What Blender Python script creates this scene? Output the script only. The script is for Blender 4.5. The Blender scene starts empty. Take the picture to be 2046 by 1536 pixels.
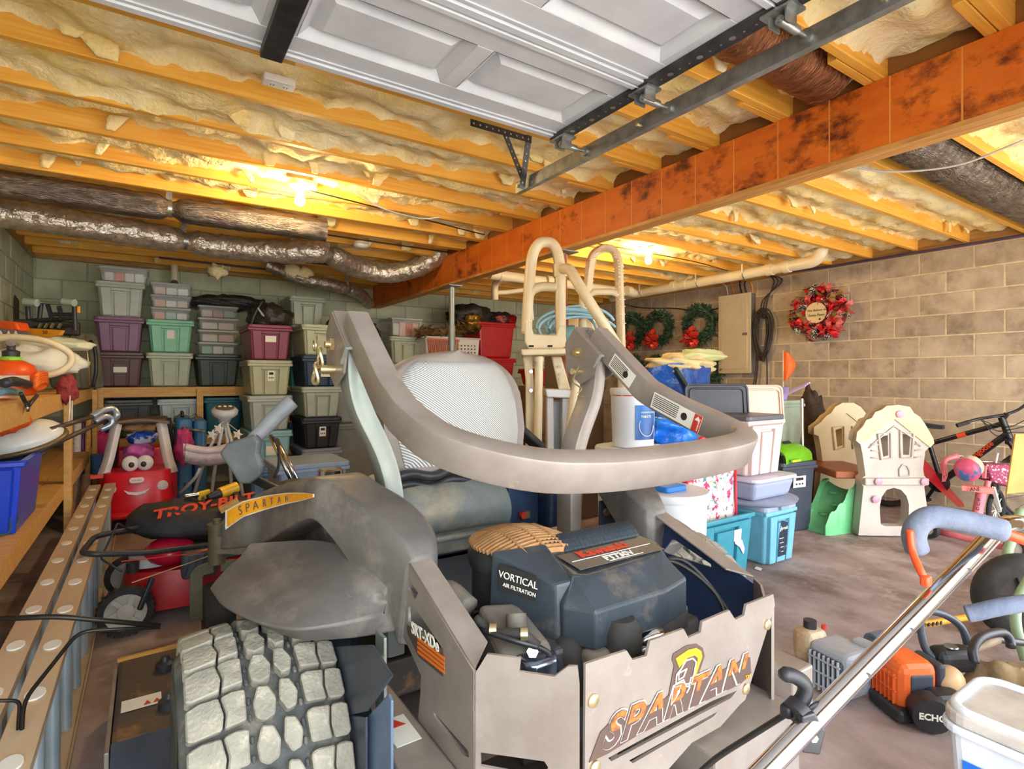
import bpy, bmesh, math, random
from mathutils import Vector as V, Matrix, noise
scene = bpy.context.scene
R = math.radians
random.seed(7)
# ------------------------------------------------------------------ camera
YAW = R(33.4)
SN, CS = math.sin(YAW), math.cos(YAW)
F, CX, CY, EYE = 1105.0, 1023.0, 755.0, 1.22
cam_data = bpy.data.cameras.new('camera')
cam_data.sensor_width = 36.0
cam_data.lens = 36.0 * F / 2046.0
cam_data.shift_y = -13.0 / 2046.0
cam_data.clip_start = 0.02
cam = bpy.data.objects.new('camera', cam_data)
cam.location = (0, 0, EYE)
cam.rotation_euler = (R(90), 0, -YAW)
scene.collection.objects.link(cam)
scene.camera = cam
# ------------------------------------------------------------------ world, sun, exposure
world = bpy.data.worlds.new('world')
scene.world = world
world.use_nodes = True
bg = world.node_tree.nodes['Background']
bg.inputs['Color'].default_value = (0.86, 0.93, 1.0, 1)
bg.inputs['Strength'].default_value = 4.0
sun_data = bpy.data.lights.new('sun', 'SUN')
sun_data.energy = 9.0
sun_data.angle = R(1.0)
sun_data.color = (1.0, 0.94, 0.86)
sun = bpy.data.objects.new('sun', sun_data)
sun.rotation_euler = (R(-24), R(30), 0)
scene.collection.objects.link(sun)
scene.view_settings.view_transform = 'Standard'
scene.view_settings.look = 'None'
scene.view_settings.gamma = 1.0
scene.view_settings.exposure = 1.2
scene.view_settings.use_curve_mapping = False
for nm, x0, x1, z1 in (('door_portal', -0.85, 1.75, 2.12), ('added_side_portal', 2.75, 6.2, 2.12)):  # the second is an unseen opening, added to bring daylight to the right side
    pd = bpy.data.lights.new(nm, 'AREA'); pd.shape = 'RECTANGLE'
    pd.size = x1 - x0; pd.size_y = z1; pd.cycles.is_portal = True
    po = bpy.data.objects.new(nm, pd); po.location = ((x0 + x1) / 2, -0.62, z1 / 2)
    po.rotation_euler = (R(90), 0, 0)
    scene.collection.objects.link(po)
# ------------------------------------------------------------------ measuring helpers (photo point + a known distance -> place in the room)
def place(r, d, z): return V((CS * r + SN * d, -SN * r + CS * d, z))
def at_d(px, py, d): return place((px - CX) / F * d, d, EYE - (py - CY) / F * d)
def at_z(px, py, z): return at_d(px, py, F * (EYE - z) / (py - CY))
def at_x(px, py, X): return at_d(px, py, X / (CS * (px - CX) / F + SN))
def at_y(px, py, Y): return at_d(px, py, Y / (CS - SN * (px - CX) / F))
# ------------------------------------------------------------------ materials
def lin(c):
    return tuple(((x / 255.0) / 12.92 if x / 255.0 <= 0.04045 else ((x / 255.0 + 0.055) / 1.055) ** 2.4) for x in c)
MATS = {}
def mat(name, col, rough=0.6, metal=0.0, col2=None, scale=6.0, bump=0.0, bscale=60.0, stretch=None, spec=0.5, trans=0.0, alpha=1.0, detail=6.0, lo=0.35, hi=0.65, emit=None, coat=0.0, sub=0.0):
    if name in MATS: return MATS[name]
    m = bpy.data.materials.new(name); m.use_nodes = True
    nt = m.node_tree; b = nt.nodes['Principled BSDF']; L = nt.links
    b.inputs['Base Color'].default_value = (*lin(col), 1)
    b.inputs['Roughness'].default_value = rough
    b.inputs['Metallic'].default_value = metal
    b.inputs['Specular IOR Level'].default_value = spec
    b.inputs['Transmission Weight'].default_value = trans
    b.inputs['Alpha'].default_value = alpha
    b.inputs['Coat Weight'].default_value = coat
    if emit:
        b.inputs['Emission Color'].default_value = (*lin(emit[0]), 1)
        b.inputs['Emission Strength'].default_value = emit[1]
    if col2 is not None or bump:
        tc = nt.nodes.new('ShaderNodeTexCoord')
        mp = nt.nodes.new('ShaderNodeMapping')
        if stretch: mp.inputs['Scale'].default_value = stretch
        L.new(tc.outputs['Object'], mp.inputs['Vector'])
    if col2 is not None:
        n = nt.nodes.new('ShaderNodeTexNoise'); n.inputs['Scale'].default_value = scale; n.inputs['Detail'].default_value = detail
        n.inputs['Roughness'].default_value = 0.62
        L.new(mp.outputs[0], n.inputs['Vector'])
        r = nt.nodes.new('ShaderNodeValToRGB')
        r.color_ramp.elements[0].position = lo; r.color_ramp.elements[1].position = hi
        r.color_ramp.elements[0].color = (*lin(col), 1); r.color_ramp.elements[1].color = (*lin(col2), 1)
        L.new(n.outputs['Fac'], r.inputs['Fac']); L.new(r.outputs['Color'], b.inputs['Base Color'])
    if bump:
        n2 = nt.nodes.new('ShaderNodeTexNoise'); n2.inputs['Scale'].default_value = bscale; n2.inputs['Detail'].default_value = 4
        L.new(mp.outputs[0], n2.inputs['Vector'])
        bp = nt.nodes.new('ShaderNodeBump'); bp.inputs['Strength'].default_value = bump; bp.inputs['Distance'].default_value = 0.02
        L.new(n2.outputs['Fac'], bp.inputs['Height']); L.new(bp.outputs['Normal'], b.inputs['Normal'])
    MATS[name] = m
    return m
def plastic(col, rough=0.45):
    return mat('plastic_%d_%d_%d' % col, col, rough, col2=tuple(int(x * 0.93) for x in col), scale=9)
def vary(m, amount=0.12, hue=0.0):
    """a little brightness difference from piece to piece (object random)"""
    nt = m.node_tree; b = nt.nodes['Principled BSDF']
    src = b.inputs['Base Color'].links[0].from_socket if b.inputs['Base Color'].links else None
    oi = nt.nodes.new('ShaderNodeObjectInfo'); mr = nt.nodes.new('ShaderNodeMapRange')
    mr.inputs['To Min'].default_value = 1 - amount; mr.inputs['To Max'].default_value = 1 + amount * 0.6
    nt.links.new(oi.outputs['Random'], mr.inputs['Value'])
    hs = nt.nodes.new('ShaderNodeHueSaturation')
    nt.links.new(mr.outputs[0], hs.inputs['Value'])
    if src: nt.links.new(src, hs.inputs['Color'])
    else: hs.inputs['Color'].default_value = b.inputs['Base Color'].default_value
    nt.links.new(hs.outputs['Color'], b.inputs['Base Color'])
    return m
def layer_noise(m, col, scale, lo, hi, stretch=None, voronoi=False):
    """a second stain or dirt colour over a material"""
    nt = m.node_tree; b = nt.nodes['Principled BSDF']
    src = b.inputs['Base Color'].links[0].from_socket if b.inputs['Base Color'].links else None
    tc = nt.nodes.new('ShaderNodeTexCoord'); mp = nt.nodes.new('ShaderNodeMapping')
    if stretch: mp.inputs['Scale'].default_value = stretch
    mp.inputs['Location'].default_value = (3.1, 7.7, 1.3)
    n = nt.nodes.new('ShaderNodeTexNoise'); n.inputs['Scale'].default_value = scale; n.inputs['Detail'].default_value = 8; n.inputs['Roughness'].default_value = 0.7
    r = nt.nodes.new('ShaderNodeMapRange'); r.inputs['From Min'].default_value = lo; r.inputs['From Max'].default_value = hi
    mx = nt.nodes.new('ShaderNodeMix'); mx.data_type = 'RGBA'
    nt.links.new(tc.outputs['Object'], mp.inputs['Vector']); nt.links.new(mp.outputs[0], n.inputs['Vector'])
    nt.links.new(n.outputs['Fac'], r.inputs['Value']); nt.links.new(r.outputs[0], mx.inputs['Factor'])
    if src: nt.links.new(src, mx.inputs['A'])
    else: mx.inputs['A'].default_value = b.inputs['Base Color'].default_value
    mx.inputs['B'].default_value = (*lin(col), 1)
    nt.links.new(mx.outputs['Result'], b.inputs['Base Color'])
    return m
def shuffle(m):
    """every piece gets its own stretch of the pattern"""
    nt = m.node_tree; oi = nt.nodes.new('ShaderNodeObjectInfo'); ml = nt.nodes.new('ShaderNodeMath'); ml.operation = 'MULTIPLY'; ml.inputs[1].default_value = 61.0
    cb = nt.nodes.new('ShaderNodeCombineXYZ'); nt.links.new(oi.outputs['Random'], ml.inputs[0])
    for k in range(3): nt.links.new(ml.outputs[0], cb.inputs[k])
    for n in nt.nodes:
        if n.type == 'MAPPING': nt.links.new(cb.outputs[0], n.inputs['Location'])
    return m
M = {}
M['floor'] = layer_noise(mat('floor_concrete', (180, 162, 158), 0.7, col2=(126, 106, 98), scale=2.2, bump=0.12, bscale=90, stretch=(1.0, 0.6, 1)), (92, 66, 40), 1.3, 0.52, 0.72)
layer_noise(M['floor'], (196, 180, 176), 5.0, 0.58, 0.78)
M['drive'] = mat('driveway_concrete', (205, 198, 188), 0.85, col2=(185, 178, 168), scale=3)
M['mortar'] = mat('mortar', (232, 212, 172), 0.9, col2=(206, 186, 148), scale=14)
M['block'] = layer_noise(mat('bare_block', (212, 192, 164), 0.92, col2=(180, 160, 136), scale=5, bump=0.35, bscale=260), (122, 102, 86), 3.0, 0.52, 0.80)
vary(M['block'], 0.16)
M['mortar_green'] = mat('mortar_painted', (168, 172, 146), 0.9, col2=(150, 154, 130), scale=14)
M['block_green'] = vary(mat('painted_block', (208, 210, 176), 0.9, col2=(184, 186, 152), scale=4, bump=0.3, bscale=200), 0.06)
M['joist'] = vary(mat('joist_pine', (246, 190, 84), 0.6, col2=(232, 162, 54), scale=4, stretch=(0.6, 14, 14), bump=0.08, bscale=40), 0.10)
for q_ in ('block', 'block_green', 'joist'): shuffle(M[q_])
M['subfloor'] = mat('subfloor', (150, 96, 40), 0.8, col2=(120, 74, 30), scale=3)
M['sill'] = mat('sill_board', (196, 150, 84), 0.7, col2=(160, 116, 60), scale=3, stretch=(1, 1, 10))
M['pine'] = mat('shelf_pine', (222, 176, 104), 0.6, col2=(204, 152, 78), scale=5, stretch=(1, 9, 9))
M['insul'] = mat('fibreglass', (252, 238, 194), 0.95, col2=(240, 208, 122), scale=3.4, bump=0.6, bscale=45, lo=0.38, hi=0.72, spec=0.1)
layer_noise(M['insul'], (214, 186, 138), 2.2, 0.54, 0.76)
M['beam'] = mat('beam_face', (224, 118, 30), 0.5, col2=(204, 96, 20), scale=2.5, stretch=(3, 1, 3))
layer_noise(M['beam'], (96, 32, 10), 1.1, 0.53, 0.66, stretch=(3, 3.4, 5.0))
M['beam_edge'] = mat('beam_edge', (222, 164, 92), 0.6, col2=(180, 120, 54), scale=8, stretch=(14, 0.5, 1))
M['door_white'] = mat('door_paint', (212, 214, 220), 0.5, col2=(196, 198, 206), scale=5, bump=0.04, bscale=200)
M['steel'] = mat('galvanised', (176, 178, 176), 0.38, metal=0.85, col2=(140, 142, 140), scale=18)
M['dark_steel'] = mat('dark_steel', (84, 84, 86), 0.45, metal=0.7, col2=(60, 60, 62), scale=14)
M['chrome'] = mat('chrome', (214, 214, 216), 0.14, metal=1.0)
M['zinc'] = mat('zinc_bolt', (226, 206, 160), 0.3, metal=0.9)
M['foil'] = mat('duct_foil', (226, 218, 204), 0.3, metal=0.75, bump=0.9, bscale=26, col2=(176, 166, 152), scale=20)
M['foil_dark'] = mat('duct_foil_dark', (140, 130, 122), 0.34, metal=0.85, bump=0.5, bscale=30, col2=(84, 76, 70), scale=9, stretch=(1, 5, 5))
M['foil_copper'] = mat('duct_foil_print', (176, 120, 84), 0.32, metal=0.8, bump=0.9, bscale=34, stretch=(4, 1, 1), col2=(120, 82, 56), scale=10)
M['pvc'] = mat('pvc_pipe', (238, 226, 196), 0.4, col2=(226, 210, 172), scale=4)
M['white'] = mat('white_plastic', (226, 224, 218), 0.4)
M['cream'] = mat('cream_plastic', (232, 220, 194), 0.42, col2=(216, 200, 170), scale=5)
M['black'] = mat('black_plastic', (34, 34, 38), 0.45, col2=(52, 52, 56), scale=8)
M['rubber'] = mat('black_rubber', (38, 37, 36), 0.8, col2=(62, 58, 54), scale=10)
M['cable'] = mat('cable_black', (30, 28, 28), 0.5)
M['purple_pipe'] = mat('cable_violet', (74, 62, 92), 0.5)
M['paper'] = mat('paper_label', (238, 234, 220), 0.7)
M['ink'] = mat('ink_dark', (40, 36, 36), 0.7)
M['red_ink'] = mat('ink_red', (206, 56, 32), 0.6)
M['bulb'] = mat('bulb_glass', (255, 240, 205), 0.3, emit=((255, 226, 170), 340.0))
M['fence_clear'] = mat('clear_plastic', (226, 228, 222), 0.2, alpha=0.26, spec=0.6)
# ------------------------------------------------------------------ mesh helpers
def frame_to(dirv, up=V((0, 0, 1))):
    t = dirv.normalized()
    if abs(t.dot(up)) > 0.97: up = V((0, 1, 0)) if abs(t.y) < 0.9 else V((1, 0, 0))
    s = t.cross(up).normalized()
    return s, s.cross(t).normalized(), t
class MB:
    def __init__(self): self.v = []; self.f = []
    def add(self, vs, fs):
        o = len(self.v)
        self.v += [V(p) for p in vs]; self.f += [tuple(i + o for i in q) for q in fs]
        return self
    def boxp(self, a, b):
        x0, y0, z0 = a; x1, y1, z1 = b
        return self.add([(x0, y0, z0), (x1, y0, z0), (x1, y1, z0), (x0, y1, z0), (x0, y0, z1), (x1, y0, z1), (x1, y1, z1), (x0, y1, z1)],
                        [(0, 3, 2, 1), (4, 5, 6, 7), (0, 1, 5, 4), (1, 2, 6, 5), (2, 3, 7, 6), (3, 0, 4, 7)])
    def box(self, c, s, rot=None):
        h = [x / 2 for x in s]
        vs = [V((sx * h[0], sy * h[1], sz * h[2])) for sz in (-1, 1) for sx, sy in ((-1, -1), (1, -1), (1, 1), (-1, 1))]
        if rot is not None: vs = [rot @ p for p in vs]
        c = V(c)
        return self.add([p + c for p in vs], [(0, 3, 2, 1), (4, 5, 6, 7), (0, 1, 5, 4), (1, 2, 6, 5), (2, 3, 7, 6), (3, 0, 4, 7)])
    def bar(self, p0, p1, w, h, up=V((0, 0, 1))):
        p0, p1 = V(p0), V(p1); s, u, t = frame_to(p1 - p0, up)
        vs = []
        for p in (p0, p1):
            for a, b in ((-1, -1), (1, -1), (1, 1), (-1, 1)): vs.append(p + s * a * w / 2 + u * b * h / 2)
        return self.add(vs, [(0, 1, 2, 3), (7, 6, 5, 4), (0, 4, 5, 1), (1, 5, 6, 2), (2, 6, 7, 3), (3, 7, 4, 0)])
    def frustum(self, c, bot, top, h):
        """tapered box standing on c: bottom size, top size, height"""
        x, y, z = c; a, b = bot; p, q = top
        return self.add([(x - a / 2, y - b / 2, z), (x + a / 2, y - b / 2, z), (x + a / 2, y + b / 2, z), (x - a / 2, y + b / 2, z),
                         (x - p / 2, y - q / 2, z + h), (x + p / 2, y - q / 2, z + h), (x + p / 2, y + q / 2, z + h), (x - p / 2, y + q / 2, z + h)],
                        [(0, 3, 2, 1), (4, 5, 6, 7), (0, 1, 5, 4), (1, 2, 6, 5), (2, 3, 7, 6), (3, 0, 4, 7)])
    def cyl(self, p0, p1, r0, r1=None, n=14, cap=True):
        r1 = r0 if r1 is None else r1
        p0, p1 = V(p0), V(p1); s, u, t = frame_to(p1 - p0)
        vs = []
        for p, r in ((p0, r0), (p1, r1)):
            vs += [p + (s * math.cos(2 * math.pi * i / n) + u * math.sin(2 * math.pi * i / n)) * r for i in range(n)]
        fs = [(i, (i + 1) % n, n + (i + 1) % n, n + i) for i in range(n)]
        if cap: fs += [tuple(reversed(range(n))), tuple(range(n, 2 * n))]
        return self.add(vs, fs)
    def sweep(self, pts, prof, closed=False, up=V((0, 0, 1)), scale=None, cap=True, fixed=None):
        """profile (list of 2d points) carried along a path; fixed = a constant side direction"""
        pts = [V(p) for p in pts]; n = len(pts); k = len(prof); vs = []; ps = None
        for i, p in enumerate(pts):
            a = pts[(i - 1) % n] if (closed or i > 0) else p
            b = pts[(i + 1) % n] if (closed or i < n - 1) else p
            t = (b - a).normalized()
            if fixed is not None:
                u = V(fixed); u = (u - t * u.dot(t)).normalized(); s = t.cross(u).normalized()
            elif ps is None:
                s, u, _ = frame_to(t, up)
            else:
                s = (ps - t * ps.dot(t)).normalized(); u = s.cross(t).normalized()
            ps = s
            sc = 1 if scale is None else scale[i]
            vs += [p + (s * x + u * y) * sc for x, y in prof]
        fs = []
        for i in range(n if closed else n - 1):
            j = (i + 1) % n
            for q in range(k):
                fs.append((i * k + q, i * k + (q + 1) % k, j * k + (q + 1) % k, j * k + q))
        if not closed and cap: fs += [tuple(reversed(range(k))), tuple(range((n - 1) * k, n * k))]
        return self.add(vs, fs)
    def tube(self, pts, r, n=8, closed=False, cap=True):
        rs = r if isinstance(r, (list, tuple)) else None
        prof = [(math.cos(2 * math.pi * i / n) * (1 if rs else r), math.sin(2 * math.pi * i / n) * (1 if rs else r)) for i in range(n)]
        return self.sweep(pts, prof, closed, scale=rs, cap=cap)
    def lathe(self, prof, c=(0, 0, 0), n=24, axis=V((0, 0, 1)), cap=True):
        c = V(c); s, u, t = frame_to(V(axis)); vs = []; k = len(prof)
        for r, h in prof:
            vs += [c + t * h + (s * math.cos(2 * math.pi * i / n) + u * math.sin(2 * math.pi * i / n)) * r for i in range(n)]
        fs = [(j * n + i, j * n + (i + 1) % n, (j + 1) * n + (i + 1) % n, (j + 1) * n + i) for j in range(k - 1) for i in range(n)]
        if cap: fs += [tuple(reversed(range(n))), tuple(range((k - 1) * n, k * n))]
        return self.add(vs, fs)
    def ell(self, c, r, n=14, m=9, rot=None, lump=0.0, seed=0.0):
        c = V(c); vs = []; fs = []
        for j in range(m + 1):
            th = math.pi * j / m
            for i in range(n):
                ph = 2 * math.pi * i / n
                d = V((math.sin(th) * math.cos(ph), math.sin(th) * math.sin(ph), math.cos(th)))
                k = 1 + lump * noise.noise(d * 2.3 + V((seed, seed * 1.7, 0))) if lump else 1
                p = V((d.x * r[0] * k, d.y * r[1] * k, d.z * r[2] * k))
                if rot is not None: p = rot @ p
                vs.append(c + p)
        for j in range(m):
            for i in range(n): fs.append((j * n + i, (j + 1) * n + i, (j + 1) * n + (i + 1) % n, j * n + (i + 1) % n))
        return self.add(vs, fs)
    def prism(self, poly, th, O, U, W):
        """2-d polygon in the frame O,U,W made th thick along U x W (centred)"""
        O, U, W = V(O), V(U).normalized(), V(W).normalized(); N = U.cross(W); k = len(poly)
        vs = [O + U * a + W * b - N * th / 2 for a, b in poly] + [O + U * a + W * b + N * th / 2 for a, b in poly]
        return self.add(vs, [tuple(reversed(range(k))), tuple(range(k, 2 * k))] + [(i, (i + 1) % k, k + (i + 1) % k, k + i) for i in range(k)])
    def grid(self, fn, nu, nv, closeu=False):
        vs = [fn(i / nu, j / nv) for j in range(nv + 1) for i in range(nu + 1)]
        fs = [(j * (nu + 1) + i, j * (nu + 1) + i + 1, (j + 1) * (nu + 1) + i + 1, (j + 1) * (nu + 1) + i) for j in range(nv) for i in range(nu)]
        return self.add(vs, fs)
    def slab(self, fn, nu, nv, th):
        """like grid but a closed sheet of thickness th (th may be a vector)"""
        th = V(th); top = [V(fn(i / nu, j / nv)) for j in range(nv + 1) for i in range(nu + 1)]
        o = len(top); w = nu + 1; vs = top + [p - th for p in top]; fs = []
        for j in range(nv):
            for i in range(nu):
                q = (j * w + i, j * w + i + 1, (j + 1) * w + i + 1, (j + 1) * w + i)
                fs += [q, tuple(o + x for x in reversed(q))]
        rim = [i for i in range(w)] + [j * w + nu for j in range(1, nv + 1)] + [nv * w + i for i in range(nu - 1, -1, -1)] + [j * w for j in range(nv - 1, 0, -1)]
        for a, b in zip(rim, rim[1:] + rim[:1]): fs.append((b, a, o + a, o + b))
        return self.add(vs, fs)
    def rbox(self, c, s, r=0.01, seg=2): 
        """box with rounded vertical edges"""
        x, y, z = c; hx, hy, hz = s[0] / 2, s[1] / 2, s[2] / 2; poly = rrect(hx * 2, hy * 2, r, seg)
        return self.prism(poly, s[2], (x, y, z), (1, 0, 0), (0, 1, 0))
    def mesh(self, name, origin=V((0, 0, 0)), fix=True, smooth=None):
        me = bpy.data.meshes.new(name)
        me.from_pydata([p - origin for p in self.v], [], self.f)
        if fix:
            bm = bmesh.new(); bm.from_mesh(me); bmesh.ops.recalc_face_normals(bm, faces=bm.faces); bm.to_mesh(me); bm.free()
        if smooth is not None:
            me.shade_smooth()
            if smooth < 180: me.set_sharp_from_angle(angle=R(smooth))
        return me
    def build(self, name, m, parent=None, smooth=40, bevel=0.0, seg=2, local=False, fix=True):
        """local=True: coordinates are already in the parent's frame"""
        org = V((0, 0, 0))
        if parent is not None and not local: org = origin_of(parent)
        me = self.mesh(name, org, fix, smooth)
        me.materials.append(m if not isinstance(m, str) else M[m])
        return put(name, me, parent, bevel, seg)
def origin_of(o):
    p = V((0, 0, 0))
    while o is not None: p += V(o.location); o = o.parent
    return p
def put(name, me, parent=None, bevel=0.0, seg=2):
    o = bpy.data.objects.new(name, me); scene.collection.objects.link(o)
    if parent is not None: o.parent = parent
    if bevel:
        md = o.modifiers.new('bevel', 'BEVEL'); md.width = bevel; md.segments = seg; md.limit_method = 'ANGLE'; md.angle_limit = R(38)
    return o
def rrect(w, h, r, seg=3, cx=0.0, cy=0.0):
    r = min(r, w / 2, h / 2); out = []
    for sx, sy, a0 in ((1, 1, 0), (-1, 1, 90), (-1, -1, 180), (1, -1, 270)):
        for i in range(seg + 1):
            a = R(a0 + 90 * i / seg)
            out.append((cx + sx * (w / 2 - r) + r * math.cos(a), cy + sy * (h / 2 - r) + r * math.sin(a)))
    return out
def circ(r, n=16, cx=0, cy=0): return [(cx + r * math.cos(2 * math.pi * i / n), cy + r * math.sin(2 * math.pi * i / n)) for i in range(n)]
def spline(pts, n=6, closed=False):
    """smooth curve through points"""
    P = [V(p) for p in pts]; out = []; m = len(P)
    for i in range(m if closed else m - 1):
        p0 = P[(i - 1) % m] if closed or i > 0 else P[i] * 2 - P[i + 1]
        p1 = P[i]; p2 = P[(i + 1) % m]
        p3 = P[(i + 2) % m] if closed or i < m - 2 else p2 * 2 - p1
        for k in range(n):
            t = k / n
            out.append(0.5 * ((2 * p1) + (p2 - p0) * t + (2 * p0 - 5 * p1 + 4 * p2 - p3) * t * t + (3 * p1 - p0 - 3 * p2 + p3) * t ** 3))
    if not closed: out.append(P[-1].copy())
    return out
def fillet(pts, r, n=5, closed=False):
    """polyline with its corners rounded off"""
    P = [V(p) for p in pts]; m = len(P); out = []
    for i in range(m):
        if not closed and i in (0, m - 1): out.append(P[i]); continue
        a, b, c = P[i - 1], P[i], P[(i + 1) % m]
        ra = min(r, (a - b).length * 0.48, (c - b).length * 0.48)
        p, q = b + (a - b).normalized() * ra, b + (c - b).normalized() * ra
        for k in range(n + 1):
            t = k / n
            out.append(p * (1 - t) ** 2 + b * 2 * t * (1 - t) + q * t * t)
    return out
# ------------------------------------------------------------------ scene-object helpers
def thing(name, label, cat, loc=(0, 0, 0), rotz=0.0, group=None):
    o = bpy.data.objects.new(name, None); scene.collection.objects.link(o)
    o.empty_display_size = 0.05
    o.location = loc; o.rotation_euler = (0, 0, rotz)
    return tag(o, label, cat, group)
def tag(o, label, cat, group=None):
    o['label'] = label; o['category'] = cat
    if group: o['group'] = group
    return o
def struct(o, label=None):
    o['kind'] = 'structure'
    if label: o['label'] = label
    return o
def copy_thing(root, loc, rotz, label, group=None):
    r = root.copy(); scene.collection.objects.link(r); r.location = loc; r.rotation_euler = (0, 0, rotz); r['label'] = label
    if group: r['group'] = group
    for ch in list(root.children):
        c = ch.copy(); scene.collection.objects.link(c); c.parent = r
        for g in ch.children:
            d = g.copy(); scene.collection.objects.link(d); d.parent = c
    return r
def curve_mesh(cu, name, mtx):
    ob = bpy.data.objects.new('tmp', cu); scene.collection.objects.link(ob)
    dg = bpy.context.evaluated_depsgraph_get()
    me = bpy.data.meshes.new_from_object(ob.evaluated_get(dg))
    bpy.data.objects.remove(ob); bpy.data.curves.remove(cu)
    me.name = name; me.transform(mtx)
    return me
def basis(O, U, W):
    U, W = V(U).normalized(), V(W); W = (W - U * W.dot(U)).normalized(); N = U.cross(W)
    return Matrix(((U.x, W.x, N.x, O[0]), (U.y, W.y, N.y, O[1]), (U.z, W.z, N.z, O[2]), (0, 0, 0, 1)))
def plate(name, outer, holes, th, O, U, W, m, parent, bevel=0.0):
    """flat sheet with cut-outs, th thick, drawn in the frame O,U,W"""
    cu = bpy.data.curves.new(name, 'CURVE'); cu.dimensions = '2D'; cu.fill_mode = 'BOTH'; cu.extrude = th / 2
    for poly in [outer] + list(holes):
        sp = cu.splines.new('POLY'); sp.points.add(len(poly) - 1); sp.use_cyclic_u = True
        for q, (a, b) in zip(sp.points, poly): q.co = (a, b, 0, 1)
    me = curve_mesh(cu, name, Matrix.Translation(-origin_of(parent)) @ basis(O, U, W))
    me.materials.clear(); me.materials.append(m if not isinstance(m, str) else M[m])
    return put(name, me, parent, bevel)
def text(name, body, size, O, U, W, m, parent, th=0.0006, shear=0.0, bold=0.0, align='LEFT', space=1.0):
    cu = bpy.data.curves.new(name, 'FONT'); cu.body = body; cu.size = size; cu.extrude = th; cu.shear = shear; cu.offset = bold; cu.align_x = align
    cu.space_character = space; cu.resolution_u = 3
    me = curve_mesh(cu, name, Matrix.Translation(-origin_of(parent)) @ basis(O, U, W))
    me.materials.clear(); me.materials.append(m if not isinstance(m, str) else M[m])
    return put(name, me, parent)
# ================================================================== THE ROOM
XL, XR, YB, YF, WALLTOP, JB, JT = -0.97, 6.35, 7.35, -0.55, 2.44, 2.475, 2.71
struct(MB().boxp((XL - 0.3, YF - 0.25, -0.15), (XR + 0.3, YB + 0.3, 0.0)).build('floor', 'floor', smooth=None))
struct(MB().boxp((-14, -22, -0.2), (18, YF - 0.25, -0.02)).build('floor_driveway', 'drive', smooth=None))
def block_wall(name, horiz, fixed, h0, h1, face, course0, courses, bl, phase, mwall, mblk, sgn):
    """mortar slab with its blocks as pieces; horiz = 'x' or 'y' running direction; sgn = side the face looks to"""
    c = 0.2032
    b = MB()
    a0, a1 = fixed - sgn * 0.004, fixed - sgn * 0.2
    if horiz == 'y': b.boxp((min(a0, a1), h0, 0), (max(a0, a1), h1 + 0.19, WALLTOP))
    else: b.boxp((h0, min(a0, a1), 0), (h1, max(a0, a1), WALLTOP))
    w = struct(b.build(name, mwall, smooth=None))
    meshes = {}
    def blk(L):
        k = round(L, 3)
        if k not in meshes:
            q = MB(); L2 = L - 0.013; t = 0.022
            if horiz == 'y': q.box((-sgn * t / 2, 0, 0), (t, L2, c - 0.013))
            else: q.box((0, -sgn * t / 2, 0), (L2, t, c - 0.013))
            me = q.mesh('block'); bm = bmesh.new(); bm.from_mesh(me)
            bmesh.ops.bevel(bm, geom=list(bm.edges), offset=0.003, segments=1, affect='EDGES'); bm.to_mesh(me); bm.free()
            me.materials.append(M[mblk]); meshes[k] = me
        return meshes[k]
    for r in range(course0, course0 + courses):
        s = phase + (bl / 2 if r % 2 else 0)
        s -= math.ceil((s - h0) / bl) * bl
        while s < h1 - 0.02:
            p, q = max(s, h0), min(s + bl, h1)
            if q - p > 0.05:
                o = put('block', blk(q - p), w)
                jit = random.uniform(0, 0.0025)
                o.location = (fixed - sgn * jit, (p + q) / 2, (r + 0.5) * c) if horiz == 'y' else ((p + q) / 2, fixed - sgn * jit, (r + 0.5) * c)
            s += bl
    return w
block_wall('wall_right', 'y', XR, 0.2, YB, 0, 0, 12, 0.434, 2.122, 'mortar', 'block', -1)
block_wall('wall_back', 'x', YB, XL, XR, 0, 4, 8, 0.42, 0.1, 'mortar_green', 'block_green', -1)
block_wall('wall_left', 'y', XL, 3.0, YB, 0, 5, 7, 0.42, 0.2, 'mortar_green', 'block_green', 1)
struct(MB().boxp((XL - 0.2, YF - 0.2, 0), (XL - 0.006, 3.0, WALLTOP)).build('wall_left_near', 'mortar_green', smooth=None))
struct(MB().boxp((XR, YF - 0.2, 0), (XR + 0.2, 0.2, WALLTOP)).build('wall_right_near', 'mortar', smooth=None))
fw = MB().boxp((XL - 0.2, YF - 0.2, 2.12), (XR + 0.2, YF, JT))
fw.boxp((XL - 0.2, YF - 0.2, 0), (-0.85, YF, 2.12)).boxp((1.75, YF - 0.2, 0), (2.75, YF, 2.12)).boxp((6.2, YF - 0.2, 0), (XR + 0.2, YF, 2.12))  # gap on the right: unseen opening, added to light the right bay
struct(fw.build('wall_front', 'mortar', smooth=None))
# sill boards on top of the walls
struct(MB().boxp((XR - 0.02, 0.2, WALLTOP), (XR + 0.2, YB, JB)).build('trim_1', 'sill', smooth=None))
struct(MB().boxp((XL - 0.02, YB - 0.03, WALLTOP), (XR, YB + 0.2, JB)).build('trim_2', 'sill', smooth=None))
struct(MB().boxp((XL - 0.2, YF, WALLTOP), (XL + 0.02, YB, JB)).build('trim_3', 'sill', smooth=None))
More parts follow.
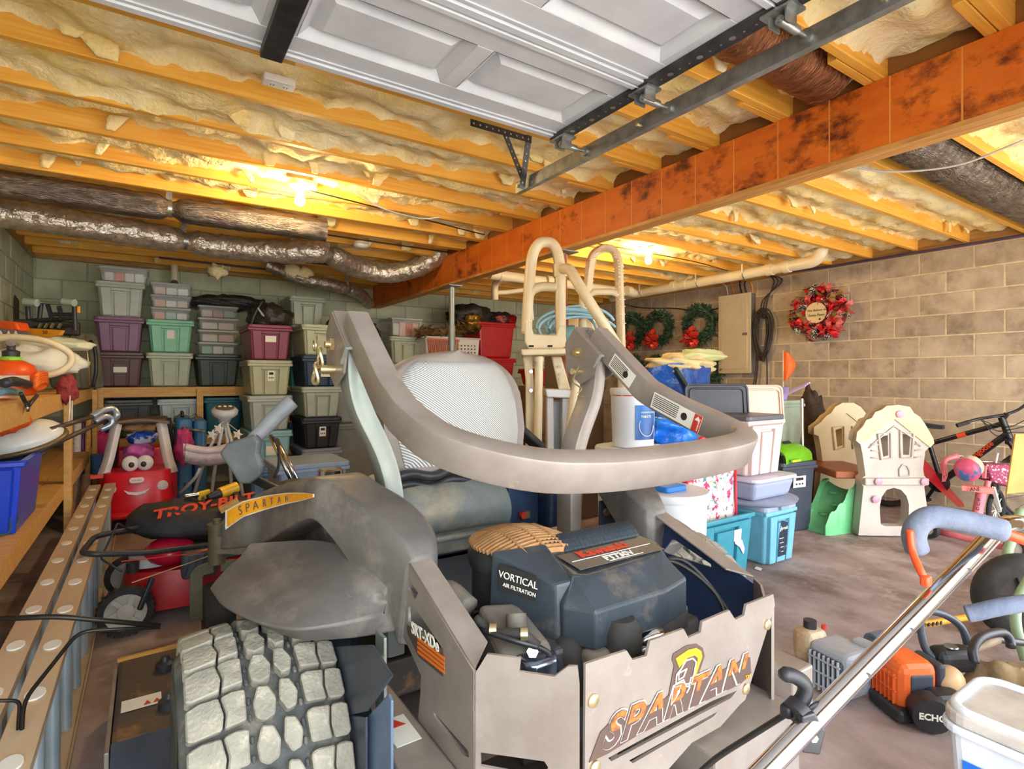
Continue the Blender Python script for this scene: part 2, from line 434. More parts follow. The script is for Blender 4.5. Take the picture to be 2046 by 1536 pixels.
# ceiling: subfloor, joists, rim boards, insulation
ceil = struct(MB().boxp((XL - 0.3, YF - 0.25, JT), (XR + 0.3, YB + 0.3, JT + 0.15)).build('ceiling', 'subfloor', smooth=None))
MB().boxp((XL, YB - 0.04, JB), (XR, YB + 0.02, JT)).build('rim_board', 'sill', ceil, smooth=None)
MB().boxp((XR - 0.01, YF, JB), (XR + 0.04, YB, JT)).build('rim_board', 'sill', ceil, smooth=None)
MB().boxp((XL - 0.04, YF, JB), (XL + 0.01, YB, JT)).build('rim_board', 'sill', ceil, smooth=None)
BX = 2.57
JY = [0.683 + 0.41 * k for k in range(-2, 17)]
def joist_mesh(x0, x1):
    q = MB().boxp((x0, -0.019, JB), (x1, 0.019, JT)); me = q.mesh('joist')
    me.materials.append(M['joist']); return me
jl, jr = joist_mesh(XL + 0.01, BX + 0.34), joist_mesh(BX - 0.30, XR - 0.01)
for i, y in enumerate(JY):
    o = put('joist', jl, ceil, 0.003, 1); o.location = (0, y, 0)
    o = put('joist', jr, ceil, 0.003, 1); o.location = (0, y + 0.042, 0)
def batt(x0, x1, y0, y1, seed, sparse):
    nx, ny = int((x1 - x0) / 0.022), 11
    def fn(u, v):
        x = x0 + (x1 - x0) * u; y = y0 + (y1 - y0) * v
        big = noise.noise(V((x * 0.9 + seed, seed * 3.1, 0.3)))
        mid = noise.noise(V((x * 3.0, y * 5.0, seed)))
        rag = noise.noise(V((x * 11.0, seed * 2.0, 4.0))) * 0.6 + noise.noise(V((x * 34.0, seed, 9.0))) * 0.4
        z = 2.605 - 0.075 * math.sin(math.pi * min(1, v * 1.15)) + 0.05 * mid + 0.03 * noise.noise(V((x * 9, y * 12, seed + 5))) + 0.012 * noise.noise(V((x * 24, y * 26, seed + 8)))
        far = max(0.0, (v - 0.45) / 0.55) ** 1.5
        drop = 0.04 + 0.095 * max(-0.35, big + 0.15) + 0.034 * rag
        z -= far * max(0.0, drop) * (1.0 - 0.6 * sparse)
        z += sparse * 0.05 * max(0.0, noise.noise(V((x * 1.7, seed, 2.0))))
        return (x, y, max(z, 2.43))
    b = MB().grid(fn, nx, ny)
    rnd = random.Random(int(seed * 97))
    for k in range((int(5 * (1 - sparse)) + 1) if x0 < 1 else 2):          # torn tongues that hang down
        x = rnd.uniform(x0 + 0.1, x1 - 0.1); w = rnd.uniform(0.05, 0.16); L = rnd.uniform(0.05, 0.11); yy = y1 - rnd.uniform(0.008, 0.05)
        tilt = rnd.uniform(-0.5, 0.5)
        def tg(u, v, x=x, w=w, L=L, yy=yy, tilt=tilt):
            ww = w * (1 - 0.55 * v) * (1 + 0.35 * noise.noise(V((u * 3, v * 4, x))))
            return (x + (u - 0.5) * ww + tilt * L * v, yy - 0.02 * math.sin(v * 2.2) + 0.012 * noise.noise(V((u * 4, v * 3, x + 4))), 2.575 - L * v)
        b.slab(tg, 4, 6, (0, 0.012, 0))
    o = b.build('insulation_batt', 'insul', ceil, smooth=180, fix=False)
    return o
blkm = MB().boxp((BX + 0.035, -0.185, JB), (BX + 0.07, 0.185, JT)).mesh('blocking'); blkm.materials.append(M['subfloor'])
for i in range(len(JY) - 1):
    y0, y1 = JY[i] + 0.019, JY[i + 1] - 0.019
    sp = 0.0 if y0 < 4.2 else 0.75
    if y1 > 0.4: batt(XL + 0.02 if y1 > 1.6 else 1.5, BX - 0.06 if y0 > 4.2 else BX + 0.03, y0, y1, 1.37 * i + 0.5, sp)
    if not (1.05 < y0 < 1.2): batt(BX + 0.09, XR - 0.02, y0 + 0.042, y1 + 0.042, 2.11 * i + 40.5, 0.0 if y0 < 4.6 else 0.5)
for i in range(len(JY) - 1): put('blocking', blkm, ceil).location = (0, JY[i] + 0.205, 0)
# loose yellow scraps near the back
for k, (px, py) in enumerate(((610, 545), (435, 541), (655, 437), (585, 540))):
    p = at_y(px, py, 6.2 if k != 2 else 4.7)
    o = MB().ell(p, (0.09, 0.05, 0.06), 12, 8, lump=0.7, seed=k * 3.3).build('insulation_scrap', 'insul', ceil, smooth=180)
# ------------------------------------------------------------------ timber beam on steel posts
bt = thing('support_beam', 'long orange-red laminated timber beam with dark stains under the joists', 'beam', (BX, 3.0, 2.17))
nt = M['beam'].node_tree                                   # pale scarf lines across the veneer
tc = nt.nodes.new('ShaderNodeTexCoord'); sx = nt.nodes.new('ShaderNodeSeparateXYZ'); nt.links.new(tc.outputs['Object'], sx.inputs[0])
m1 = nt.nodes.new('ShaderNodeMath'); m1.operation = 'MULTIPLY'; m1.inputs[1].default_value = 4.1; nt.links.new(sx.outputs['Y'], m1.inputs[0])
m2 = nt.nodes.new('ShaderNodeMath'); m2.operation = 'FRACT'; nt.links.new(m1.outputs[0], m2.inputs[0])
m3 = nt.nodes.new('ShaderNodeMath'); m3.operation = 'LESS_THAN'; m3.inputs[1].default_value = 0.025; nt.links.new(m2.outputs[0], m3.inputs[0])
mx = nt.nodes.new('ShaderNodeMix'); mx.data_type = 'RGBA'; bb = nt.nodes['Principled BSDF']
nt.links.new(bb.inputs['Base Color'].links[0].from_socket, mx.inputs['A']); mx.inputs['B'].default_value = (*lin((226, 150, 70)), 1)
nt.links.new(m3.outputs[0], mx.inputs['Factor']); nt.links.new(mx.outputs['Result'], bb.inputs['Base Color'])
for k, x in enumerate((BX, BX + 0.046)):
    MB().boxp((x, YF, 2.19), (x + 0.044, YB - 0.005, JB - 0.002)).build('ply', 'beam', bt, smooth=None)
MB().boxp((BX - 0.004, YF, 2.17), (BX + 0.046, YB - 0.005, 2.19)).build('bottom_strip', 'beam_edge', bt, smooth=None)
MB().boxp((BX + 0.049, YF, 2.17), (BX + 0.094, YB - 0.005, 2.19)).build('bottom_strip', 'beam_edge', bt, smooth=None)
def post(x, y, m, lab):
    t = thing('steel_post', lab, 'post', (x, y, 0))
    MB().cyl((x, y, 0.012), (x, y, 1.75), 0.038, n=20).build('outer_tube', m, t)
    MB().cyl((x, y, 1.75), (x, y, 2.15), 0.030, n=20).build('inner_tube', m, t)
    MB().boxp((x - 0.075, y - 0.09, 2.158), (x + 0.075, y + 0.09, 2.168)).build('top_plate', 'steel', t)
    MB().boxp((x - 0.08, y - 0.08, 0.0), (x + 0.08, y + 0.08, 0.012)).build('base_plate', 'steel', t)
    MB().cyl((x, y, 2.10), (x, y, 2.158), 0.018, n=10).build('screw', 'steel', t)
post(BX + 0.045, 5.09, mat('post_steel', (150, 158, 158), 0.4, metal=0.6), 'grey steel jack post holding up the beam behind the mower seat')
post(BX + 0.05, 3.27, mat('post_red', (160, 84, 48), 0.55), 'rust-red steel jack post under the beam behind the pool ladder')
# ------------------------------------------------------------------ overhead garage door
DZ, DX1, DX0, DY1, SEC = 2.30, 1.555, -0.92, 1.975, 0.533
gd = thing('garage_door', 'white panelled overhead garage door rolled up under the joists', 'garage door', (0.3, 1.0, DZ))
cols = [(-0.77, -0.27), (-0.21, 0.29), (0.395, 0.895), (0.96, 1.465)]
for s in range(4):
    ya, yb = DY1 - SEC * (s + 1) + 0.004, DY1 - SEC * s - 0.004
    ph0, ph1 = ya + 0.115, yb - 0.135
    b = MB()
    b.boxp((DX0, ya, DZ), (DX1, ph0, DZ + 0.045)).boxp((DX0, ph1, DZ), (DX1, yb, DZ + 0.045))
    xs = [DX0] + [q for c in cols for q in c] + [DX1]
    for k in range(0, len(xs), 2): b.boxp((xs[k], ph0, DZ), (xs[k + 1], ph1, DZ + 0.045))
    b.boxp((DX0, ya - 0.001, DZ - 0.012), (DX1, ya + 0.022, DZ)).boxp((DX0, yb - 0.03, DZ - 0.010), (DX1, yb, DZ))   # folded lips along the joint
    b.boxp((DX0, yb - 0.052, DZ - 0.005), (DX1, yb - 0.04, DZ))
    so = b.build('section', 'door_white', gd, smooth=None, bevel=0.003, seg=1)
    for x0, x1 in cols:
        q = MB(); t = 0.032
        a = [(x0, ph0, DZ), (x1, ph0, DZ), (x1, ph1, DZ), (x0, ph1, DZ)]
        c = [(x0 + t, ph0 + t, DZ + 0.028), (x1 - t, ph0 + t, DZ + 0.028), (x1 - t, ph1 - t, DZ + 0.028), (x0 + t, ph1 - t, DZ + 0.028)]
        e = [(x0 + 2 * t, ph0 + 1.9 * t, DZ + 0.008), (x1 - 2 * t, ph0 + 1.9 * t, DZ + 0.008), (x1 - 2 * t, ph1 - 1.9 * t, DZ + 0.008), (x0 + 2 * t, ph1 - 1.9 * t, DZ + 0.008)]
        q.add(a + c + e, [(i, (i + 1) % 4, 4 + (i + 1) % 4, 4 + i) for i in range(4)] + [(4 + i, 4 + (i + 1) % 4, 8 + (i + 1) % 4, 8 + i) for i in range(4)] + [(8, 9, 10, 11)])
        q.build('panel', 'door_white', so, smooth=None)
    # end stile with its holes, centre stile
    st = MB().boxp((DX1 - 0.055, ya + 0.002, DZ - 0.016), (DX1 + 0.006, yb - 0.002, DZ - 0.001)).build('end_stile', 'dark_steel', so, smooth=None)
    hb = MB()
    for k in range(12):
        yy = ya + 0.03 + k * 0.041
        hb.cyl((DX1 - 0.025, yy, DZ - 0.0165), (DX1 - 0.025, yy, DZ - 0.0172), 0.011 if k % 3 == 0 else 0.004, n=10)
    hb.build('rivet', 'steel', so)
    for xx in (0.342, -0.86):
        MB().boxp((xx - 0.035, ya + 0.002, DZ - 0.03), (xx + 0.035, yb - 0.002, DZ - 0.001)).build('centre_stile', 'dark_steel', so, smooth=None, bevel=0.004)
for yy in (DY1 - 0.05, DY1 - SEC, DY1 - 2 * SEC, DY1 - 3 * SEC):
    b = MB().boxp((DX1 - 0.05, yy - 0.05, DZ - 0.026), (DX1 + 0.02, yy + 0.05, DZ - 0.017)).boxp((DX1 - 0.04, yy - 0.028, DZ - 0.06), (DX1 + 0.012, yy - 0.022, DZ - 0.02)).boxp((DX1 - 0.04, yy + 0.022, DZ - 0.06), (DX1 + 0.012, yy + 0.028, DZ - 0.02))
    h = b.build('hinge', 'steel', gd, smooth=None)
    MB().cyl((DX1 - 0.035, yy, DZ - 0.045), (DX1 + 0.115, yy, DZ - 0.045), 0.0075, n=10).build('roller_stem', 'steel', h)
    MB().cyl((DX1 - 0.03, yy, DZ - 0.045), (DX1 + 0.06, yy, DZ - 0.045), 0.014, n=12).build('roller_sleeve', 'steel', h)
    MB().lathe([(0.006, -0.012), (0.022, -0.010), (0.023, 0), (0.022, 0.010), (0.006, 0.012)], (DX1 + 0.115, yy, DZ - 0.045), 16, (1, 0, 0)).build('roller_wheel', 'steel', h)
tr = thing('door_track', 'galvanised roller track hanging beside the raised garage door', 'track', (1.69, 1.2, 2.25))
TX = 1.672
prof = [(0.0, 0.03), (0.0, -0.03), (0.03, -0.03), (0.03, -0.024), (0.004, -0.024), (0.004, 0.024), (0.03, 0.024), (0.03, 0.03)]
path = [(TX, 2.50, 2.252), (TX, 0.1, 2.252)] + [(TX, 0.1 - 0.35 * math.sin(R(a)), 2.252 - 0.35 * (1 - math.cos(R(a)))) for a in (20, 45, 70, 90)] + [(TX, -0.25, 0.1)]
MB().sweep(path, [(-a, b) for a, b in prof], fixed=V((0, 0.0001, 1)) if False else None).build('rail', 'steel', tr, smooth=None)
MB().boxp((TX - 0.004, 2.40, 2.278), (TX + 0.036, 2.50, 2.284)).build('end_flange', 'steel', tr)
for yy in (2.47, 1.6, 0.7):
    MB().cyl((TX + 0.0, yy, 2.252), (TX - 0.012, yy, 2.252), 0.008, n=6).build('bolt', 'zinc', tr)
br = thing('track_hanger', 'perforated steel angle bracket screwed under a joist beside the door track', 'bracket', (1.6, 2.43, 2.44))
def perf(p0, p1, w, name):
    p0, p1 = V(p0), V(p1); L = (p1 - p0).length; n = int(L / 0.036)
    s, u, t = frame_to(p1 - p0, V((0, 1, 0)))
    holes = [circ(0.0055, 8, 0.018 + k * 0.036, 0) for k in range(n)]
    plate(name, [(0, -w / 2), (L, -w / 2), (L, w / 2), (0, w / 2)], holes, 0.003, p0, t, s, 'dark_steel', br)
perf((1.30, 2.335, 2.452), (1.66, 2.335, 2.452), 0.034, 'top_angle')
perf((1.645, 2.335, 2.472), (1.645, 2.40, 2.215), 0.034, 'drop_angle')
perf((1.50, 2.338, 2.445), (1.642, 2.39, 2.27), 0.030, 'brace')
# ------------------------------------------------------------------ ducts
def duct(name, lab, pts, r, m, wr=0.10, seed=1.0, step=0.018, straps=()):
    t = thing(name, lab, 'duct', V(pts[0]))
    cur = spline(pts, 10)
    L = [0.0]
    for a, b in zip(cur, cur[1:]): L.append(L[-1] + (b - a).length)
    n = max(8, int(L[-1] / step)); P = []; j = 0
    for k in range(n + 1):
        d = L[-1] * k / n
        while j < len(L) - 2 and L[j + 1] < d: j += 1
        f = (d - L[j]) / max(1e-6, L[j + 1] - L[j]); P.append(cur[j].lerp(cur[j + 1], min(1, f)))
    rr = []
    for k in range(n + 1):
        q = r * (1 + wr * 0.35 * math.sin(k * 1.9) * (0.4 + abs(noise.noise(V((k * 0.13, seed, 0))))))
        for sd in straps:
            q *= 1 - 0.42 * math.exp(-((k / n - sd) * L[-1] / 0.045) ** 2)
        rr.append(q)
    b = MB().tube(P, rr, 22)
    for i, p in enumerate(b.v):
        c = P[min(n, i // 22)]; d = p - c
        b.v[i] = c + d * (1 + wr * noise.noise(p * 19 + V((seed, 0, 0))) + wr * 0.7 * noise.noise(p * 47))
    b.build('sleeve', m, t, smooth=60, fix=False)
    for sd in straps:
        k = int(sd * n); c = P[k]
        MB().cyl(P[max(0, k - 1)], P[min(n, k + 1)], r * 0.68, n=18).build('strap', 'steel', t)
        MB().bar(c + V((0, 0, r * 0.6)), V((c.x, c.y, JB + 0.03)), 0.035, 0.003, V((0, 1, 0))).build('hanger_strap', 'steel', t)
    return t
duct('flex_duct', 'dark straight insulated duct crossing the left ceiling near the bulb', [(-0.96, 4.40, 2.37), (0.1, 4.40, 2.365), (1.15, 4.36, 2.36)], 0.085, 'foil_dark', 0.05, 2.0, straps=(0.52,))
duct('flex_duct', 'crinkled bright silver flexible duct sagging across the left ceiling to the beam',
     [(-0.96, 5.15, 2.37), (-0.1, 5.25, 2.36), (0.5, 5.35, 2.35), (1.0, 5.25, 2.345), (1.35, 5.2, 2.37), (1.75, 5.45, 2.32), (2.1, 5.45, 2.30), (2.4, 5.30, 2.40), (2.56, 5.24, 2.53)], 0.10, 'foil', 0.11, 3.0, straps=(0.33, 0.64))
duct('flex_duct', 'thin silver flexible duct dipping to the far end of the beam', [(1.1, 6.55, 2.46), (1.45, 6.5, 2.34), (1.9, 6.6, 2.30), (2.25, 6.9, 2.28), (2.45, 7.15, 2.2)], 0.07, 'foil', 0.10, 5.0, straps=(0.6,))
duct('flex_duct', 'coppery foil duct running between joists beside the door track', [(1.3, 1.29, 2.60), (1.9, 1.29, 2.575), (2.53, 1.29, 2.575)], 0.125, 'foil_copper', 0.06, 7.0)
duct('flex_duct', 'dark foil-wrapped duct in the joists at top right', [(2.68, 1.33, 2.575), (3.6, 1.33, 2.55), (4.8, 1.33, 2.53), (6.3, 1.33, 2.55)], 0.14, 'foil_dark', 0.07, 9.0)
tag(MB().tube(spline([(3.35, 1.62, 2.455), (3.55, 1.45, 2.40), (3.75, 1.2, 2.40), (3.85, 0.95, 2.47)], 8), 0.006, 8).build('grey_hose', mat('grey_hose', (190, 182, 176), 0.5), smooth=180), 'thin grey hose looping below the dark duct at top right', 'hose')
# ------------------------------------------------------------------ pipes
def elbow(b, a, c, d, r): b.tube(fillet([a, c, d], 0.12, 7), r, 14)
PX = 5.62; PZ = 2.375
t = thing('drain_pipe', 'long white plastic drain pipe hung along the right wall', 'pipe', (PX, 4.2, PZ))
MB().cyl((PX, 3.18, PZ + 0.02), (PX, 5.9, PZ), 0.057, n=20).build('pipe', 'pvc', t)
MB().tube(fillet([(PX, 3.2, PZ + 0.02), (PX, 2.93, PZ + 0.02), (PX + 0.01, 2.89, 2.62)], 0.14, 8), 0.060, 18).build('elbow', 'pvc', t)
for yy in (3.23, 3.42, 4.55, 4.72): MB().cyl((PX, yy, PZ + 0.018), (PX, yy + 0.07, PZ + 0.018), 0.066, n=20).build('coupling', 'pvc', t)
for yy in (3.75, 4.38, 5.3):
    MB().tube([(PX + 0.064 * math.cos(a), yy, PZ + 0.016 + 0.064 * math.sin(a)) for a in [R(x) for x in range(-180, 1, 20)]], 0.006, 6).build('hanger_strap', 'steel', t)
    MB().bar((PX - 0.064, yy, PZ + 0.016), (PX - 0.064, yy, JB + 0.02), 0.004, 0.02, V((0, 1, 0))).build('hanger_strap', 'cream', t)
MB().cyl((PX, 4.60, PZ + 0.03), (PX + 0.12, 4.52, 2.56), 0.03, n=14).build('branch', 'pvc', t)
t = thing('drain_pipe', 'white drain pipe crossing behind the pool ladder to the beam', 'pipe', (4.2, 5.2, 2.345))
MB().cyl((3.12, 5.18, 2.355), (5.42, 5.3, 2.36), 0.055, n=18).build('pipe', 'pvc', t)
for xx in (3.25, 3.9, 5.2): MB().cyl((xx, 5.19, 2.356), (xx + 0.08, 5.19, 2.356), 0.064, n=18).build('coupling', 'pvc', t)
MB().tube(fillet([(5.3, 5.29, 2.36), (5.46, 5.3, 2.36), (5.55, 5.4, 2.37)], 0.1, 6), 0.06, 16).build('elbow', 'pvc', t)
MB().tube(fillet([(3.3, 5.18, 2.34), (3.32, 5.4, 2.30), (3.34, 5.42, 2.12)], 0.08, 6), 0.04, 14).build('trap', 'pvc', t)
MB().tube(fillet([(3.34, 5.42, 2.20), (3.5, 5.43, 2.22), (3.95, 5.42, 2.31)], 0.08, 6), 0.028, 12).build('branch', 'pvc', t)
t = thing('cleanout_pipe', 'short white capped drain stub high on the back wall above the totes', 'pipe', (0, 7.2, 2.35))
p = at_y(348, 535, 7.2)
MB().cyl((p.x, 7.2, 2.28), (p.x, 7.2, 2.47), 0.035, n=16).build('pipe', 'pvc', t)
MB().cyl((p.x, 7.2, 2.24), (p.x, 7.2, 2.30), 0.055, n=16).build('fitting', 'pvc', t)
MB().cyl((p.x, 7.13, 2.262), (p.x, 7.20, 2.262), 0.04, n=14).build('plug', 'black', t)
# cables and thin pipes under the joists
def cable(name, lab, pts, r, m, cat='cable', n=8):
    return tag(MB().tube(spline(pts, n), r, 6).build(name, m, smooth=180), lab, cat)
cable('violet_pipe', 'thin violet water line running under the left joists near the back wall', [(-0.9, 6.0, 2.46), (0.3, 6.05, 2.44), (1.4, 6.1, 2.45), (2.3, 6.1, 2.45)], 0.011, 'purple_pipe', 'pipe')
cable('violet_pipe', 'short violet water line nearest the top of the back wall', [(0.1, 6.7, 2.45), (1.0, 6.65, 2.43), (1.5, 6.7, 2.45)], 0.011, 'purple_pipe', 'pipe')
cable('violet_pipe', 'violet conduit running along the top of the right block wall', [(6.28, 0.4, 2.445), (6.28, 1.8, 2.445), (6.28, 3.2, 2.45), (6.26, 3.6, 2.46)], 0.014, 'purple_pipe', 'pipe')
cable('wire_run', 'twisted wire pair stapled under the joists beside the dark duct', [(-0.9, 4.75, 2.45), (0.4, 4.78, 2.44), (1.6, 4.85, 2.45), (2.5, 4.9, 2.46)], 0.007, 'cable')
cable('wire_run', 'black wire strung under the joists right of the ceiling bulb', [(0.85, 3.78, 2.46), (1.6, 3.95, 2.462), (2.45, 4.15, 2.465)], 0.005, 'cable')
cable('wire_run', 'white wire looped loosely under the joists right of the ceiling bulb', [(1.15, 3.65, 2.46), (1.4, 3.8, 2.43), (1.75, 3.95, 2.45), (1.9, 3.9, 2.47)], 0.006, 'white')
cable('wire_run', 'black wire from the right bulb to the right wall pipe', [(3.0, 3.85, 2.468), (4.1, 3.84, 2.462), (4.9, 3.86, 2.462), (5.5, 3.9, 2.44)], 0.005, 'cable')
cable('wire_run', 'dark cable drooping behind the wreaths to the breaker box', [(5.9, 6.2, 2.40), (6.3, 6.0, 2.3), (6.337, 5.35, 2.22), (6.337, 4.9, 2.13), (6.337, 4.58, 2.15)], 0.008, 'cable')
# ------------------------------------------------------------------ lamps
def lamp(x, y, lab):
    t = thing('ceiling_bulb', lab, 'lamp', (x, y, JB), group='bare ceiling bulbs')
    MB().lathe([(0.062, 0), (0.064, -0.006), (0.055, -0.014), (0.036, -0.022), (0.030, -0.034), (0.024, -0.036)], (x, y, JB), 22).build('porcelain_base', 'white', t, smooth=60)
    MB().lathe([(0.014, -0.034), (0.015, -0.05), (0.022, -0.066), (0.030, -0.084), (0.032, -0.100), (0.028, -0.118), (0.016, -0.130), (0.003, -0.133)], (x, y, JB), 20).build('bulb', 'bulb', t, smooth=180)
    MB().cyl((x, y, JB - 0.034), (x, y, JB - 0.052), 0.0145, n=14).build('screw_base', 'steel', t)
    return t
lamp(0.83, 3.77, 'lit bare bulb in a porcelain holder on the left joists')
lamp(4.13, 3.815, 'lit bare bulb in a porcelain holder right of the beam')
p = at_z(557, 158, 2.47)
t = thing('ceiling_outlet', 'white double electrical outlet fixed under a joist by the garage door', 'outlet', p)
MB().rbox(p + V((0, 0, -0.012)), (0.125, 0.062, 0.03), 0.006).build('cover_plate', 'white', t, bevel=0.003)
for dx in (-0.026, 0.026):
    q = MB().prism(rrect(0.034, 0.03, 0.013, 4), 0.004, p + V((dx, 0, -0.028)), (1, 0, 0), (0, 1, 0)).build('socket', 'white', t)
    MB().box(p + V((dx - 0.006, 0, -0.0305)), (0.003, 0.009, 0.001)).box(p + V((dx + 0.006, 0, -0.0305)), (0.003, 0.009, 0.001)).build('slot', 'ink', q)
p = at_z(722, 494, 2.43)
t = thing('smoke_alarm', 'round white smoke alarm under the joists left of the beam', 'smoke alarm', p)
MB().lathe([(0.066, 0.045), (0.07, 0.03), (0.068, 0.01), (0.05, -0.005), (0.01, -0.008)], p, 22).build('case', 'white', t)
MB().lathe([(0.071, 0.022), (0.072, 0.025), (0.071, 0.028)], p, 22).build('vent_ring', 'cream', t)
# ================================================================== ZERO-TURN MOWER (nose towards the back wall)
def at_plane(px, py, P0, N):
    o = V((0, 0, EYE)); dv = at_d(px, py, 1.0) - o; N = V(N)
    return o + dv * ((V(P0) - o).dot(N) / dv.dot(N))
XC = 0.936
bronze = layer_noise(mat('mower_bronze', (158, 147, 138), 0.42, metal=0.2, col2=(140, 128, 119), scale=7, bump=0.02, bscale=300), (186, 170, 152), 16, 0.62, 0.80)
shadepaint = layer_noise(mat('mower_shade_paint', (74, 80, 92), 0.45, metal=0.3, col2=(58, 64, 78), scale=8), (140, 128, 112), 14, 0.62, 0.85)  # bronze paint again, with shade and sky reflection put into the colour
fendmat = layer_noise(mat('fender_plastic', (104, 99, 95), 0.5, col2=(84, 80, 78), scale=5, bump=0.05, bscale=220), (158, 146, 132), 5.0, 0.5, 0.85)
layer_noise(fendmat, (196, 186, 170), 26, 0.68, 0.76, stretch=(1, 0.25, 3))
tyre = layer_noise(mat('tyre_rubber', (66, 70, 72), 0.85, col2=(92, 92, 88), scale=9, bump=0.15, bscale=120), (150, 142, 126), 9, 0.5, 0.75)
lugm = layer_noise(mat('tyre_lug', (164, 158, 142), 0.9, col2=(136, 132, 120), scale=12, bump=0.3, bscale=130), (196, 188, 168), 30, 0.55, 0.75)
engm = layer_noise(mat('engine_plastic', (58, 66, 74), 0.42, col2=(46, 54, 62), scale=8, bump=0.04, bscale=300), (132, 116, 98), 7, 0.55, 0.85)
tanm = mat('dusty_plastic', (130, 118, 104), 0.7, col2=(96, 90, 84), scale=8)
seatborder = mat('seat_border', (150, 138, 128), 0.6, col2=(132, 120, 112), scale=6)
seatgrey = layer_noise(mat('seat_grey', (128, 134, 132), 0.5, col2=(100, 108, 108), scale=5), (188, 172, 140), 4, 0.5, 0.8)
strapm = mat('strap_plate', (158, 164, 156), 0.42, metal=0.3, col2=(138, 146, 138), scale=6)
olive = mat('caster_olive', (122, 116, 92), 0.5, metal=0.2, col2=(98, 92, 70), scale=7)
mesh_fab = mat('seat_mesh', (168, 168, 164), 0.55)
nt = mesh_fab.node_tree; tc = nt.nodes.new('ShaderNodeTexCoord'); wv = nt.nodes.new('ShaderNodeTexWave'); wv.inputs['Scale'].default_value = 62; wv.bands_direction = 'DIAGONAL'
rp = nt.nodes.new('ShaderNodeValToRGB'); rp.color_ramp.elements[0].color = (*lin((118, 120, 118)), 1); rp.color_ramp.elements[1].color = (*lin((226, 224, 220)), 1)
nt.links.new(tc.outputs['Object'], wv.inputs['Vector']); nt.links.new(wv.outputs['Fac'], rp.inputs['Fac']); nt.links.new(rp.outputs[0], nt.nodes['Principled BSDF'].inputs['Base Color'])
bpn = nt.nodes.new('ShaderNodeBump'); bpn.inputs['Strength'].default_value = 0.4; bpn.inputs['Distance'].default_value = 0.004
nt.links.new(wv.outputs['Fac'], bpn.inputs['Height']); nt.links.new(bpn.outputs[0], nt.nodes['Principled BSDF'].inputs['Normal'])
yellow = mat('decal_yellow', (240, 168, 30), 0.5, col2=(228, 146, 24), scale=30)
orange = mat('decal_orange', (238, 120, 36), 0.5)
brown = mat('decal_brown', (92, 72, 64), 0.5)
mow = thing('riding_mower', 'large bronze zero-turn riding mower with folded roll bar seen from behind', 'mower', (XC, 1.44, 0))
def mir(p): return V((2 * XC - p[0], p[1], p[2]))
# ---- rear tyres
TYC, TZC, TR = 1.44, 0.315, 0.315
def lugpoly():
    """tread pieces of one pitch, (across 0..1, along in pitches)"""
    return [
        [(0.00, 0.06), (0.04, 0.00), (0.20, 0.06), (0.215, 0.40), (0.19, 0.88), (0.08, 0.90), (0.0, 0.80)],
        [(0.215, 0.07), (0.345, 0.12), (0.35, 0.90), (0.27, 0.94), (0.205, 0.88), (0.23, 0.42)],
        [(0.40, 0.10), (0.45, -0.04), (0.52, 0.06), (0.535, 0.46), (0.50, 0.80), (0.43, 0.88), (0.39, 0.46)],
        [(0.555, 0.40), (0.60, 0.06), (0.66, 0.12), (0.68, 0.50), (0.64, 0.86), (0.575, 0.92)],
        [(0.725, 0.12), (0.865, 0.06), (0.855, 0.42), (0.875, 0.88), (0.76, 0.94), (0.715, 0.88)],
        [(0.88, 0.05), (0.97, 0.00), (1.0, 0.08), (1.0, 0.80), (0.95, 0.88), (0.89, 0.88), (0.87, 0.42)],
        [(0.360, 0.10), (0.385, 0.08), (0.385, 0.28), (0.360, 0.30)],
        [(0.360, 0.55), (0.385, 0.53), (0.385, 0.74), (0.360, 0.76)],
        [(0.685, 0.12), (0.71, 0.10), (0.71, 0.32), (0.685, 0.34)],
        [(0.685, 0.58), (0.71, 0.56), (0.71, 0.78), (0.685, 0.80)],
    ]
NP = 25
def lugmesh(poly, x0, w, hi):
    vs, k = [], len(poly); pitch = 2 * math.pi / NP
    for r in (TR - 0.032, hi):
        for a, s in poly:
            crown = 0.014 * (2 * (a - 0.5)) ** 2
            sh = 0.0 if r > TR - 0.02 else 0.0
            ang = s * pitch
            rr = r - crown
            vs.append(V((x0 + a * w, -rr * math.cos(ang), rr * math.sin(ang))))
    return vs, [tuple(reversed(range(k))), tuple(range(k, 2 * k))] + [(i, (i + 1) % k, k + (i + 1) % k, k + i) for i in range(k)]
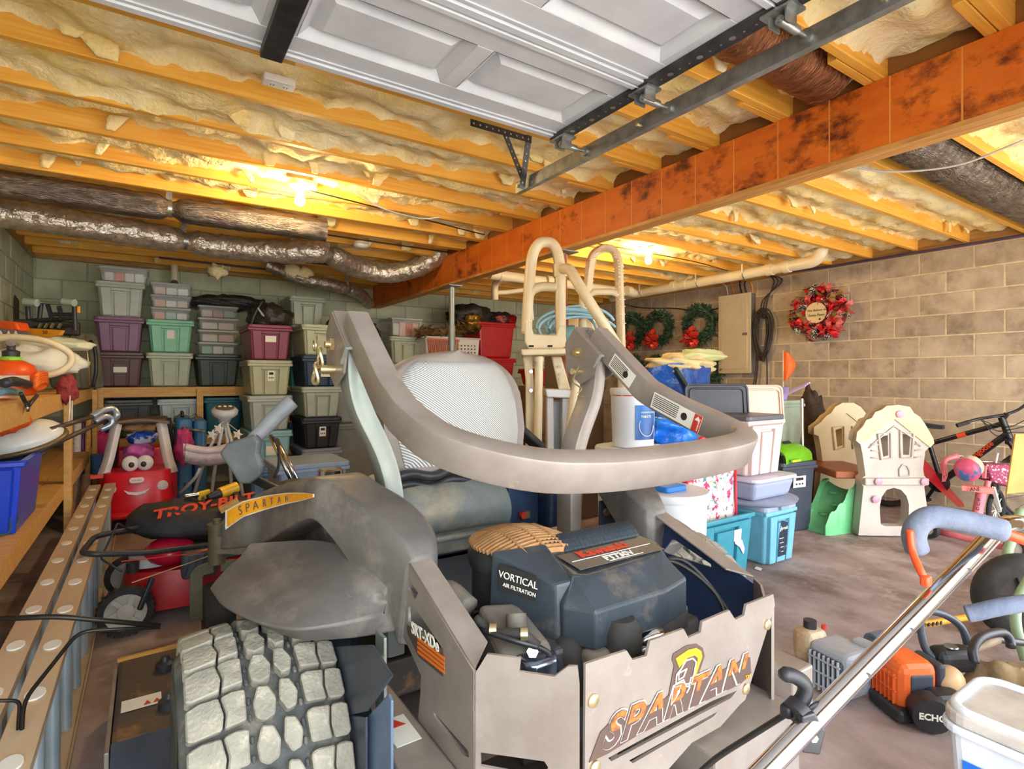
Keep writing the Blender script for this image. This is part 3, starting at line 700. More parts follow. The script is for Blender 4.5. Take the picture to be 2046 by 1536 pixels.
def rear_tyre(x0, x1, show):
    w = x1 - x0
    b = MB().lathe([(0.16, 0), (0.25, -0.012), (TR - 0.055, -0.006), (TR - 0.035, 0.02), (TR - 0.026, w * 0.3), (TR - 0.024, w * 0.5), (TR - 0.026, w * 0.7), (TR - 0.035, w - 0.02), (TR - 0.055, w + 0.006), (0.25, w + 0.012), (0.16, w)], (x0, TYC, TZC), 48, (1, 0, 0), cap=False)
    t = b.build('rear_tyre', tyre, mow, smooth=60)
    MB().lathe([(0.155, 0.04), (0.165, 0.02), (0.14, 0.06), (0.06, 0.07), (0.02, 0.06)], (x0 if x0 < XC else x1, TYC, TZC), 24, (1 if x0 < XC else -1, 0, 0)).build('rim', bronze, t)
    pieces = lugpoly(); ms = []
    for i, poly in enumerate(pieces):
        vs, fs = lugmesh(poly, x0, w, TR if i < 6 else TR - 0.016)
        q = MB().add(vs, fs); me = q.mesh('tread_block'); bm = bmesh.new(); bm.from_mesh(me)
        bmesh.ops.bevel(bm, geom=list(bm.edges), offset=0.003, segments=1, affect='EDGES'); bm.to_mesh(me); bm.free()
        me.materials.append(lugm if i < 6 else tyre); ms.append((me, vs, fs))
    rest = MB(); org = V((XC, 1.44, 0))
    for pz in range(NP):
        rot = Matrix.Rotation(-2 * math.pi * pz / NP, 4, 'X')      # from the rear, over the top
        for me, vs, fs in ms:
            if show and pz in (0, 1, 2, 3, 4, 5, 6, 7, 8, 24):
                o = put('tread_block', me, t); o.location = V((0, TYC, TZC)) - org; o.rotation_euler = (-2 * math.pi * pz / NP, 0, 0)
                o.location.x = -XC
            else:
                rest.add([rot @ p + V((0, TYC, TZC)) for p in vs], fs)
    ro = rest.build('tread', lugm, t, smooth=None); ro['kind'] = 'stuff'
    return t
rear_tyre(0.062, 0.366, True)
rear_tyre(2 * XC - 0.366, 2 * XC - 0.062, False)
# ---- folding roll bar
upath = fillet([(0.485, 1.53, 1.372), (0.485, 1.28, 1.178), (0.49, 1.20, 1.14)], 0.05, 4)[:-1] + spline([(0.49, 1.20, 1.135), (0.515, 1.10, 1.088), (0.575, 1.02, 1.055), (0.68, 0.945, 1.028), (0.80, 0.915, 1.017), (0.95, 0.90, 1.014), (1.15, 0.895, 1.018), (1.28, 0.90, 1.024), (1.36, 0.918, 1.032), (1.405, 0.965, 1.05), (1.408, 1.05, 1.082), (1.396, 1.17, 1.125), (1.388, 1.27, 1.17)], 5)[:-1] + fillet([(1.3885, 1.25, 1.16), (1.387, 1.29, 1.18), (1.387, 1.53, 1.372)], 0.05, 4)[1:]
MB().sweep(upath, rrect(0.062, 0.080, 0.008, 2)).build('roll_bar', bronze, mow, smooth=35)
for sgn, x in ((1, 0.485), (-1, 1.387)):
    xi = x + sgn * 0.115
    pp = fillet([(x, 1.555, 1.33), (x, 1.555, 1.17), (xi, 1.555, 0.94), (xi, 1.555, 0.42)], 0.12, 6)
    MB().sweep(pp, rrect(0.055, 0.085, 0.01, 2), fixed=V((0, 1, 0))).build('roll_bar_post', strapm if sgn > 0 else bronze, mow, smooth=35)
    # hinge bracket: two cheeks and a back plate leaning with the bar
    u = V((0, -0.78, -0.62)).normalized(); n = V((0, 0.62, -0.78)).normalized()
    O = V((x, 1.60, 1.405))
    hb = MB()
    cheek = [(-0.01, 0.0), (0.17, 0.0), (0.19, 0.07), (0.15, 0.15), (0.05, 0.16), (-0.02, 0.08)]
    for sx in (-1, 1): hb.prism(cheek, 0.008, O + V((sx * 0.041, 0, 0)), u, n)
    hb.prism([(-0.01, -0.041), (0.17, -0.041), (0.17, 0.041), (-0.01, 0.041)], 0.008, O - n * 0.0, u, V((1, 0, 0)))
    h = hb.build('hinge_bracket', bronze, mow, smooth=None, bevel=0.003)
    MB().cyl(O + u * 0.03 + n * -0.02, O + u * 0.03 + n * 0.0, 0.011, n=6).build('bolt', bronze, h)
    MB().cyl(O + u * 0.07 + n * 0.06 + V((-0.07, 0, 0)), O + u * 0.07 + n * 0.06 + V((0.07, 0, 0)), 0.010, n=12).build('hinge_pin', 'zinc', h)
    MB().cyl(O + u * 0.12 + n * 0.11 + V((-0.085, 0, 0)), O + u * 0.12 + n * 0.11 + V((0.06, 0, 0)), 0.012, n=12).build('lock_pin', 'zinc', h)
    MB().cyl(O + u * 0.07 + n * 0.06 + V((-0.058, 0, 0)), O + u * 0.07 + n * 0.06 + V((-0.046, 0, 0)), 0.019, n=6).build('nut', 'zinc', h)
    wb = MB().tube([O + u * 0.172 + V((dx, 0, 0)) + n * dn for dx, dn in ((-0.047, 0.05), (-0.044, 0.0), (0.0, -0.006), (0.044, 0.0), (0.047, 0.05))], 0.006, 6).build('weld_bead', strapm, h)
    if sgn > 0:
        c0 = O + u * 0.10 + n * 0.085 + V((-0.085, 0, 0))
        for k, (a, b2) in enumerate(((0, 0.0), (0.03, 0.045))):
            c = c0 + V((-0.012 * k, 0, -b2))
            MB().tube([c + V((0.004 * math.sin(2 * q), 0.016 * math.cos(q), 0.028 * math.sin(q))) for q in [2 * math.pi * i / 16 for i in range(16)]], 0.005, 6, closed=True).build('chain_link', 'zinc', h)
        MB().tube([c0 + V((-0.01, 0.02 + 0.014 * math.cos(q), 0.035 + 0.014 * math.sin(q))) for q in [2 * math.pi * i / 14 for i in range(14)]], 0.003, 6, closed=True).build('pin_ring', 'zinc', h)
    else:
        c0 = O + u * 0.13 + n * 0.12 + V((-0.07, 0, 0))
        MB().tube(spline([c0, c0 + V((0.0, -0.02, 0.03)), c0 + V((-0.01, 0.0, -0.02)), c0 + V((0.02, -0.01, -0.05)), c0 + V((0.0, -0.01, -0.075)), c0 + V((0.07, -0.02, -0.08)), c0 + V((0.11, 0, -0.07))], 5), 0.003, 5).build('tie_wire', 'zinc', h)
# warning labels on the right leg of the roll bar
def bar_label(s0, s1, red):
    A, B = V((1.387 - 0.032, 1.53, 1.372)), V((1.387 - 0.032, 1.27, 1.165))
    if s0 > 1: A, B, s0, s1 = B, V((1.387 - 0.032, 0.915, 1.03)), s0 - 1, s1 - 1
    d = (B - A).normalized(); p0 = A.lerp(B, s0); L = (A.lerp(B, s1) - p0).length
    up = V((-1, 0, 0)).cross(d); up = up if up.z > 0 else -up
    lb = MB().prism([(0, -0.026), (L, -0.026), (L, 0.026), (0, 0.026)], 0.0012, p0 + V((-0.0012, 0, 0)), d, up).build('warning_label', 'paper', mow, smooth=None)
    for k in range(7):
        MB().prism([(0.006, 0), (L * (0.55 if red else 0.7), 0), (L * (0.55 if red else 0.7), 0.0022), (0.006, 0.0022)], 0.001, p0 + up * (0.018 - k * 0.006) + V((-0.002, 0, 0)), d, up).build('print_line', 'ink', lb, smooth=None)
    if red:
        MB().prism([(L * 0.86, -0.026), (L, -0.026), (L, 0.026), (L * 0.86, 0.026)], 0.001, p0 + V((-0.0022, 0, 0)), d, up).build('red_band', 'red_ink', lb, smooth=None)
        MB().prism([(L * 0.88, 0.008), (L * 0.98, 0.008), (L * 0.93, 0.022)], 0.001, p0 + V((-0.003, 0, 0)), d, up).build('triangle', 'paper', lb, smooth=None)
        text('warning_print', 'WARNING', 0.008, p0 + V((-0.003, 0, 0)) + d * (L * 0.98) - up * 0.022, up * -1 if False else up, d * -1, 'paper', lb)
    q = MB().prism(circ(0.012, 10, L * 0.68, 0.0), 0.001, p0 + V((-0.002, 0, 0)), d, up).build('pictogram', 'ink', lb, smooth=None)
bar_label(0.42, 0.80, False); bar_label(1.10, 1.62, True)
# ---- seat
def seat_back(u, v):
    z = 0.90 + 0.42 * v
    wv = 0.285 * min(1.0, (1.0 - max(0.0, (v - 0.35) / 0.65) ** 3.4) ** 0.5 + 0.0) if v < 1 else 0.0
    wv = max(wv, 0.02) * (0.90 + 0.10 * min(1, v / 0.3))
    x = 0.948 + (u * 2 - 1) * wv
    return V((x, 1.72 + 0.07 * v + 0.05 * (u * 2 - 1) ** 2 * 0.8, z))
MB().slab(lambda u, v: seat_back(0.5 + (u - 0.5) * 1.0, v), 24, 24, (0, -0.07, 0)).build('seat_shell', seatborder, mow, smooth=60)
def pad(u, v):
    p = seat_back(0.5 + (u - 0.5) * 0.86, 0.04 + v * 0.86); e = max(abs(u * 2 - 1), abs(v * 2 - 1))
    return p + V((0, -0.004 - 0.016 * (1 - e ** 6), 0))
MB().slab(pad, 24, 24, (0, -0.02, 0)).build('mesh_back', mesh_fab, mow, smooth=60)
prof = [V((x, 1.715 + 0.006 * math.sin(x * 60), 0.895 + 0.008 * math.sin(x * 37))) for x in [0.67 + i * 0.0215 for i in range(21)]]
MB().tube(prof, 0.016, 8).build('fabric_hem', 'black', mow, smooth=180)
MB().tube([p + V((0.0, 0.01, -0.035)) for p in prof], 0.013, 8).build('fabric_hem', 'black', mow, smooth=180)
def cushion(u, v):
    x = 0.66 + 0.42 * u; a = R(-35 + 130 * v)
    return V((x, 1.80 - 0.16 * math.cos(a), 0.765 + 0.11 * math.sin(a) - 0.012 * (2 * u - 1) ** 6))
MB().slab(cushion, 16, 10, (0, -0.15, 0.0)).build('seat_cushion', seatgrey, mow, smooth=60)
MB().boxp((0.67, 1.62, 0.685), (1.09, 2.05, 0.705)).boxp((0.70, 1.64, 0.64), (1.06, 2.0, 0.685)).build('seat_pan', seatgrey, mow, smooth=None, bevel=0.008)
MB().boxp((0.60, 1.28, 0.60), (1.27, 1.64, 0.64)).boxp((0.60, 1.60, 0.45), (1.27, 2.5, 0.64)).build('frame_deck', shadepaint, mow, smooth=None, bevel=0.006)
# ---- plastic fenders with their flares
def fender(mirror):
    f = mir if mirror else (lambda p: V(p))
    st = [((445, 1095), (447, 1030), 0.21, 0.16), ((485, 1092), (487, 1000), 0.255, 0.18), ((535, 1088), (530, 978), 0.31, 0.18), ((585, 1060), (575, 964), 0.345, 0.17), ((640, 1045), (620, 956), 0.37, 0.14),
          ((680, 1085), (672, 980), 0.41, 0.12), ((708, 1130), (720, 1012), 0.44, 0.12), ((745, 1175), (765, 1052), 0.468, 0.11), ((772, 1215), (800, 1088), 0.49, 0.08), ((790, 1275), (818, 1122), 0.50, 0.05)]
    rows = []
    for (bx, by), (tx, ty), X, w in st:
        T = at_x(tx, ty, X); B = at_x(bx, by, X); B = V((X - 0.012, (B.y + T.y) / 2, B.z)); T2 = V((X, T.y, T.z))
        rows.append([f(B + V((0.03, 0, 0))), f(B), f(T2.lerp(B, 0.12) + V((-0.004, 0, 0))), f(T2 + V((0.012, 0, 0.003))), f(T2 + V((w, 0, 0.004))), f(T2 + V((w + 0.015, 0, -0.012))), f(V((T2.x + w + 0.015, T2.y, B.z)))])
    rows = [list(r) for r in zip(*[spline([r[j] for r in rows], 5) for j in range(len(rows[0]))])]
    k = len(rows[0])
    q = MB().add([p for r in rows for p in r], [(i * k + j, i * k + (j + 1) % k, (i + 1) * k + (j + 1) % k, (i + 1) * k + j) for i in range(len(rows) - 1) for j in range(k)] + [tuple(range(k)), tuple(reversed(range((len(rows) - 1) * k, len(rows) * k)))])
    o = q.build('fender', fendmat, mow, smooth=38, bevel=0.010, seg=3)
    fl = [((425, 1158), (478, 1112), (428, 1190), .69, .715), ((452, 1192), (535, 1108), (468, 1224), .69, .73), ((515, 1222), (605, 1106), (540, 1257), .69, .75), ((590, 1237), (655, 1114), (602, 1279), .69, .755),
          ((665, 1230), (700, 1134), (690, 1277), .69, .75), ((735, 1215), (738, 1160), (745, 1270), .69, .735), ((775, 1204), (770, 1184), (788, 1262), .69, .715)]
    rows = []
    for o_, i_, b_, zo, zi in fl:
        O = at_z(*o_, zo); I = at_z(*i_, zi); B = at_z(*b_, 0.625)
        rows.append([f(B + V((0.02, 0.01, 0))), f(B), f(O + V((-0.008, -0.008, -0.018))), f(O + V((0.012, 0.012, 0))), f(O.lerp(I, 0.5)), f(I), f(I + V((0.03, 0.02, 0.03))), f(I + V((0.03, 0.02, -0.06)))])
    rows = [list(r) for r in zip(*[spline([r[j] for r in rows], 5) for j in range(len(rows[0]))])]
    k = len(rows[0])
    q = MB().add([p for r in rows for p in r], [(i * k + j, i * k + (j + 1) % k, (i + 1) * k + (j + 1) % k, (i + 1) * k + j) for i in range(len(rows) - 1) for j in range(k)] + [tuple(range(k)), tuple(reversed(range((len(rows) - 1) * k, len(rows) * k)))])
    o2 = q.build('fender_flare', fendmat, mow, smooth=38, bevel=0.008, seg=3)
    return o
fo = fender(False); fender(True)
# curved decal on the left fender: follows the outer face
def dec(u, v, off=0.006):
    pts = [(450, 1058, 1020, 0.212), (485, 1033, 1001, 0.250), (530, 1018, 990, 0.300), (575, 1006, 984, 0.336), (604, 1000, 984, 0.350), (627, 993, 987, 0.358)]
    s = u * (len(pts) - 1); i = min(int(s), len(pts) - 2); t = s - i
    a, b = pts[i], pts[i + 1]; px, yb, yt, X = [a[k] * (1 - t) + b[k] * t for k in range(4)]
    return at_x(px, yb * (1 - v) + yt * v, X - off - 0.004)
MB().slab(lambda u, v: dec(u, v), 24, 3, (-0.001, 0, 0)).build('decal_border', 'paper', fo, smooth=60)
MB().slab(lambda u, v: dec(0.02 + 0.96 * u, 0.08 + 0.84 * v, 0.008), 24, 3, (-0.001, 0, 0)).build('decal_stripe', yellow, fo, smooth=60)
p0, p1 = dec(0.14, 0.22, 0.011), dec(0.60, 0.22, 0.011); p2 = dec(0.37, 0.9, 0.011)
for k, ch in enumerate('SPARTAN'):
    u0 = 0.16 + k * 0.066 + (0.02 if k > 2 else 0)
    a, b2, c = dec(u0, 0.24, 0.011), dec(u0 + 0.05, 0.24, 0.011), dec(u0, 0.8, 0.011)
    text('letter', ch, (c - a).length * 1.35, a, b2 - a, c - a, brown, fo, shear=0.2)
# ---- engine guard plates
YP = 0.75; SIDE = 0.504
def on_y(lst, Y=YP): return [(lambda p: (p.x, p.z))(at_y(px, py, Y)) for px, py in lst]
outer = on_y([(1168, 1325), (1250, 1298), (1262, 1317), (1290, 1309), (1297, 1279), (1364, 1255), (1373, 1273), (1398, 1262), (1401, 1241), (1455, 1218), (1467, 1237), (1485, 1228), (1489, 1207), (1543, 1186), (1546, 1208), (1487, 1396), (1476, 1406), (1437, 1450), (1380, 1482)]) + [(0.86, 0.44), (0.86, 0.36), (0.645, 0.36)]
s1 = on_y([(1213, 1512), (1219, 1519), (1458, 1393), (1470, 1378), (1420, 1399)]); s2 = on_y([(1255, 1517), (1262, 1523), (1423, 1430), (1431, 1420)])
rp_ = plate('rear_panel', outer, [s1, s2], 0.006, (0, YP, 0), (1, 0, 0), (0, 0, 1), bronze, mow)
for px, py in ((1182, 1397), (1186, 1530), (1530, 1246), (1487, 1374)):
    p = at_y(px, py, YP)
    MB().lathe([(0.013, 0), (0.012, 0.004), (0.006, 0.007)], p + V((0, -0.003, 0)), 14, (0, -1, 0)).build('bolt', 'zinc', rp_)
chO, chU = V((0.504, 0.886, 0)), V((0.136, -0.136, 0)).normalized(); chN = chU.cross(V((0, 0, 1)))
def on_ch(lst):
    out = []
    for px, py in lst:
        p = at_plane(px, py, chO, chN); out.append(((p - chO).dot(chU), p.z))
    return out
chamf = on_ch([(951, 1342), (974, 1305), (1041, 1314), (1038, 1340), (1108, 1350), (1136, 1329), (1154, 1330), (1158, 1366)])
chamf = chamf + [(chamf[-1][0], 0.36), (0.0, 0.36)]
chs = [(0.01, 0.535), (0.01, 0.51), (0.125, 0.505), (0.135, 0.525), (0.128, 0.535)]
plate('corner_panel', chamf, [chs], 0.006, chO, chU, (0, 0, 1), bronze, mow)
cm = MB(); w_ = chamf[-2][0]
cm.prism([(0, 0.36), (w_, 0.36), (w_, 0.70), (w_ * 0.7, 0.66), (w_ * 0.4, 0.69), (0, 0.68)], 0.006, mir(chO), V((-1, -1, 0)), (0, 0, 1))
cm.build('corner_panel', bronze, mow, smooth=None)
def on_x(lst, X=SIDE): return [(lambda p: (p.y, p.z))(at_x(px, py, X)) for px, py in lst]
side = on_x([(949, 1340), (930, 1310), (815, 1118), (798, 1138), (791, 1190), (800, 1253), (822, 1300), (844, 1349), (842, 1390), (838, 1432)]) + [(1.115, 0.36), (0.887, 0.36)]
h1 = on_x([(809, 1164), (814, 1150), (838, 1184), (832, 1196)]); h2 = on_x([(819, 1240), (818, 1213), (826, 1206), (858, 1252), (884, 1290), (886, 1296)]); h3 = on_x([(868, 1420), (871, 1432), (930, 1508), (940, 1512), (938, 1498)])
sp_ = plate('side_panel', side, [h1, h2, h3], 0.006, (SIDE, 0, 0), (0, 1, 0), (0, 0, 1), bronze, mow)
fl0, fl1 = at_x(949, 1338, SIDE), at_x(815, 1118, SIDE)
for x0, sx in ((SIDE, 1), (2 * XC - SIDE, -1)):
    MB().prism([(0, 0), ((fl1 - fl0).length, 0), ((fl1 - fl0).length, 0.055), (0.05, 0.055)], 0.006, V((x0, fl0.y, fl0.z)), V((0, fl1.y - fl0.y, fl1.z - fl0.z)), (sx, 0, 0)).build('side_flange', bronze, mow, smooth=None, bevel=0.002)
XR2 = 2 * XC - SIDE
tri = on_x([(1327, 1100), (1343, 1078), (1350, 1078), (1421, 1126), (1423, 1133), (1330, 1104)], XR2)
plate('side_panel', [(0.887, 0.36), (0.887, 0.665), (1.23, 0.78), (1.27, 0.74), (1.27, 0.36)], [tri], 0.006, (XR2, 0, 0), (0, 1, 0), (0, 0, 1), mat('guard_shade_blue', (56, 74, 112), 0.45, metal=0.2, col2=(48, 62, 92), scale=5), mow)  # same paint as the outside; shade and skylight put into this blue
# side decal
dq = on_x([(817, 1262), (817, 1248), (889, 1296), (889, 1350), (840, 1310)])
dpl = MB().prism(dq, 0.0012, (SIDE - 0.0045, 0, 0), (0, 1, 0), (0, 0, 1)).build('side_decal', brown, sp_, smooth=None)
a, b2 = at_x(822, 1263, SIDE - 0.006), at_x(889, 1312, SIDE - 0.006)
text('side_lettering', 'SRT-XDe', 0.036, a, b2 - a, (0, 0, 1), 'paper', sp_, bold=0.0008)
for k in range(4):
    a, b2 = at_x(834, 1274 + k * 9, SIDE - 0.0055), at_x(888, 1316 + k * 9, SIDE - 0.0055)
    MB().bar(a, b2, 0.001, 0.0065).build('orange_stripe', orange, sp_, smooth=None)
# rear decal: plume, helmet outline and name
def dec_y(lst, off, m, name, th=0.0008):
    return plate(name, on_y(lst, YP - off), [], th, (0, YP - off, 0), (1, 0, 0), (0, 0, 1), m, rp_)
dec_y([(1177, 1523), (1193, 1480), (1200, 1462), (1216, 1446), (1262, 1424), (1330, 1395), (1336, 1388), (1347, 1330), (1343, 1318), (1345, 1306), (1372, 1289), (1392, 1286), (1404, 1294), (1408, 1310), (1398, 1340), (1393, 1362), (1450, 1335), (1465, 1330), (1488, 1314), (1499, 1313), (1500, 1334), (1501, 1345), (1480, 1366), (1440, 1385), (1390, 1410), (1330, 1440), (1270, 1471), (1215, 1505)], 0.0045, brown, 'decal_backing')
dec_y([(1350, 1315), (1375, 1298), (1391, 1294), (1401, 1300), (1403, 1312), (1396, 1332), (1390, 1352), (1388, 1368), (1385, 1368), (1386, 1350), (1393, 1325), (1394, 1314), (1388, 1309), (1374, 1314), (1357, 1334)], 0.006, yellow, 'plume')
def stroke(lst, m='paper', w=0.0018, name='helmet_line', cyc=False):
    pts = [at_y(px, py, YP - 0.0065) for px, py in lst]
    return MB().tube(pts, w, 4, closed=cyc).build(name, m, rp_, smooth=None)
stroke([(1361, 1336), (1370, 1320), (1384, 1315), (1391, 1322), (1387, 1345), (1381, 1364), (1370, 1367), (1366, 1358), (1350, 1366), (1352, 1348), (1358, 1340)], cyc=True)
stroke([(1356, 1345), (1372, 1336), (1366, 1352), (1356, 1358)], cyc=True)
stroke([(1346, 1372), (1360, 1368), (1352, 1390), (1340, 1408), (1343, 1385)], cyc=True)
stroke([(1368, 1370), (1378, 1372), (1372, 1384)])
xs = [1188, 1242, 1287, 1335, 1386, 1424, 1456]
x0, x1 = at_y(1192, 1500, YP).x, at_y(1492, 1345, YP).x
zb = 0.548
for bold, m, dy, nm in ((0.0042, 'paper', 0.0056, 'name_outline'), (0.0024, brown, 0.0068, 'name_fill')):
    tobj = text(nm, 'SPARTAN', 0.080, (x0 + 0.008, YP - dy, zb), (1, 0, 0), (0, 0, 1), m, rp_, shear=0.42, bold=bold, th=0.0005, space=1.12)
    bbw = max(v.co.x for v in tobj.data.vertices) - min(v.co.x for v in tobj.data.vertices)
    if bold > 0: sxn = (x1 - x0 - 0.012) / bbw
    mnx = min(v.co.x for v in tobj.data.vertices)
    for v in tobj.data.vertices: v.co.x = (x0 + 0.008 - XC) + (v.co.x - mnx) * sxn
tobj = text('name_orange', 'SPARTAN', 0.080, (x0 + 0.008, YP - 0.0074, zb), (1, 0, 0), (0, 0, 1), mat('decal_hatch', (226, 122, 40), 0.5, col2=(120, 74, 50), scale=90), rp_, shear=0.42, bold=0.0016, th=0.0004, space=1.12)
mnx = min(v.co.x for v in tobj.data.vertices)
for v in tobj.data.vertices: v.co.x = (x0 + 0.011 - XC) + (v.co.x - mnx) * sxn
bm = bmesh.new(); bm.from_mesh(tobj.data)
bmesh.ops.bisect_plane(bm, geom=list(bm.verts) + list(bm.edges) + list(bm.faces), plane_co=(0, 0, zb + 0.026), plane_no=(0, 0, -1), clear_outer=True); bm.to_mesh(tobj.data); bm.free(); tobj['kind'] = 'stuff'
text('trade_mark', 'TM', 0.014, (at_y(1484, 1356, YP).x, YP - 0.0066, at_y(1484, 1356, YP).z), (1, 0, 0), (0, 0, 1), yellow, rp_)
# ---- engine
eng = MB()
top = [(0.735, 0.92), (0.775, 1.06), (1.12, 1.06), (1.135, 0.97), (1.09, 0.885), (0.99, 0.86), (0.775, 0.86)]
k = len(top); base = [V((a, b, 0.655)) for a, b in top]; mid = [V((a, b, 0.735)) for a, b in top]
ins = [V((0.775, 0.935, 0.79)), V((0.795, 1.05, 0.80)), V((1.10, 1.05, 0.80)), V((1.105, 0.99, 0.795)), V((1.06, 0.94, 0.79)), V((0.99, 0.925, 0.785)), V((0.80, 0.925, 0.785))]
eng.add(base + mid + ins, [tuple(reversed(range(k))), tuple(range(2 * k, 3 * k))] + [(i, (i + 1) % k, k + (i + 1) % k, k + i) for i in range(k)] + [(k + i, k + (i + 1) % k, 2 * k + (i + 1) % k, 2 * k + i) for i in range(k)])
ec = eng.build('air_cleaner_cover', engm, mow, smooth=None, bevel=0.005)
lu, lw = V((1, 0.0, 0.0)), V((0, 1, 0.10))
MB().prism([(0, 0), (0.275, 0), (0.275, 0.085), (0, 0.085)], 0.001, (0.805, 0.945, 0.7925), lu, lw).build('name_plate', mat('name_plate', (92, 82, 76), 0.5), ec, smooth=None)
text('maker_lettering', 'Kawasaki', 0.042, (0.85, 0.993, 0.8003), lu, lw, 'red_ink', ec, bold=0.0016)
text('model_lettering', 'FT730V', 0.030, (0.895, 0.956, 0.7953), lu, lw, 'paper', ec, bold=0.0008)
MB().bar((0.815, 0.985, 0.7977), (1.07, 0.985, 0.7977), 0.0022, 0.001).bar((0.90, 0.951, 0.7944), (1.01, 0.951, 0.7944), 0.002, 0.001).build('plate_line', 'paper', ec, smooth=None)
pr = []
for i in range(49):
    pr.append((0.052 if i % 2 else 0.046, -0.16 + i * 0.32 / 48))
MB().lathe([(0.03, -0.165)] + pr + [(0.03, 0.165)], (0.945, 1.095, 0.775), 22, (1, 0, 0)).build('ribbed_filter', engm, ec, smooth=None)
# vortical box left of the cover
vb = MB().add([(0.725, 0.925, 0.60), (0.775, 0.91, 0.60), (0.80, 1.06, 0.60), (0.655, 1.10, 0.60), (0.735, 0.94, 0.775), (0.775, 0.93, 0.78), (0.795, 1.06, 0.825), (0.665, 1.095, 0.82)], [(0, 3, 2, 1), (4, 5, 6, 7), (0, 1, 5, 4), (1, 2, 6, 5), (2, 3, 7, 6), (3, 0, 4, 7)])
vb = vb.build('filter_housing', engm, mow, smooth=None, bevel=0.006)
a = V((0.674, 1.066, 0.742)); uu = V((0.068, -0.17, -0.012))
n_ = uu.cross(V((0.06, 0.03, 1))).normalized(); a = a + n_ * 0.006
MB().prism([(0, 0), (0.10, 0), (0.10, 0.055), (0, 0.055)], 0.001, a + n_ * 0.004, uu, (0.06, 0.03, 1)).build('sticker', 'ink', vb, smooth=None)
text('sticker_lettering', 'VORTICAL', 0.022, a + n_ * 0.006 + V((0, 0, 0.028)), uu, (0.06, 0.03, 1), 'paper', vb)
text('sticker_lettering', 'AIR FILTRATION', 0.012, a + n_ * 0.006 + uu.normalized() * 0.012 + V((0, 0, 0.01)), uu, (0.06, 0.03, 1), 'paper', vb)
# dusty tank in front of it
MB().add([(0.575, 0.93, 0.60), (0.70, 0.885, 0.60), (0.735, 1.0, 0.60), (0.61, 1.08, 0.60), (0.60, 0.955, 0.665), (0.70, 0.91, 0.675), (0.70, 1.04, 0.715), (0.625, 1.09, 0.71)], [(0, 3, 2, 1), (4, 5, 6, 7), (0, 1, 5, 4), (1, 2, 6, 5), (2, 3, 7, 6), (3, 0, 4, 7)]).build('intake_housing', tanm, mow, smooth=None, bevel=0.014, seg=3)
MB().cyl((0.655, 0.975, 0.69), (0.66, 0.985, 0.715), 0.022, n=14).build('knob', tanm, mow)
MB().tube(spline([(0.60, 1.09, 0.70), (0.585, 1.15, 0.72), (0.60, 1.2, 0.68), (0.61, 1.2, 0.60)], 5), 0.03, 10).build('intake_elbow', tanm, mow, smooth=180)
# fan guard
fc = V((0.79, 1.165, 0.755))
gr = MB().lathe([(0.128, 0.0), (0.132, 0.02), (0.128, 0.036), (0.118, 0.05)], fc, 28, cap=False)
g = gr.build('fan_guard', 'black', mow, smooth=60)
def dome(x, y):
    q = (x * x + y * y) ** 0.5 / 0.128
    return fc + V((x, y, 0.05 + 0.03 * (1 - q * q)))
tg = mat('dusty_grille', (196, 148, 96), 0.8, col2=(150, 108, 66), scale=10)
for i in range(-9, 10):
    y = i * 0.0128; hw = math.sqrt(max(0, 0.126 ** 2 - y * y))
    if hw > 0.02: MB().sweep([dome(-hw + 2 * hw * j / 8, y) for j in range(9)], [(-0.0025, -0.006), (0.0025, -0.006), (0.0025, 0.006), (-0.0025, 0.006)]).build('grille_bar', tg, g, smooth=None)
for i in (-1, 0, 1):
    x = i * 0.055; hw = math.sqrt(0.126 ** 2 - x * x)
    MB().tube([dome(x, -hw + 2 * hw * j / 8) + V((0, 0, 0.005)) for j in range(9)], 0.0035, 5).build('grille_rib', tg, g, smooth=180)
MB().cyl(fc + V((0, 0, -0.10)), fc + V((0, 0, 0.035)), 0.12, n=24).build('fan_housing', 'black', mow)
# block, muffler, hoses
MB().boxp((0.64, 0.93, 0.42), (1.2, 1.28, 0.60)).boxp((0.70, 0.90, 0.60), (1.12, 1.2, 0.66)).build('engine_block', mat('engine_block', (70, 72, 82), 0.5, metal=0.4, col2=(96, 90, 86), scale=14), mow, smooth=None, bevel=0.01)
MB().rbox(at_d(1072, 1330, 1.13), (0.085, 0.07, 0.05), 0.02).build('oil_filter_base', mat('polished_cover', (140, 150, 176), 0.2, metal=0.9), mow, bevel=0.01)
MB().tube(spline([at_d(1080, 1235, 1.28), at_d(1106, 1268, 1.22), at_d(1134, 1298, 1.18), at_d(1146, 1335, 1.17), at_d(1146, 1400, 1.16)], 5), [0.026] * 9 + [0.036] * 3 + [0.031] * 9, 18).build('hose', 'rubber', mow, smooth=60)
MB().lathe([(0.043, -0.04), (0.045, 0.0), (0.047, 0.01), (0.045, 0.02), (0.045, 0.06), (0.03, 0.085)], at_d(1240, 1312, 1.19), 22).build('intake_hose', 'rubber', mow, smooth=50)
MB().tube(spline([at_d(950, 1235, 1.16), at_d(985, 1262, 1.14), at_d(1040, 1266, 1.12), at_d(1075, 1290, 1.12)], 5), 0.010, 8).build('breather_hose', 'rubber', mow, smooth=180)
MB().tube(spline([at_d(960, 1258, 1.14), at_d(1030, 1280, 1.11), at_d(1090, 1300, 1.12), at_d(1105, 1330, 1.12)], 5), 0.006, 8).build('throttle_rod', 'dark_steel', mow, smooth=180)
for p in (at_d(978, 1258, 1.138), at_d(1040, 1266, 1.118)): MB().cyl(V(p), V(p) + V((0.012, -0.008, 0)), 0.0135, n=10).build('hose_clamp', 'zinc', mow)
MB().cyl(at_d(1064, 1302, 1.12), at_d(1064, 1302, 1.11), 0.012, n=6).build('bolt', 'chrome', mow)
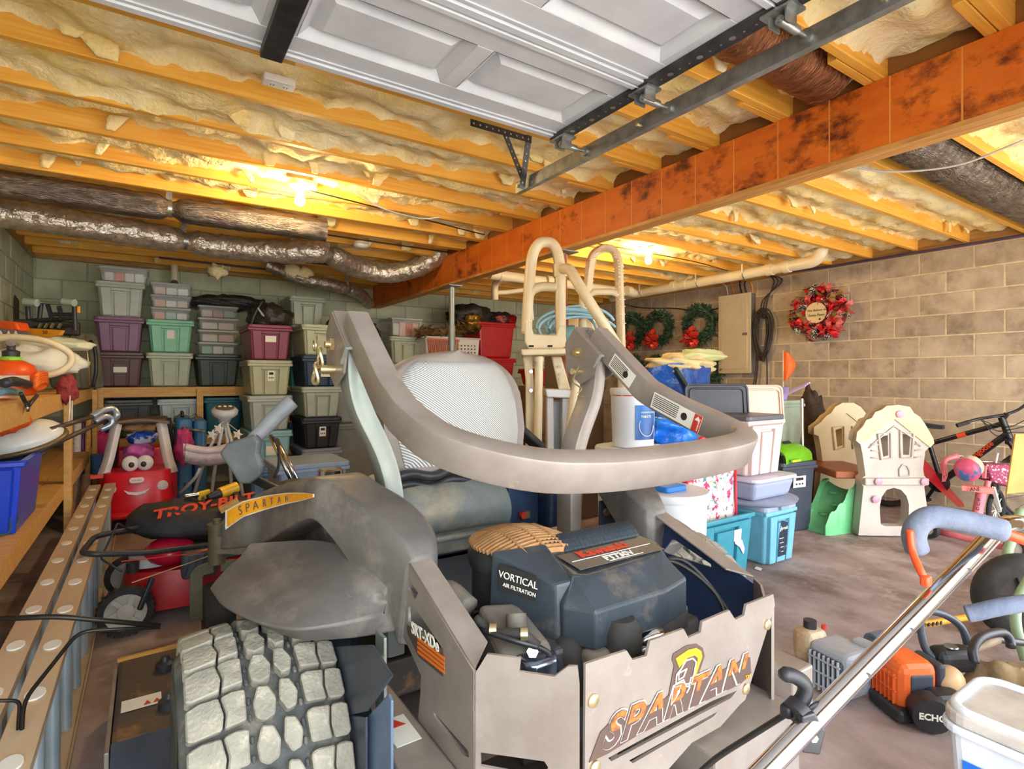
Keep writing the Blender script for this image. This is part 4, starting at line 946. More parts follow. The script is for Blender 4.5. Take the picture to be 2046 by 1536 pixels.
MB().rbox(at_d(1190, 1318, 1.16), (0.06, 0.06, 0.05), 0.02).build('spark_cover', tanm, mow, bevel=0.012)
MB().lathe([(0.02, -0.03), (0.024, -0.02), (0.024, 0.03), (0.012, 0.045)], at_d(1290, 1278, 1.25), 14, (0.6, -0.5, 0.3)).build('starter', 'chrome', mow)
for k, off in ((0, 0.0), (1, 0.03)):
    MB().tube(spline([(1.08, 1.02, 0.72), (1.16 + off, 0.98, 0.735), (1.225 + off, 0.90, 0.66 - off), (1.19 + off, 0.84, 0.575), (1.08, 0.80, 0.565)], 8), 0.0055, 7).build('cable_loop', 'cable', mow, smooth=180)
# ---- lower frame
for fx0 in (0.405, 2 * XC - 0.50): MB().boxp((fx0, 0.78, 0.30), (fx0 + 0.095, 1.60, 0.465)).build('frame_rail', bronze, mow, smooth=None, bevel=0.006)
MB().boxp((0.372, 1.30, 0.18), (0.405, 1.62, 0.52)).boxp((0.372, 1.12, 0.08), (0.405, 1.34, 0.40)).build('wheel_motor_plate', mat('frame_skytint', (108, 130, 158), 0.45, metal=0.3, col2=(84, 104, 132), scale=6), mow, smooth=None, bevel=0.006)  # same frame paint, its bluish sky reflection put into the colour
MB().add([(0.376, 1.20, 0.44), (0.40, 1.12, 0.47), (0.46, 1.5, 0.62), (0.376, 1.55, 0.60)], [(0, 1, 2, 3)]).build('gusset', shadepaint, mow, smooth=None)
fb_ = M.setdefault('frame_skytint', mat('frame_skytint', (108, 130, 158)))
for X_, m_, lst in ((0.374, shadepaint, [(648, 1292), (745, 1288), (785, 1350), (735, 1420), (700, 1428), (664, 1345)]), (0.388, fb_, [(735, 1432), (778, 1385), (784, 1400), (784, 1560), (735, 1560)]), (0.374, shadepaint, [(664, 1345), (700, 1428), (733, 1432), (733, 1560), (705, 1560)])):  # one paint in darker and lighter tones: shade and sky tint coloured in
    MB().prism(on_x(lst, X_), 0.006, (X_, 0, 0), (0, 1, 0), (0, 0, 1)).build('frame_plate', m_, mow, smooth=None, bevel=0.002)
MB().boxp((0.425, 1.145, 0.44), (0.432, 1.20, 0.66)).build('hanger_strap', strapm, mow, smooth=None, bevel=0.002)
MB().cyl((0.424, 1.17, 0.60), (0.412, 1.17, 0.60), 0.014, n=6).build('bolt', 'zinc', mow)
q0 = V((0.452, 1.12, 0.4665)); MB().box(q0, (0.055, 0.10, 0.001)).build('safety_label', 'paper', mow, smooth=None)
MB().prism([(-0.018, 0.012), (0.018, 0.012), (0.0, 0.04)], 0.001, q0 + V((0, 0, 0.0012)), (1, 0, 0), (0, 1, 0)).build('label_triangle', 'red_ink', mow, smooth=None)
MB().boxp((0.44, 0.74, 0.20), (0.90, 1.10, 0.34)).build('rear_hitch_frame', bronze, mow, smooth=None, bevel=0.006)
MB().boxp((0.95, 0.70, 0.30), (1.26, 0.98, 0.46)).build('bumper_box', bronze, mow, smooth=None, bevel=0.006)
MB().cyl((0.88, 0.66, 0.36), (0.88, 0.86, 0.42), 0.028, n=16).build('exhaust_tip', 'steel', mow)
MB().cyl((0.40, 1.06, 0.335), (0.388, 1.06, 0.335), 0.02, n=14).build('tail_lamp', 'red_ink', mow)
# ---- cutting deck
dk = MB().boxp((-0.085, 1.90, 0.06), (1.95, 2.45, 0.20)).build('cutting_deck', layer_noise(mat('deck_paint', (92, 82, 72), 0.55, metal=0.2, col2=(70, 64, 62), scale=5), (176, 124, 66), 6, 0.55, 0.75), mow, smooth=None, bevel=0.012)
MB().boxp((-0.10, 1.88, 0.05), (-0.088, 2.47, 0.19)).build('deck_skirt', bronze, dk, smooth=None, bevel=0.003)
MB().add([(-0.085, 1.90, 0.20), (0.30, 1.90, 0.20), (0.30, 1.72, 0.08), (-0.085, 1.72, 0.08)], [(0, 1, 2, 3)]).boxp((-0.085, 1.715, 0.05), (0.30, 1.725, 0.085)).build('deck_apron', shadepaint, dk, smooth=None)
p = at_z(283, 1402, 0.203); MB().box(p, (0.105, 0.07, 0.001)).build('deck_label', 'paper', dk, smooth=None)
MB().prism([(0.005, -0.025), (0.025, -0.025), (0.015, 0.0)], 0.001, p + V((0, 0, 0.001)), (1, 0, 0), (0, 1, 0)).prism([(0.03, -0.025), (0.05, -0.025), (0.04, 0.0)], 0.001, p + V((0, 0, 0.001)), (1, 0, 0), (0, 1, 0)).build('label_triangle', 'red_ink', dk, smooth=None)
for px, py in ((338, 1405), (330, 1330)):
    p = at_z(px, py, 0.21); MB().lathe([(0.03, -0.01), (0.03, 0.012), (0.016, 0.02), (0.012, 0.035)], p, 14).build('deck_bolt', 'black', dk)
MB().bar((-0.09, 2.44, 0.205), (0.6, 2.47, 0.205), 0.012, 0.012).build('deck_edge', mat('rust_edge', (204, 150, 72), 0.7), dk, smooth=None)
# ---- front casters
for sgn in (1, -1):
    f = (lambda p: V(p)) if sgn > 0 else mir
    X0, Y0 = 0.27, 2.90
    b = MB().cyl(f((X0, Y0, 0.36)), f((X0, Y0, 0.52)), 0.037, n=16).cyl(f((X0, Y0, 0.52)), f((X0, Y0, 0.545)), 0.042, n=16).cyl(f((X0, Y0, 0.545)), f((X0, Y0, 0.565)), 0.018, n=10)
    c = b.build('caster_post', olive, mow)
    fk = MB()
    for dx in (-0.085, 0.085):
        fk.sweep(fillet([f((X0 + dx * 0.2, Y0, 0.345)), f((X0 + dx, Y0 - 0.01, 0.34)), f((X0 + dx, Y0 - 0.05, 0.13))], 0.05, 4), rrect(0.012, 0.055, 0.004, 1))
    fk.build('caster_fork', olive, c, smooth=None)
    MB().lathe([(0.06, -0.062), (0.125, -0.06), (0.14, -0.035), (0.143, 0), (0.14, 0.035), (0.125, 0.06), (0.06, 0.062)], f((X0, Y0 - 0.05, 0.145)), 26, (1, 0, 0)).build('caster_wheel', 'rubber', c, smooth=50)
    MB().bar(f((X0, Y0, 0.45)), f((0.66, 2.6, 0.45)), 0.06, 0.08).build('front_arm', bronze, mow, smooth=None, bevel=0.006)
MB().boxp((0.55, 2.4, 0.34), (1.33, 2.95, 0.40)).build('foot_platform', shadepaint, mow, smooth=None, bevel=0.006)
# ---- control panel, lap bars, arm pads
cp = MB().add([at_y(1015, 985, 1.98), at_y(1085, 985, 1.98), at_y(1080, 1052, 1.95), at_y(1015, 1035, 1.95)], [(0, 1, 2, 3)])
cpm = mat('panel_blue', (52, 78, 112), 0.4, metal=0.2, col2=(44, 64, 92), scale=5)
MB().boxp((1.21, 1.86, 0.62), (1.36, 1.90, 0.86)).build('control_panel', cpm, mow, smooth=None, bevel=0.006)
p = at_y(1042, 1028, 1.853); MB().lathe([(0.014, 0), (0.014, 0.02)], p, 14, (0, -1, 0)).build('blade_switch', 'red_ink', mow)
MB().box(p + V((0.022, -0.008, 0)), (0.018, 0.016, 0.028)).build('switch_guard', 'zinc', mow)
MB().boxp((1.36, 1.80, 0.60), (1.46, 2.1, 0.86)).build('tank_side', mat('tank_blue', (40, 56, 88), 0.35, col2=(34, 44, 70), scale=4), mow, bevel=0.03, seg=3)
pr_ = MB().prism([(-0.05, 0), (0.05, 0), (0.05, 0.07), (0.02, 0.10), (-0.05, 0.10)], 0.010, (1.40, 1.48, 0.68), (1, 0, 0), (0, 0, 1)).build('post_bracket', shadepaint, mow, smooth=None, bevel=0.003)
MB().cyl((1.375, 1.474, 0.74), (1.375, 1.462, 0.74), 0.014, n=6).build('bolt', 'zinc', mow)
# right arm pad and lap bar
MB().slab(lambda u, v: V((1.30 + 0.10 * u, 1.92 - 0.06 * u + 0.10 * v, 1.045 - 0.105 * u)), 4, 4, (0.012, 0.0, 0.024)).build('arm_pad', 'rubber', mow, smooth=None, bevel=0.008)
MB().tube(fillet([(1.235, 1.98, 0.80), (1.235, 1.97, 1.02), (1.19, 1.95, 1.10)], 0.06, 5), 0.024, 12).build('lap_bar', 'rubber', mow, smooth=180)
# left lap bar swung out with its broad pad
pd = [at_d(px, py, 2.0) for px, py in ((440, 905), (455, 885), (512, 866), (523, 880), (520, 905), (529, 930), (524, 950), (500, 966), (480, 966), (462, 935))]
c = sum(pd, V()) / len(pd); U_, W_ = V((CS, -SN, 0)), V((0, 0, 1))
MB().prism([((p - c).dot(U_), p.z - c.z) for p in pd], 0.032, c, U_, W_).build('arm_pad', mat('arm_pad_grey', (120, 124, 126), 0.5, col2=(100, 104, 106), scale=8), mow, smooth=None, bevel=0.013, seg=3)
MB().tube([at_d(500, 885, 2.02), at_d(545, 838, 2.08), at_d(583, 802, 2.12)], [0.024, 0.030, 0.030], 14).build('lap_bar', mat('lap_grip', (158, 162, 166), 0.5, col2=(138, 142, 146), scale=9), mow, smooth=60)
MB().tube([at_d(490, 950, 2.03), V((0.52, 2.05, 0.75)), V((0.60, 2.05, 0.55))], 0.016, 10).build('lap_bar_stem', 'dark_steel', mow, smooth=180)
# fuel tank hump behind the left fender
MB().boxp((0.42, 1.75, 0.55), (0.60, 2.5, 0.80)).build('fuel_tank', mat('tank_black', (46, 44, 44), 0.35, col2=(70, 64, 58), scale=5), mow, bevel=0.07, seg=4)
p = at_d(660, 945, 2.05); MB().lathe([(0.045, -0.03), (0.045, 0.012), (0.038, 0.018)], p, 18).build('fuel_cap', 'chrome', mow)
# ================================================================== TOTES
MESH = {}
def tote(label, cx, yf, z0, w, d, h, col, lid=None, rotz=0.0, sticker=None, ribs=True, name='storage_tote', group=None, open_top=False, rough=0.4):
    """moulded storage tote, front (with its handle channels) towards -Y at yf"""
    t = thing(name, label, 'storage tote', (0, 0, 0), 0, group)
    m = plastic(col, rough)
    wb, wt, db, dt = w * 0.80, w * 0.93, d * 0.84, d * 0.95
    hb = h - 0.035
    fb, ft = (d - db) / 2, (d - dt) / 2
    def fy(z): return fb + (ft - fb) * z / hb
    def fx(z): return (wb + (wt - wb) * z / hb) / 2
    key = ('body', round(w, 3), round(d, 3), round(h, 3), ribs, open_top)
    if key not in MESH:
        b = MB()
        if open_top:
            th = 0.006
            o = [[(-fx(z), fy(z)), (fx(z), fy(z)), (fx(z), d - fy(z)), (-fx(z), d - fy(z))] for z in (0, hb)]
            vs = [(x, y, 0) for x, y in o[0]] + [(x, y, hb) for x, y in o[1]] + [(x * 0.97, y + (th if y < d / 2 else -th), hb) for x, y in o[1]] + [(x * 0.96, y + (th if y < d / 2 else -th), 0.008) for x, y in o[0]]
            b.add(vs, [(3, 2, 1, 0)] + [(i, (i + 1) % 4, 4 + (i + 1) % 4, 4 + i) for i in range(4)] + [(4 + i, 4 + (i + 1) % 4, 8 + (i + 1) % 4, 8 + i) for i in range(4)] + [(8 + i, 8 + (i + 1) % 4, 12 + (i + 1) % 4, 12 + i) for i in range(4)] + [(12, 13, 14, 15)])
        else:
            b.frustum((0, d / 2, 0), (wb, db), (wt, dt), hb)
        MESH[key] = b
    b = MB(); b.v = list(MESH[key].v); b.f = list(MESH[key].f)
    b.build('body', m, t, smooth=None, bevel=min(0.03, w * 0.06), seg=3)
    if ribs:
        def proud(x0f, x1f, z0_, z1_, pr, nm):
            q = MB(); vs = []
            for dy in (0.004, -pr):
                for xf, z in ((x0f, z0_), (x1f, z0_), (x1f, z1_), (x0f, z1_)): vs.append((xf * fx(z), fy(z) + dy, z))
            q.add(vs, [(0, 3, 2, 1), (4, 5, 6, 7), (0, 1, 5, 4), (1, 2, 6, 5), (2, 3, 7, 6), (3, 0, 4, 7)])
            q.build(nm, m, t, smooth=None, bevel=0.004, seg=1)
        proud(-0.88, -0.43, 0.012, hb - 0.03, 0.026, 'front_panel')
        proud(-0.31, 0.31, 0.012, hb - 0.075, 0.026, 'front_panel')
        proud(0.43, 0.88, 0.012, hb - 0.03, 0.026, 'front_panel')
        proud(-0.44, 0.44, hb - 0.058, hb - 0.03, 0.028, 'handle')
    rm = MB()
    for a, c in (((0, 0.012, hb - 0.012), (w, 0.026, 0.026)), ((0, d - 0.012, hb - 0.012), (w, 0.026, 0.026)), ((-w / 2 + 0.012, d / 2, hb - 0.012), (0.026, d - 0.05, 0.026)), ((w / 2 - 0.012, d / 2, hb - 0.012), (0.026, d - 0.05, 0.026))):
        rm.box(a, c)
    rm.build('rim', m, t, smooth=None, bevel=0.006)
    if not open_top:
        ml = plastic(lid, rough) if lid else m
        MB().rbox((0, d / 2, h - 0.018), (w * 1.02, d * 1.01, 0.034), 0.04, 3).build('lid', ml, t, smooth=None, bevel=0.007)
    if sticker:
        sx, sz, sw, sh, kind = sticker
        z = sz * hb; y = fy(z) - 0.028
        MB().prism([(-sw / 2, -sh / 2), (sw / 2, -sh / 2), (sw / 2, sh / 2), (-sw / 2, sh / 2)], 0.001, (sx * w / 2, y, z), (1, 0, 0), (0, fy(1) - fy(0), 1)).build('paper_label', 'paper', t, smooth=None)
        if kind:
            MB().prism([(-sw * 0.3, sh * 0.1), (sw * 0.3, sh * 0.1), (sw * 0.3, sh * 0.35), (-sw * 0.3, sh * 0.35)], 0.001, (sx * w / 2, y - 0.001, z), (1, 0, 0), (0, fy(1) - fy(0), 1)).build('label_print', 'ink', t, smooth=None)
            for k in (-1, 0, 1): MB().box((sx * w / 2 + k * sw * 0.24, y - 0.001, z - sh * 0.2), (sw * 0.14, 0.001, sh * 0.14)).build('label_print', 'ink', t, smooth=None)
    t.location = (cx, yf, z0); t.rotation_euler = (0, 0, rotz)
    return t
def xspan(px0, px1, Y): return at_y(px0, 755, Y).x, at_y(px1, 755, Y).x
def clear_box(label, x0, x1, yf, z0, d, h, contents, group=None):
    w = x1 - x0; t = thing('clear_box', label, 'storage box', (0, 0, 0), 0, group)
    MB().frustum((0, d / 2, 0.0), (w * 0.86, d * 0.9), (w * 0.96, d * 0.97), h - 0.015).build('body', 'fence_clear', t, smooth=None, bevel=0.012)
    MB().rbox((0, d / 2, h - 0.012), (w, d, 0.022), 0.02, 2).build('lid', mat('clear_lid', (216, 216, 206), 0.3, alpha=0.6), t, smooth=None, bevel=0.004)
    rnd = random.Random(label)
    for k, c in enumerate(contents):
        n = len(contents); cw = w * 0.80 / n
        b = MB().box((-w * 0.40 + cw * (k + 0.5), 0.03 + d * 0.22 + rnd.uniform(0, 0.02), (h - 0.03) * 0.46), (cw * 0.94, d * 0.36, (h - 0.03) * rnd.uniform(0.72, 0.9)))
        b.build('folded_item', plastic(c, 0.7), t, smooth=None, bevel=0.012)
    t.location = ((x0 + x1) / 2, yf, z0)
    return t
YS = 6.70; SH = 1.131
TG = (172, 174, 150); PALE = (182, 190, 158)
def col_tote(px0, px1, Y, z0, h, d, col, label, **k):
    a, b = xspan(px0, px1, Y)
    return tote(label, (a + b) / 2, Y, z0, b - a, d, h, col, **k)
# back shelf, left stack
col_tote(190, 288, YS, SH, 0.346, 0.60, (96, 62, 58), 'dark maroon tote with white card at the bottom of the leftmost shelf stack', sticker=(0, 0.55, 0.11, 0.055, False))
col_tote(187, 288, YS, SH + 0.346, 0.350, 0.60, (138, 92, 120), 'purple tote second up in the leftmost shelf stack')
col_tote(190, 290, YS, SH + 0.696, 0.346, 0.60, (196, 198, 176), 'pale grey tote topped by a clear box in the leftmost stack')
a, b = xspan(196, 298, YS)
clear_box('clear box with an orange packet on top of the leftmost shelf stack', a, b, YS + 0.02, SH + 1.042, 0.42, 0.15, [(226, 206, 190), (240, 104, 36), (226, 206, 190), (236, 226, 214)])
col_tote(292, 386, YS, SH, 0.350, 0.60, (184, 192, 162), 'pale green tote under the mint tote on the wooden shelf')
col_tote(292, 388, YS, SH + 0.350, 0.340, 0.60, (136, 206, 164), 'mint green tote with white sticker below three clear boxes', sticker=(0, 0.62, 0.065, 0.085, False))
a, b = xspan(299, 383, YS)
for k, (lab, c) in enumerate((('clear box resting directly on the mint tote', [(236, 150, 110), (150, 190, 170), (240, 236, 224)]), ('middle one of the three clear boxes above the mint tote', [(226, 160, 110), (240, 232, 220), (226, 196, 180)]), ('highest of the three clear boxes above the mint tote', [(232, 190, 166), (236, 226, 214), (240, 240, 232)]))):
    clear_box(lab, a, b + k * 0.006, YS + 0.02, SH + 0.690 + k * 0.128, 0.40, 0.126, c)
col_tote(390, 482, YS, SH, 0.345, 0.60, (62, 72, 64), 'dark green-black tote at the right end of the wooden shelf')
a, b = xspan(395, 478, YS)
for k, (lab, c) in enumerate((('lowest clear box in the stack of four on the dark tote', [(150, 210, 180), (240, 236, 226), (190, 200, 190)]), ('second clear box up with pink fabric on the dark tote', [(232, 226, 216), (226, 180, 176)]), ('third clear box up with white linens on the dark tote', [(236, 226, 214), (232, 214, 206)]), ('top clear box of four with floral fabric below the black bag', [(226, 206, 180), (210, 150, 150), (150, 180, 170)]))):
    clear_box(lab, a, b, YS + 0.02, SH + 0.345 + k * 0.131, 0.40, 0.129, c)
def sack(name, label, cat, c, r, m, lump=0.5, seed=1.0, n=26, mm=18, rot=None):
    b = MB().ell(c, r, n, mm, rot, lump, seed)
    for i, p in enumerate(b.v):
        q = p - V(c); b.v[i] = p + q.normalized() * 0.035 * min(r) / 0.1 * noise.noise(p * 17)
    return tag(b.build(name, m, smooth=180), label, cat)
bagm = mat('black_bag', (44, 42, 40), 0.35, col2=(64, 60, 54), scale=9, bump=0.6, bscale=40)
p = at_y(455, 603, 7.0); sack('black_bag', 'long black plastic bag lying over the clear boxes on the shelf', 'bag', (p.x, 7.02, 2.07), (0.40, 0.17, 0.085), bagm, 0.5, 2.2)
# free-standing stack left of the mower (floor to head height)
Y4 = 5.85
for k, (c, lab, st) in enumerate((((108, 150, 190), 'blue tote at the foot of the stack with the maroon top', None), ((150, 196, 206), 'light blue tote with sticker second from the floor under grey totes', (0.0, 0.5, 0.09, 0.09, False)), ((178, 186, 178), 'grey tote mid stack behind the grey control lever', None), ((182, 186, 150), 'sage tote with face label directly under the maroon tote', (0.02, 0.62, 0.065, 0.10, True)), ((136, 50, 76), 'maroon tote with paper label crowning the middle stack', (0.0, 0.66, 0.10, 0.06, False)))):
    h = 0.349
    col_tote(495 + (2 if k < 2 else 0), 585, Y4, k * h, h, 0.60, c, lab, sticker=st)
p = at_y(540, 625, 6.1)
sack('black_bag', 'black cloth bag slumped on top of the maroon tote', 'bag', (1.06, 6.16, 1.747 + 0.10), (0.20, 0.22, 0.13), bagm, 0.35, 6.1)
t = thing('folding_handle', 'black tool with curved grey handle leaning on the bag above the maroon tote', 'tool', (0.9, 6.0, 1.75))
MB().tube(spline([at_y(500, 655, 6.0), at_y(508, 630, 5.98), at_y(522, 605, 5.98), at_y(527, 600, 6.0)], 6), 0.018, 8).build('handle', 'black', t, smooth=180)
MB().tube(spline([at_y(515, 615, 5.95), at_y(520, 622, 5.94), at_y(527, 632, 5.94)], 4), 0.010, 8).build('lever', mat('grey_lever', (170, 168, 160), 0.5), t, smooth=180)
# stack right of it, partly behind the roll bar
Y5 = 5.75; z = 0.19
a, b = xspan(604, 684, Y5)
tote('shallow blue-grey tote at the very bottom beside the mower fender', (a + b) / 2, Y5, 0.0, b - a, 0.60, 0.19, (120, 132, 156), ribs=False)
for c, lab, st, lid in (((140, 150, 172), 'grey-blue tote with white label low in the stack behind the roll bar', (0.05, 0.62, 0.10, 0.05, False), (132, 140, 158)), ((40, 42, 48), 'black tote with face label beneath a grey tote behind the roll bar', (0.0, 0.62, 0.065, 0.10, True), None), ((172, 182, 168), 'grey-green tote between the navy and black totes behind the roll bar', None, None), ((44, 60, 84), 'navy tote with face label behind the roll bar chain', (0.15, 0.56, 0.095, 0.115, True), None), ((184, 192, 160), 'pale sage tote on top of the navy tote behind the roll bar', None, None)):
    tote(lab, (a + b) / 2, Y5, z, b - a, 0.60, 0.3145, c, lid=lid, sticker=st); z += 0.3145
a, b = xspan(578, 650, 6.5); z = 0
for k, (c, lab) in enumerate((((150, 154, 160), 'grey tote lowest in the hidden back stack beside the post'), ((120, 140, 160), 'blue-grey tote second in the back stack'), ((150, 160, 150), 'dull green tote third in the back stack'), ((84, 190, 168), 'teal tote showing as a sliver between two stacks'), ((160, 168, 150), 'sage tote hidden under the highest pale tote'), ((186, 192, 166), 'highest pale tote near the ceiling left of the roll bar'))):
    h = 0.362 if k < 5 else 0.33
    tote(lab, (a + b) / 2, 6.48, z, b - a, 0.56, h, c); z += h
sack('garbage_bag', 'round stuffed black garbage bag behind the left roll bar hinge', 'bag', (1.95, 6.27, 1.70), (0.29, 0.2, 0.25), bagm, 0.25, 8.8)
tote('sage tote supporting the round black garbage bag', 1.95, 6.05, 0.72, 0.56, 0.58, 0.72, (150, 156, 140), ribs=False)
tote('large grey tote on the floor under the garbage bag', 1.95, 6.05, 0.0, 0.58, 0.60, 0.72, (128, 132, 130), ribs=False)
MB_p = MB().ell((2.03, 5.98, 1.53), (0.20, 0.09, 0.12), 18, 12, None, 0.2, 3.0)
tag(MB_p.build('white_pillow', mat('pillow_cloth', (226, 226, 208), 0.9, bump=0.2, bscale=30), smooth=180), 'white pillow squeezed below the black garbage bag', 'pillow')
# group near the far end of the beam
a, b = xspan(780, 850, 6.7); z = 0
for k, (c, lab) in enumerate((((140, 150, 140), 'olive tote at the base of the far stack behind the seat'), ((160, 166, 150), 'khaki tote second in the far stack behind the seat'), ((150, 160, 140), 'moss tote third in the far stack behind the seat'), ((184, 192, 164), 'pale green tote level with the seat top behind the mower'), ((188, 196, 170), 'pale green tote under the clear box with a red bow'))):
    tote(lab, (a + b) / 2, 6.7, z, b - a, 0.55, 0.351, c); z += 0.351
clear_box('clear box with red bow and peach cloth behind the steel post', a + 0.02, b - 0.02, 6.72, z, 0.45, 0.24, [(206, 206, 186), (236, 176, 130), (226, 60, 40), (240, 190, 150)])
# laundry basket with garland
t = thing('laundry_basket', 'white laundry basket with round holes holding an orange bowl behind the seat', 'basket', (2.95, 6.55, 1.40))
x0, x1 = xspan(852, 955, 6.5)
bk = []
holes = []
for i in range(14):
    for j in range(3): holes.append(circ(0.012, 8, 0.05 + i * (x1 - x0 - 0.1) / 13, 0.06 + j * 0.045))
plate('front_wall', [(0, 0), (x1 - x0, 0), (x1 - x0 + 0.02, 0.24), (-0.02, 0.24)], holes, 0.004, (x0, 6.5, 1.50), (1, 0, 0), (0, 0, 1), 'white', t)
MB().boxp((x0, 6.5, 1.50), (x1, 6.95, 1.506)).build('floor_panel', 'white', t, smooth=None)
MB().boxp((x0, 6.945, 1.50), (x1, 6.95, 1.74)).build('back_wall', 'white', t, smooth=None)
MB().boxp((x0, 6.5, 1.50), (x0 + 0.004, 6.95, 1.74)).build('end_wall', 'white', t, smooth=None)
MB().boxp((x1 - 0.004, 6.5, 1.50), (x1, 6.95, 1.74)).build('end_wall', 'white', t, smooth=None)
MB().tube([V((x, y, 1.745)) for x, y in ((x0 - 0.02, 6.49), (x1 + 0.02, 6.49), (x1 + 0.02, 6.96), (x0 - 0.02, 6.96))], 0.012, 8, closed=True).build('rim', 'white', t, smooth=180)
tote('beige tote holding up the laundry basket behind the seat', (x0 + x1) / 2, 6.5, 0.75, x1 - x0, 0.5, 0.75, (190, 180, 160), ribs=False)
tote('grey floor tote under the laundry basket stack', (x0 + x1) / 2, 6.5, 0.0, x1 - x0, 0.5, 0.75, (150, 146, 140), ribs=False)
t = thing('orange_bin', 'orange slatted bin on the left side of the laundry basket', 'bin', (2.6, 6.4, 1.5)); 
for i in range(16): MB().cyl((x0 + 0.03 + i * 0.025, 6.47, 1.50), (x0 + 0.0 + i * 0.029, 6.455, 1.72), 0.009, n=6).build('slat', plastic((214, 100, 40)), t)
MB().boxp((x0 + 0.005, 6.452, 1.70), (x0 + 0.45, 6.476, 1.725)).build('rim', plastic((214, 100, 40)), t, smooth=None)
leafm = mat('dry_garland', (150, 116, 62), 0.7, col2=(96, 70, 34), scale=20)
g = thing('dried_garland', 'dry brown leaf garland heaped on the laundry basket', 'garland', (2.9, 6.6, 1.76))
rnd = random.Random(3)
core = MB().tube(spline([(x0 - 0.05, 6.6, 1.80), (x0 + 0.25, 6.62, 1.83), (x0 + 0.5, 6.66, 1.87), (x1 - 0.02, 6.7, 1.90)], 8), 0.05, 8).build('core', leafm, g, smooth=180)
leaf = MB().add([(0, 0, 0), (0.02, 0.05, 0.008), (0, 0.13, -0.004), (-0.02, 0.05, 0.008)], [(0, 1, 2, 3)]).mesh('leaf'); leaf.materials.append(leafm)
for i in range(130):
    s = rnd.random(); o = put('leaf', leaf, g)
    o.location = V((x0 - 0.1 + s * (x1 - x0 + 0.1), 6.6 + rnd.uniform(-0.08, 0.1), 1.78 + 0.12 * s + rnd.uniform(-0.02, 0.06))) - V((2.9, 6.6, 1.76)); o.rotation_euler = (rnd.uniform(-1, 1), rnd.uniform(-1, 1), rnd.uniform(0, 6.3))
goldm = mat('gold_wrap', (196, 150, 60), 0.25, metal=0.7, bump=0.8, bscale=25, col2=(90, 60, 30), scale=6)
sack('gold_parcel', 'crinkled gold-wrapped bundle beside the red tote', 'parcel', (x1 + 0.02, 6.72, 1.98), (0.17, 0.14, 0.15), goldm, 0.4, 4.4)
# red totes
a, b = xspan(955, 1032, 6.6); z = 0
for lab in ('red tote on the floor at the back behind the seat', 'red tote second from the floor at the back', 'red tote under the topmost red tote', 'topmost bright red tote with black bags on it behind the seat'):
    tote(lab, (a + b) / 2, 6.6, z, b - a, 0.55, 0.5, (198, 26, 30), ribs=False, rough=0.35); z += 0.5
sack('black_bag', 'glossy black bag bulging over the gold bundle', 'bag', (a + 0.02, 6.85, 2.09), (0.34, 0.2, 0.16), bagm, 0.3, 12.0)
sack('dark_fabric', 'dark floral cloth with pink roses on the topmost red tote', 'cloth', (a + 0.48, 6.8, 2.07), (0.22, 0.17, 0.10), mat('rose_cloth', (40, 30, 34), 0.7, col2=(196, 96, 84), scale=9, lo=0.55, hi=0.62), 0.4, 14.0)
sack('red_tinsel', 'bunch of shiny red tinsel at the corner of the topmost red tote', 'tinsel', (b - 0.04, 6.7, 2.06), (0.09, 0.09, 0.075), mat('tinsel', (170, 20, 30), 0.25, metal=0.5, bump=1.0, bscale=60), 0.5, 15.0)
a, b = xspan(1083, 1142, 5.6); z = 0
for k, (h, c, lab) in enumerate(((0.5, (128, 100, 70), 'brown tote on the floor behind the pool ladder'), (0.62, (150, 120, 88), 'tan tote carrying the red tote behind the pool ladder'), (0.22, (186, 28, 32), 'red tote with face label glimpsed through the pool ladder'))):
    tote(lab, (a + b) / 2, 5.6, z, (b - a) * 1.15, 0.5, h, c, ribs=False, sticker=(-0.35, 0.6, 0.06, 0.09, True) if k == 2 else None); z += h
# ================================================================== WOODEN SHELVES
t = thing('wooden_shelf', 'wooden shelf of pine boards along the back wall under the totes', 'shelf', (0.6, 7.0, 0))
xa, xb = at_y(193, 780, 6.66).x, 1.42
for zz in (SH - 0.003, 0.62):
    MB().boxp((xa, 6.655, zz - 0.10), (xb, 6.693, zz - 0.018)).build('front_rail', 'pine', t, smooth=None, bevel=0.003)
    MB().boxp((xa, 6.655, zz - 0.018), (xb, 7.34, zz)).build('board', 'pine', t, smooth=None)
for x in (xa + 0.025, 0.46, xb - 0.06):
    for y in (6.64, 7.30): MB().boxp((x - 0.03, y - 0.02, 0), (x + 0.03, y + 0.02, SH - 0.02)).build('leg', 'pine', t, smooth=None, bevel=0.003)
col_tote(206, 306, 6.72, 0.622, 0.38, 0.55, (74, 78, 72), 'charcoal tote under the wooden shelf on the left')
col_tote(314, 405, 6.72, 0.622, 0.38, 0.55, (190, 202, 200), 'pale grey-blue tote with a white note under the wooden shelf', sticker=(0.05, 0.5, 0.11, 0.09, False))
col_tote(407, 488, 6.72, 0.622, 0.39, 0.55, (30, 106, 126), 'deep teal tote under the right end of the wooden shelf', ribs=False)
t = thing('wooden_shelf', 'long pine shelf along the left wall full of garden gear', 'shelf', (-0.7, 4.5, 0))
for zz in (1.123, 0.57):
    MB().boxp((-0.468, 2.15, zz - 0.095), (-0.43, 6.6, zz - 0.012)).build('front_rail', 'pine', t, smooth=None, bevel=0.003)
    MB().boxp((-0.95, 2.15, zz - 0.095), (-0.912, 6.6, zz - 0.012)).build('back_rail', 'pine', t, smooth=None, bevel=0.003)
    for k in range(5): MB().boxp((-0.95 + k * 0.105, 2.15, zz - 0.012), (-0.95 + k * 0.105 + 0.10, 6.6, zz)).build('board', 'pine', t, smooth=None)
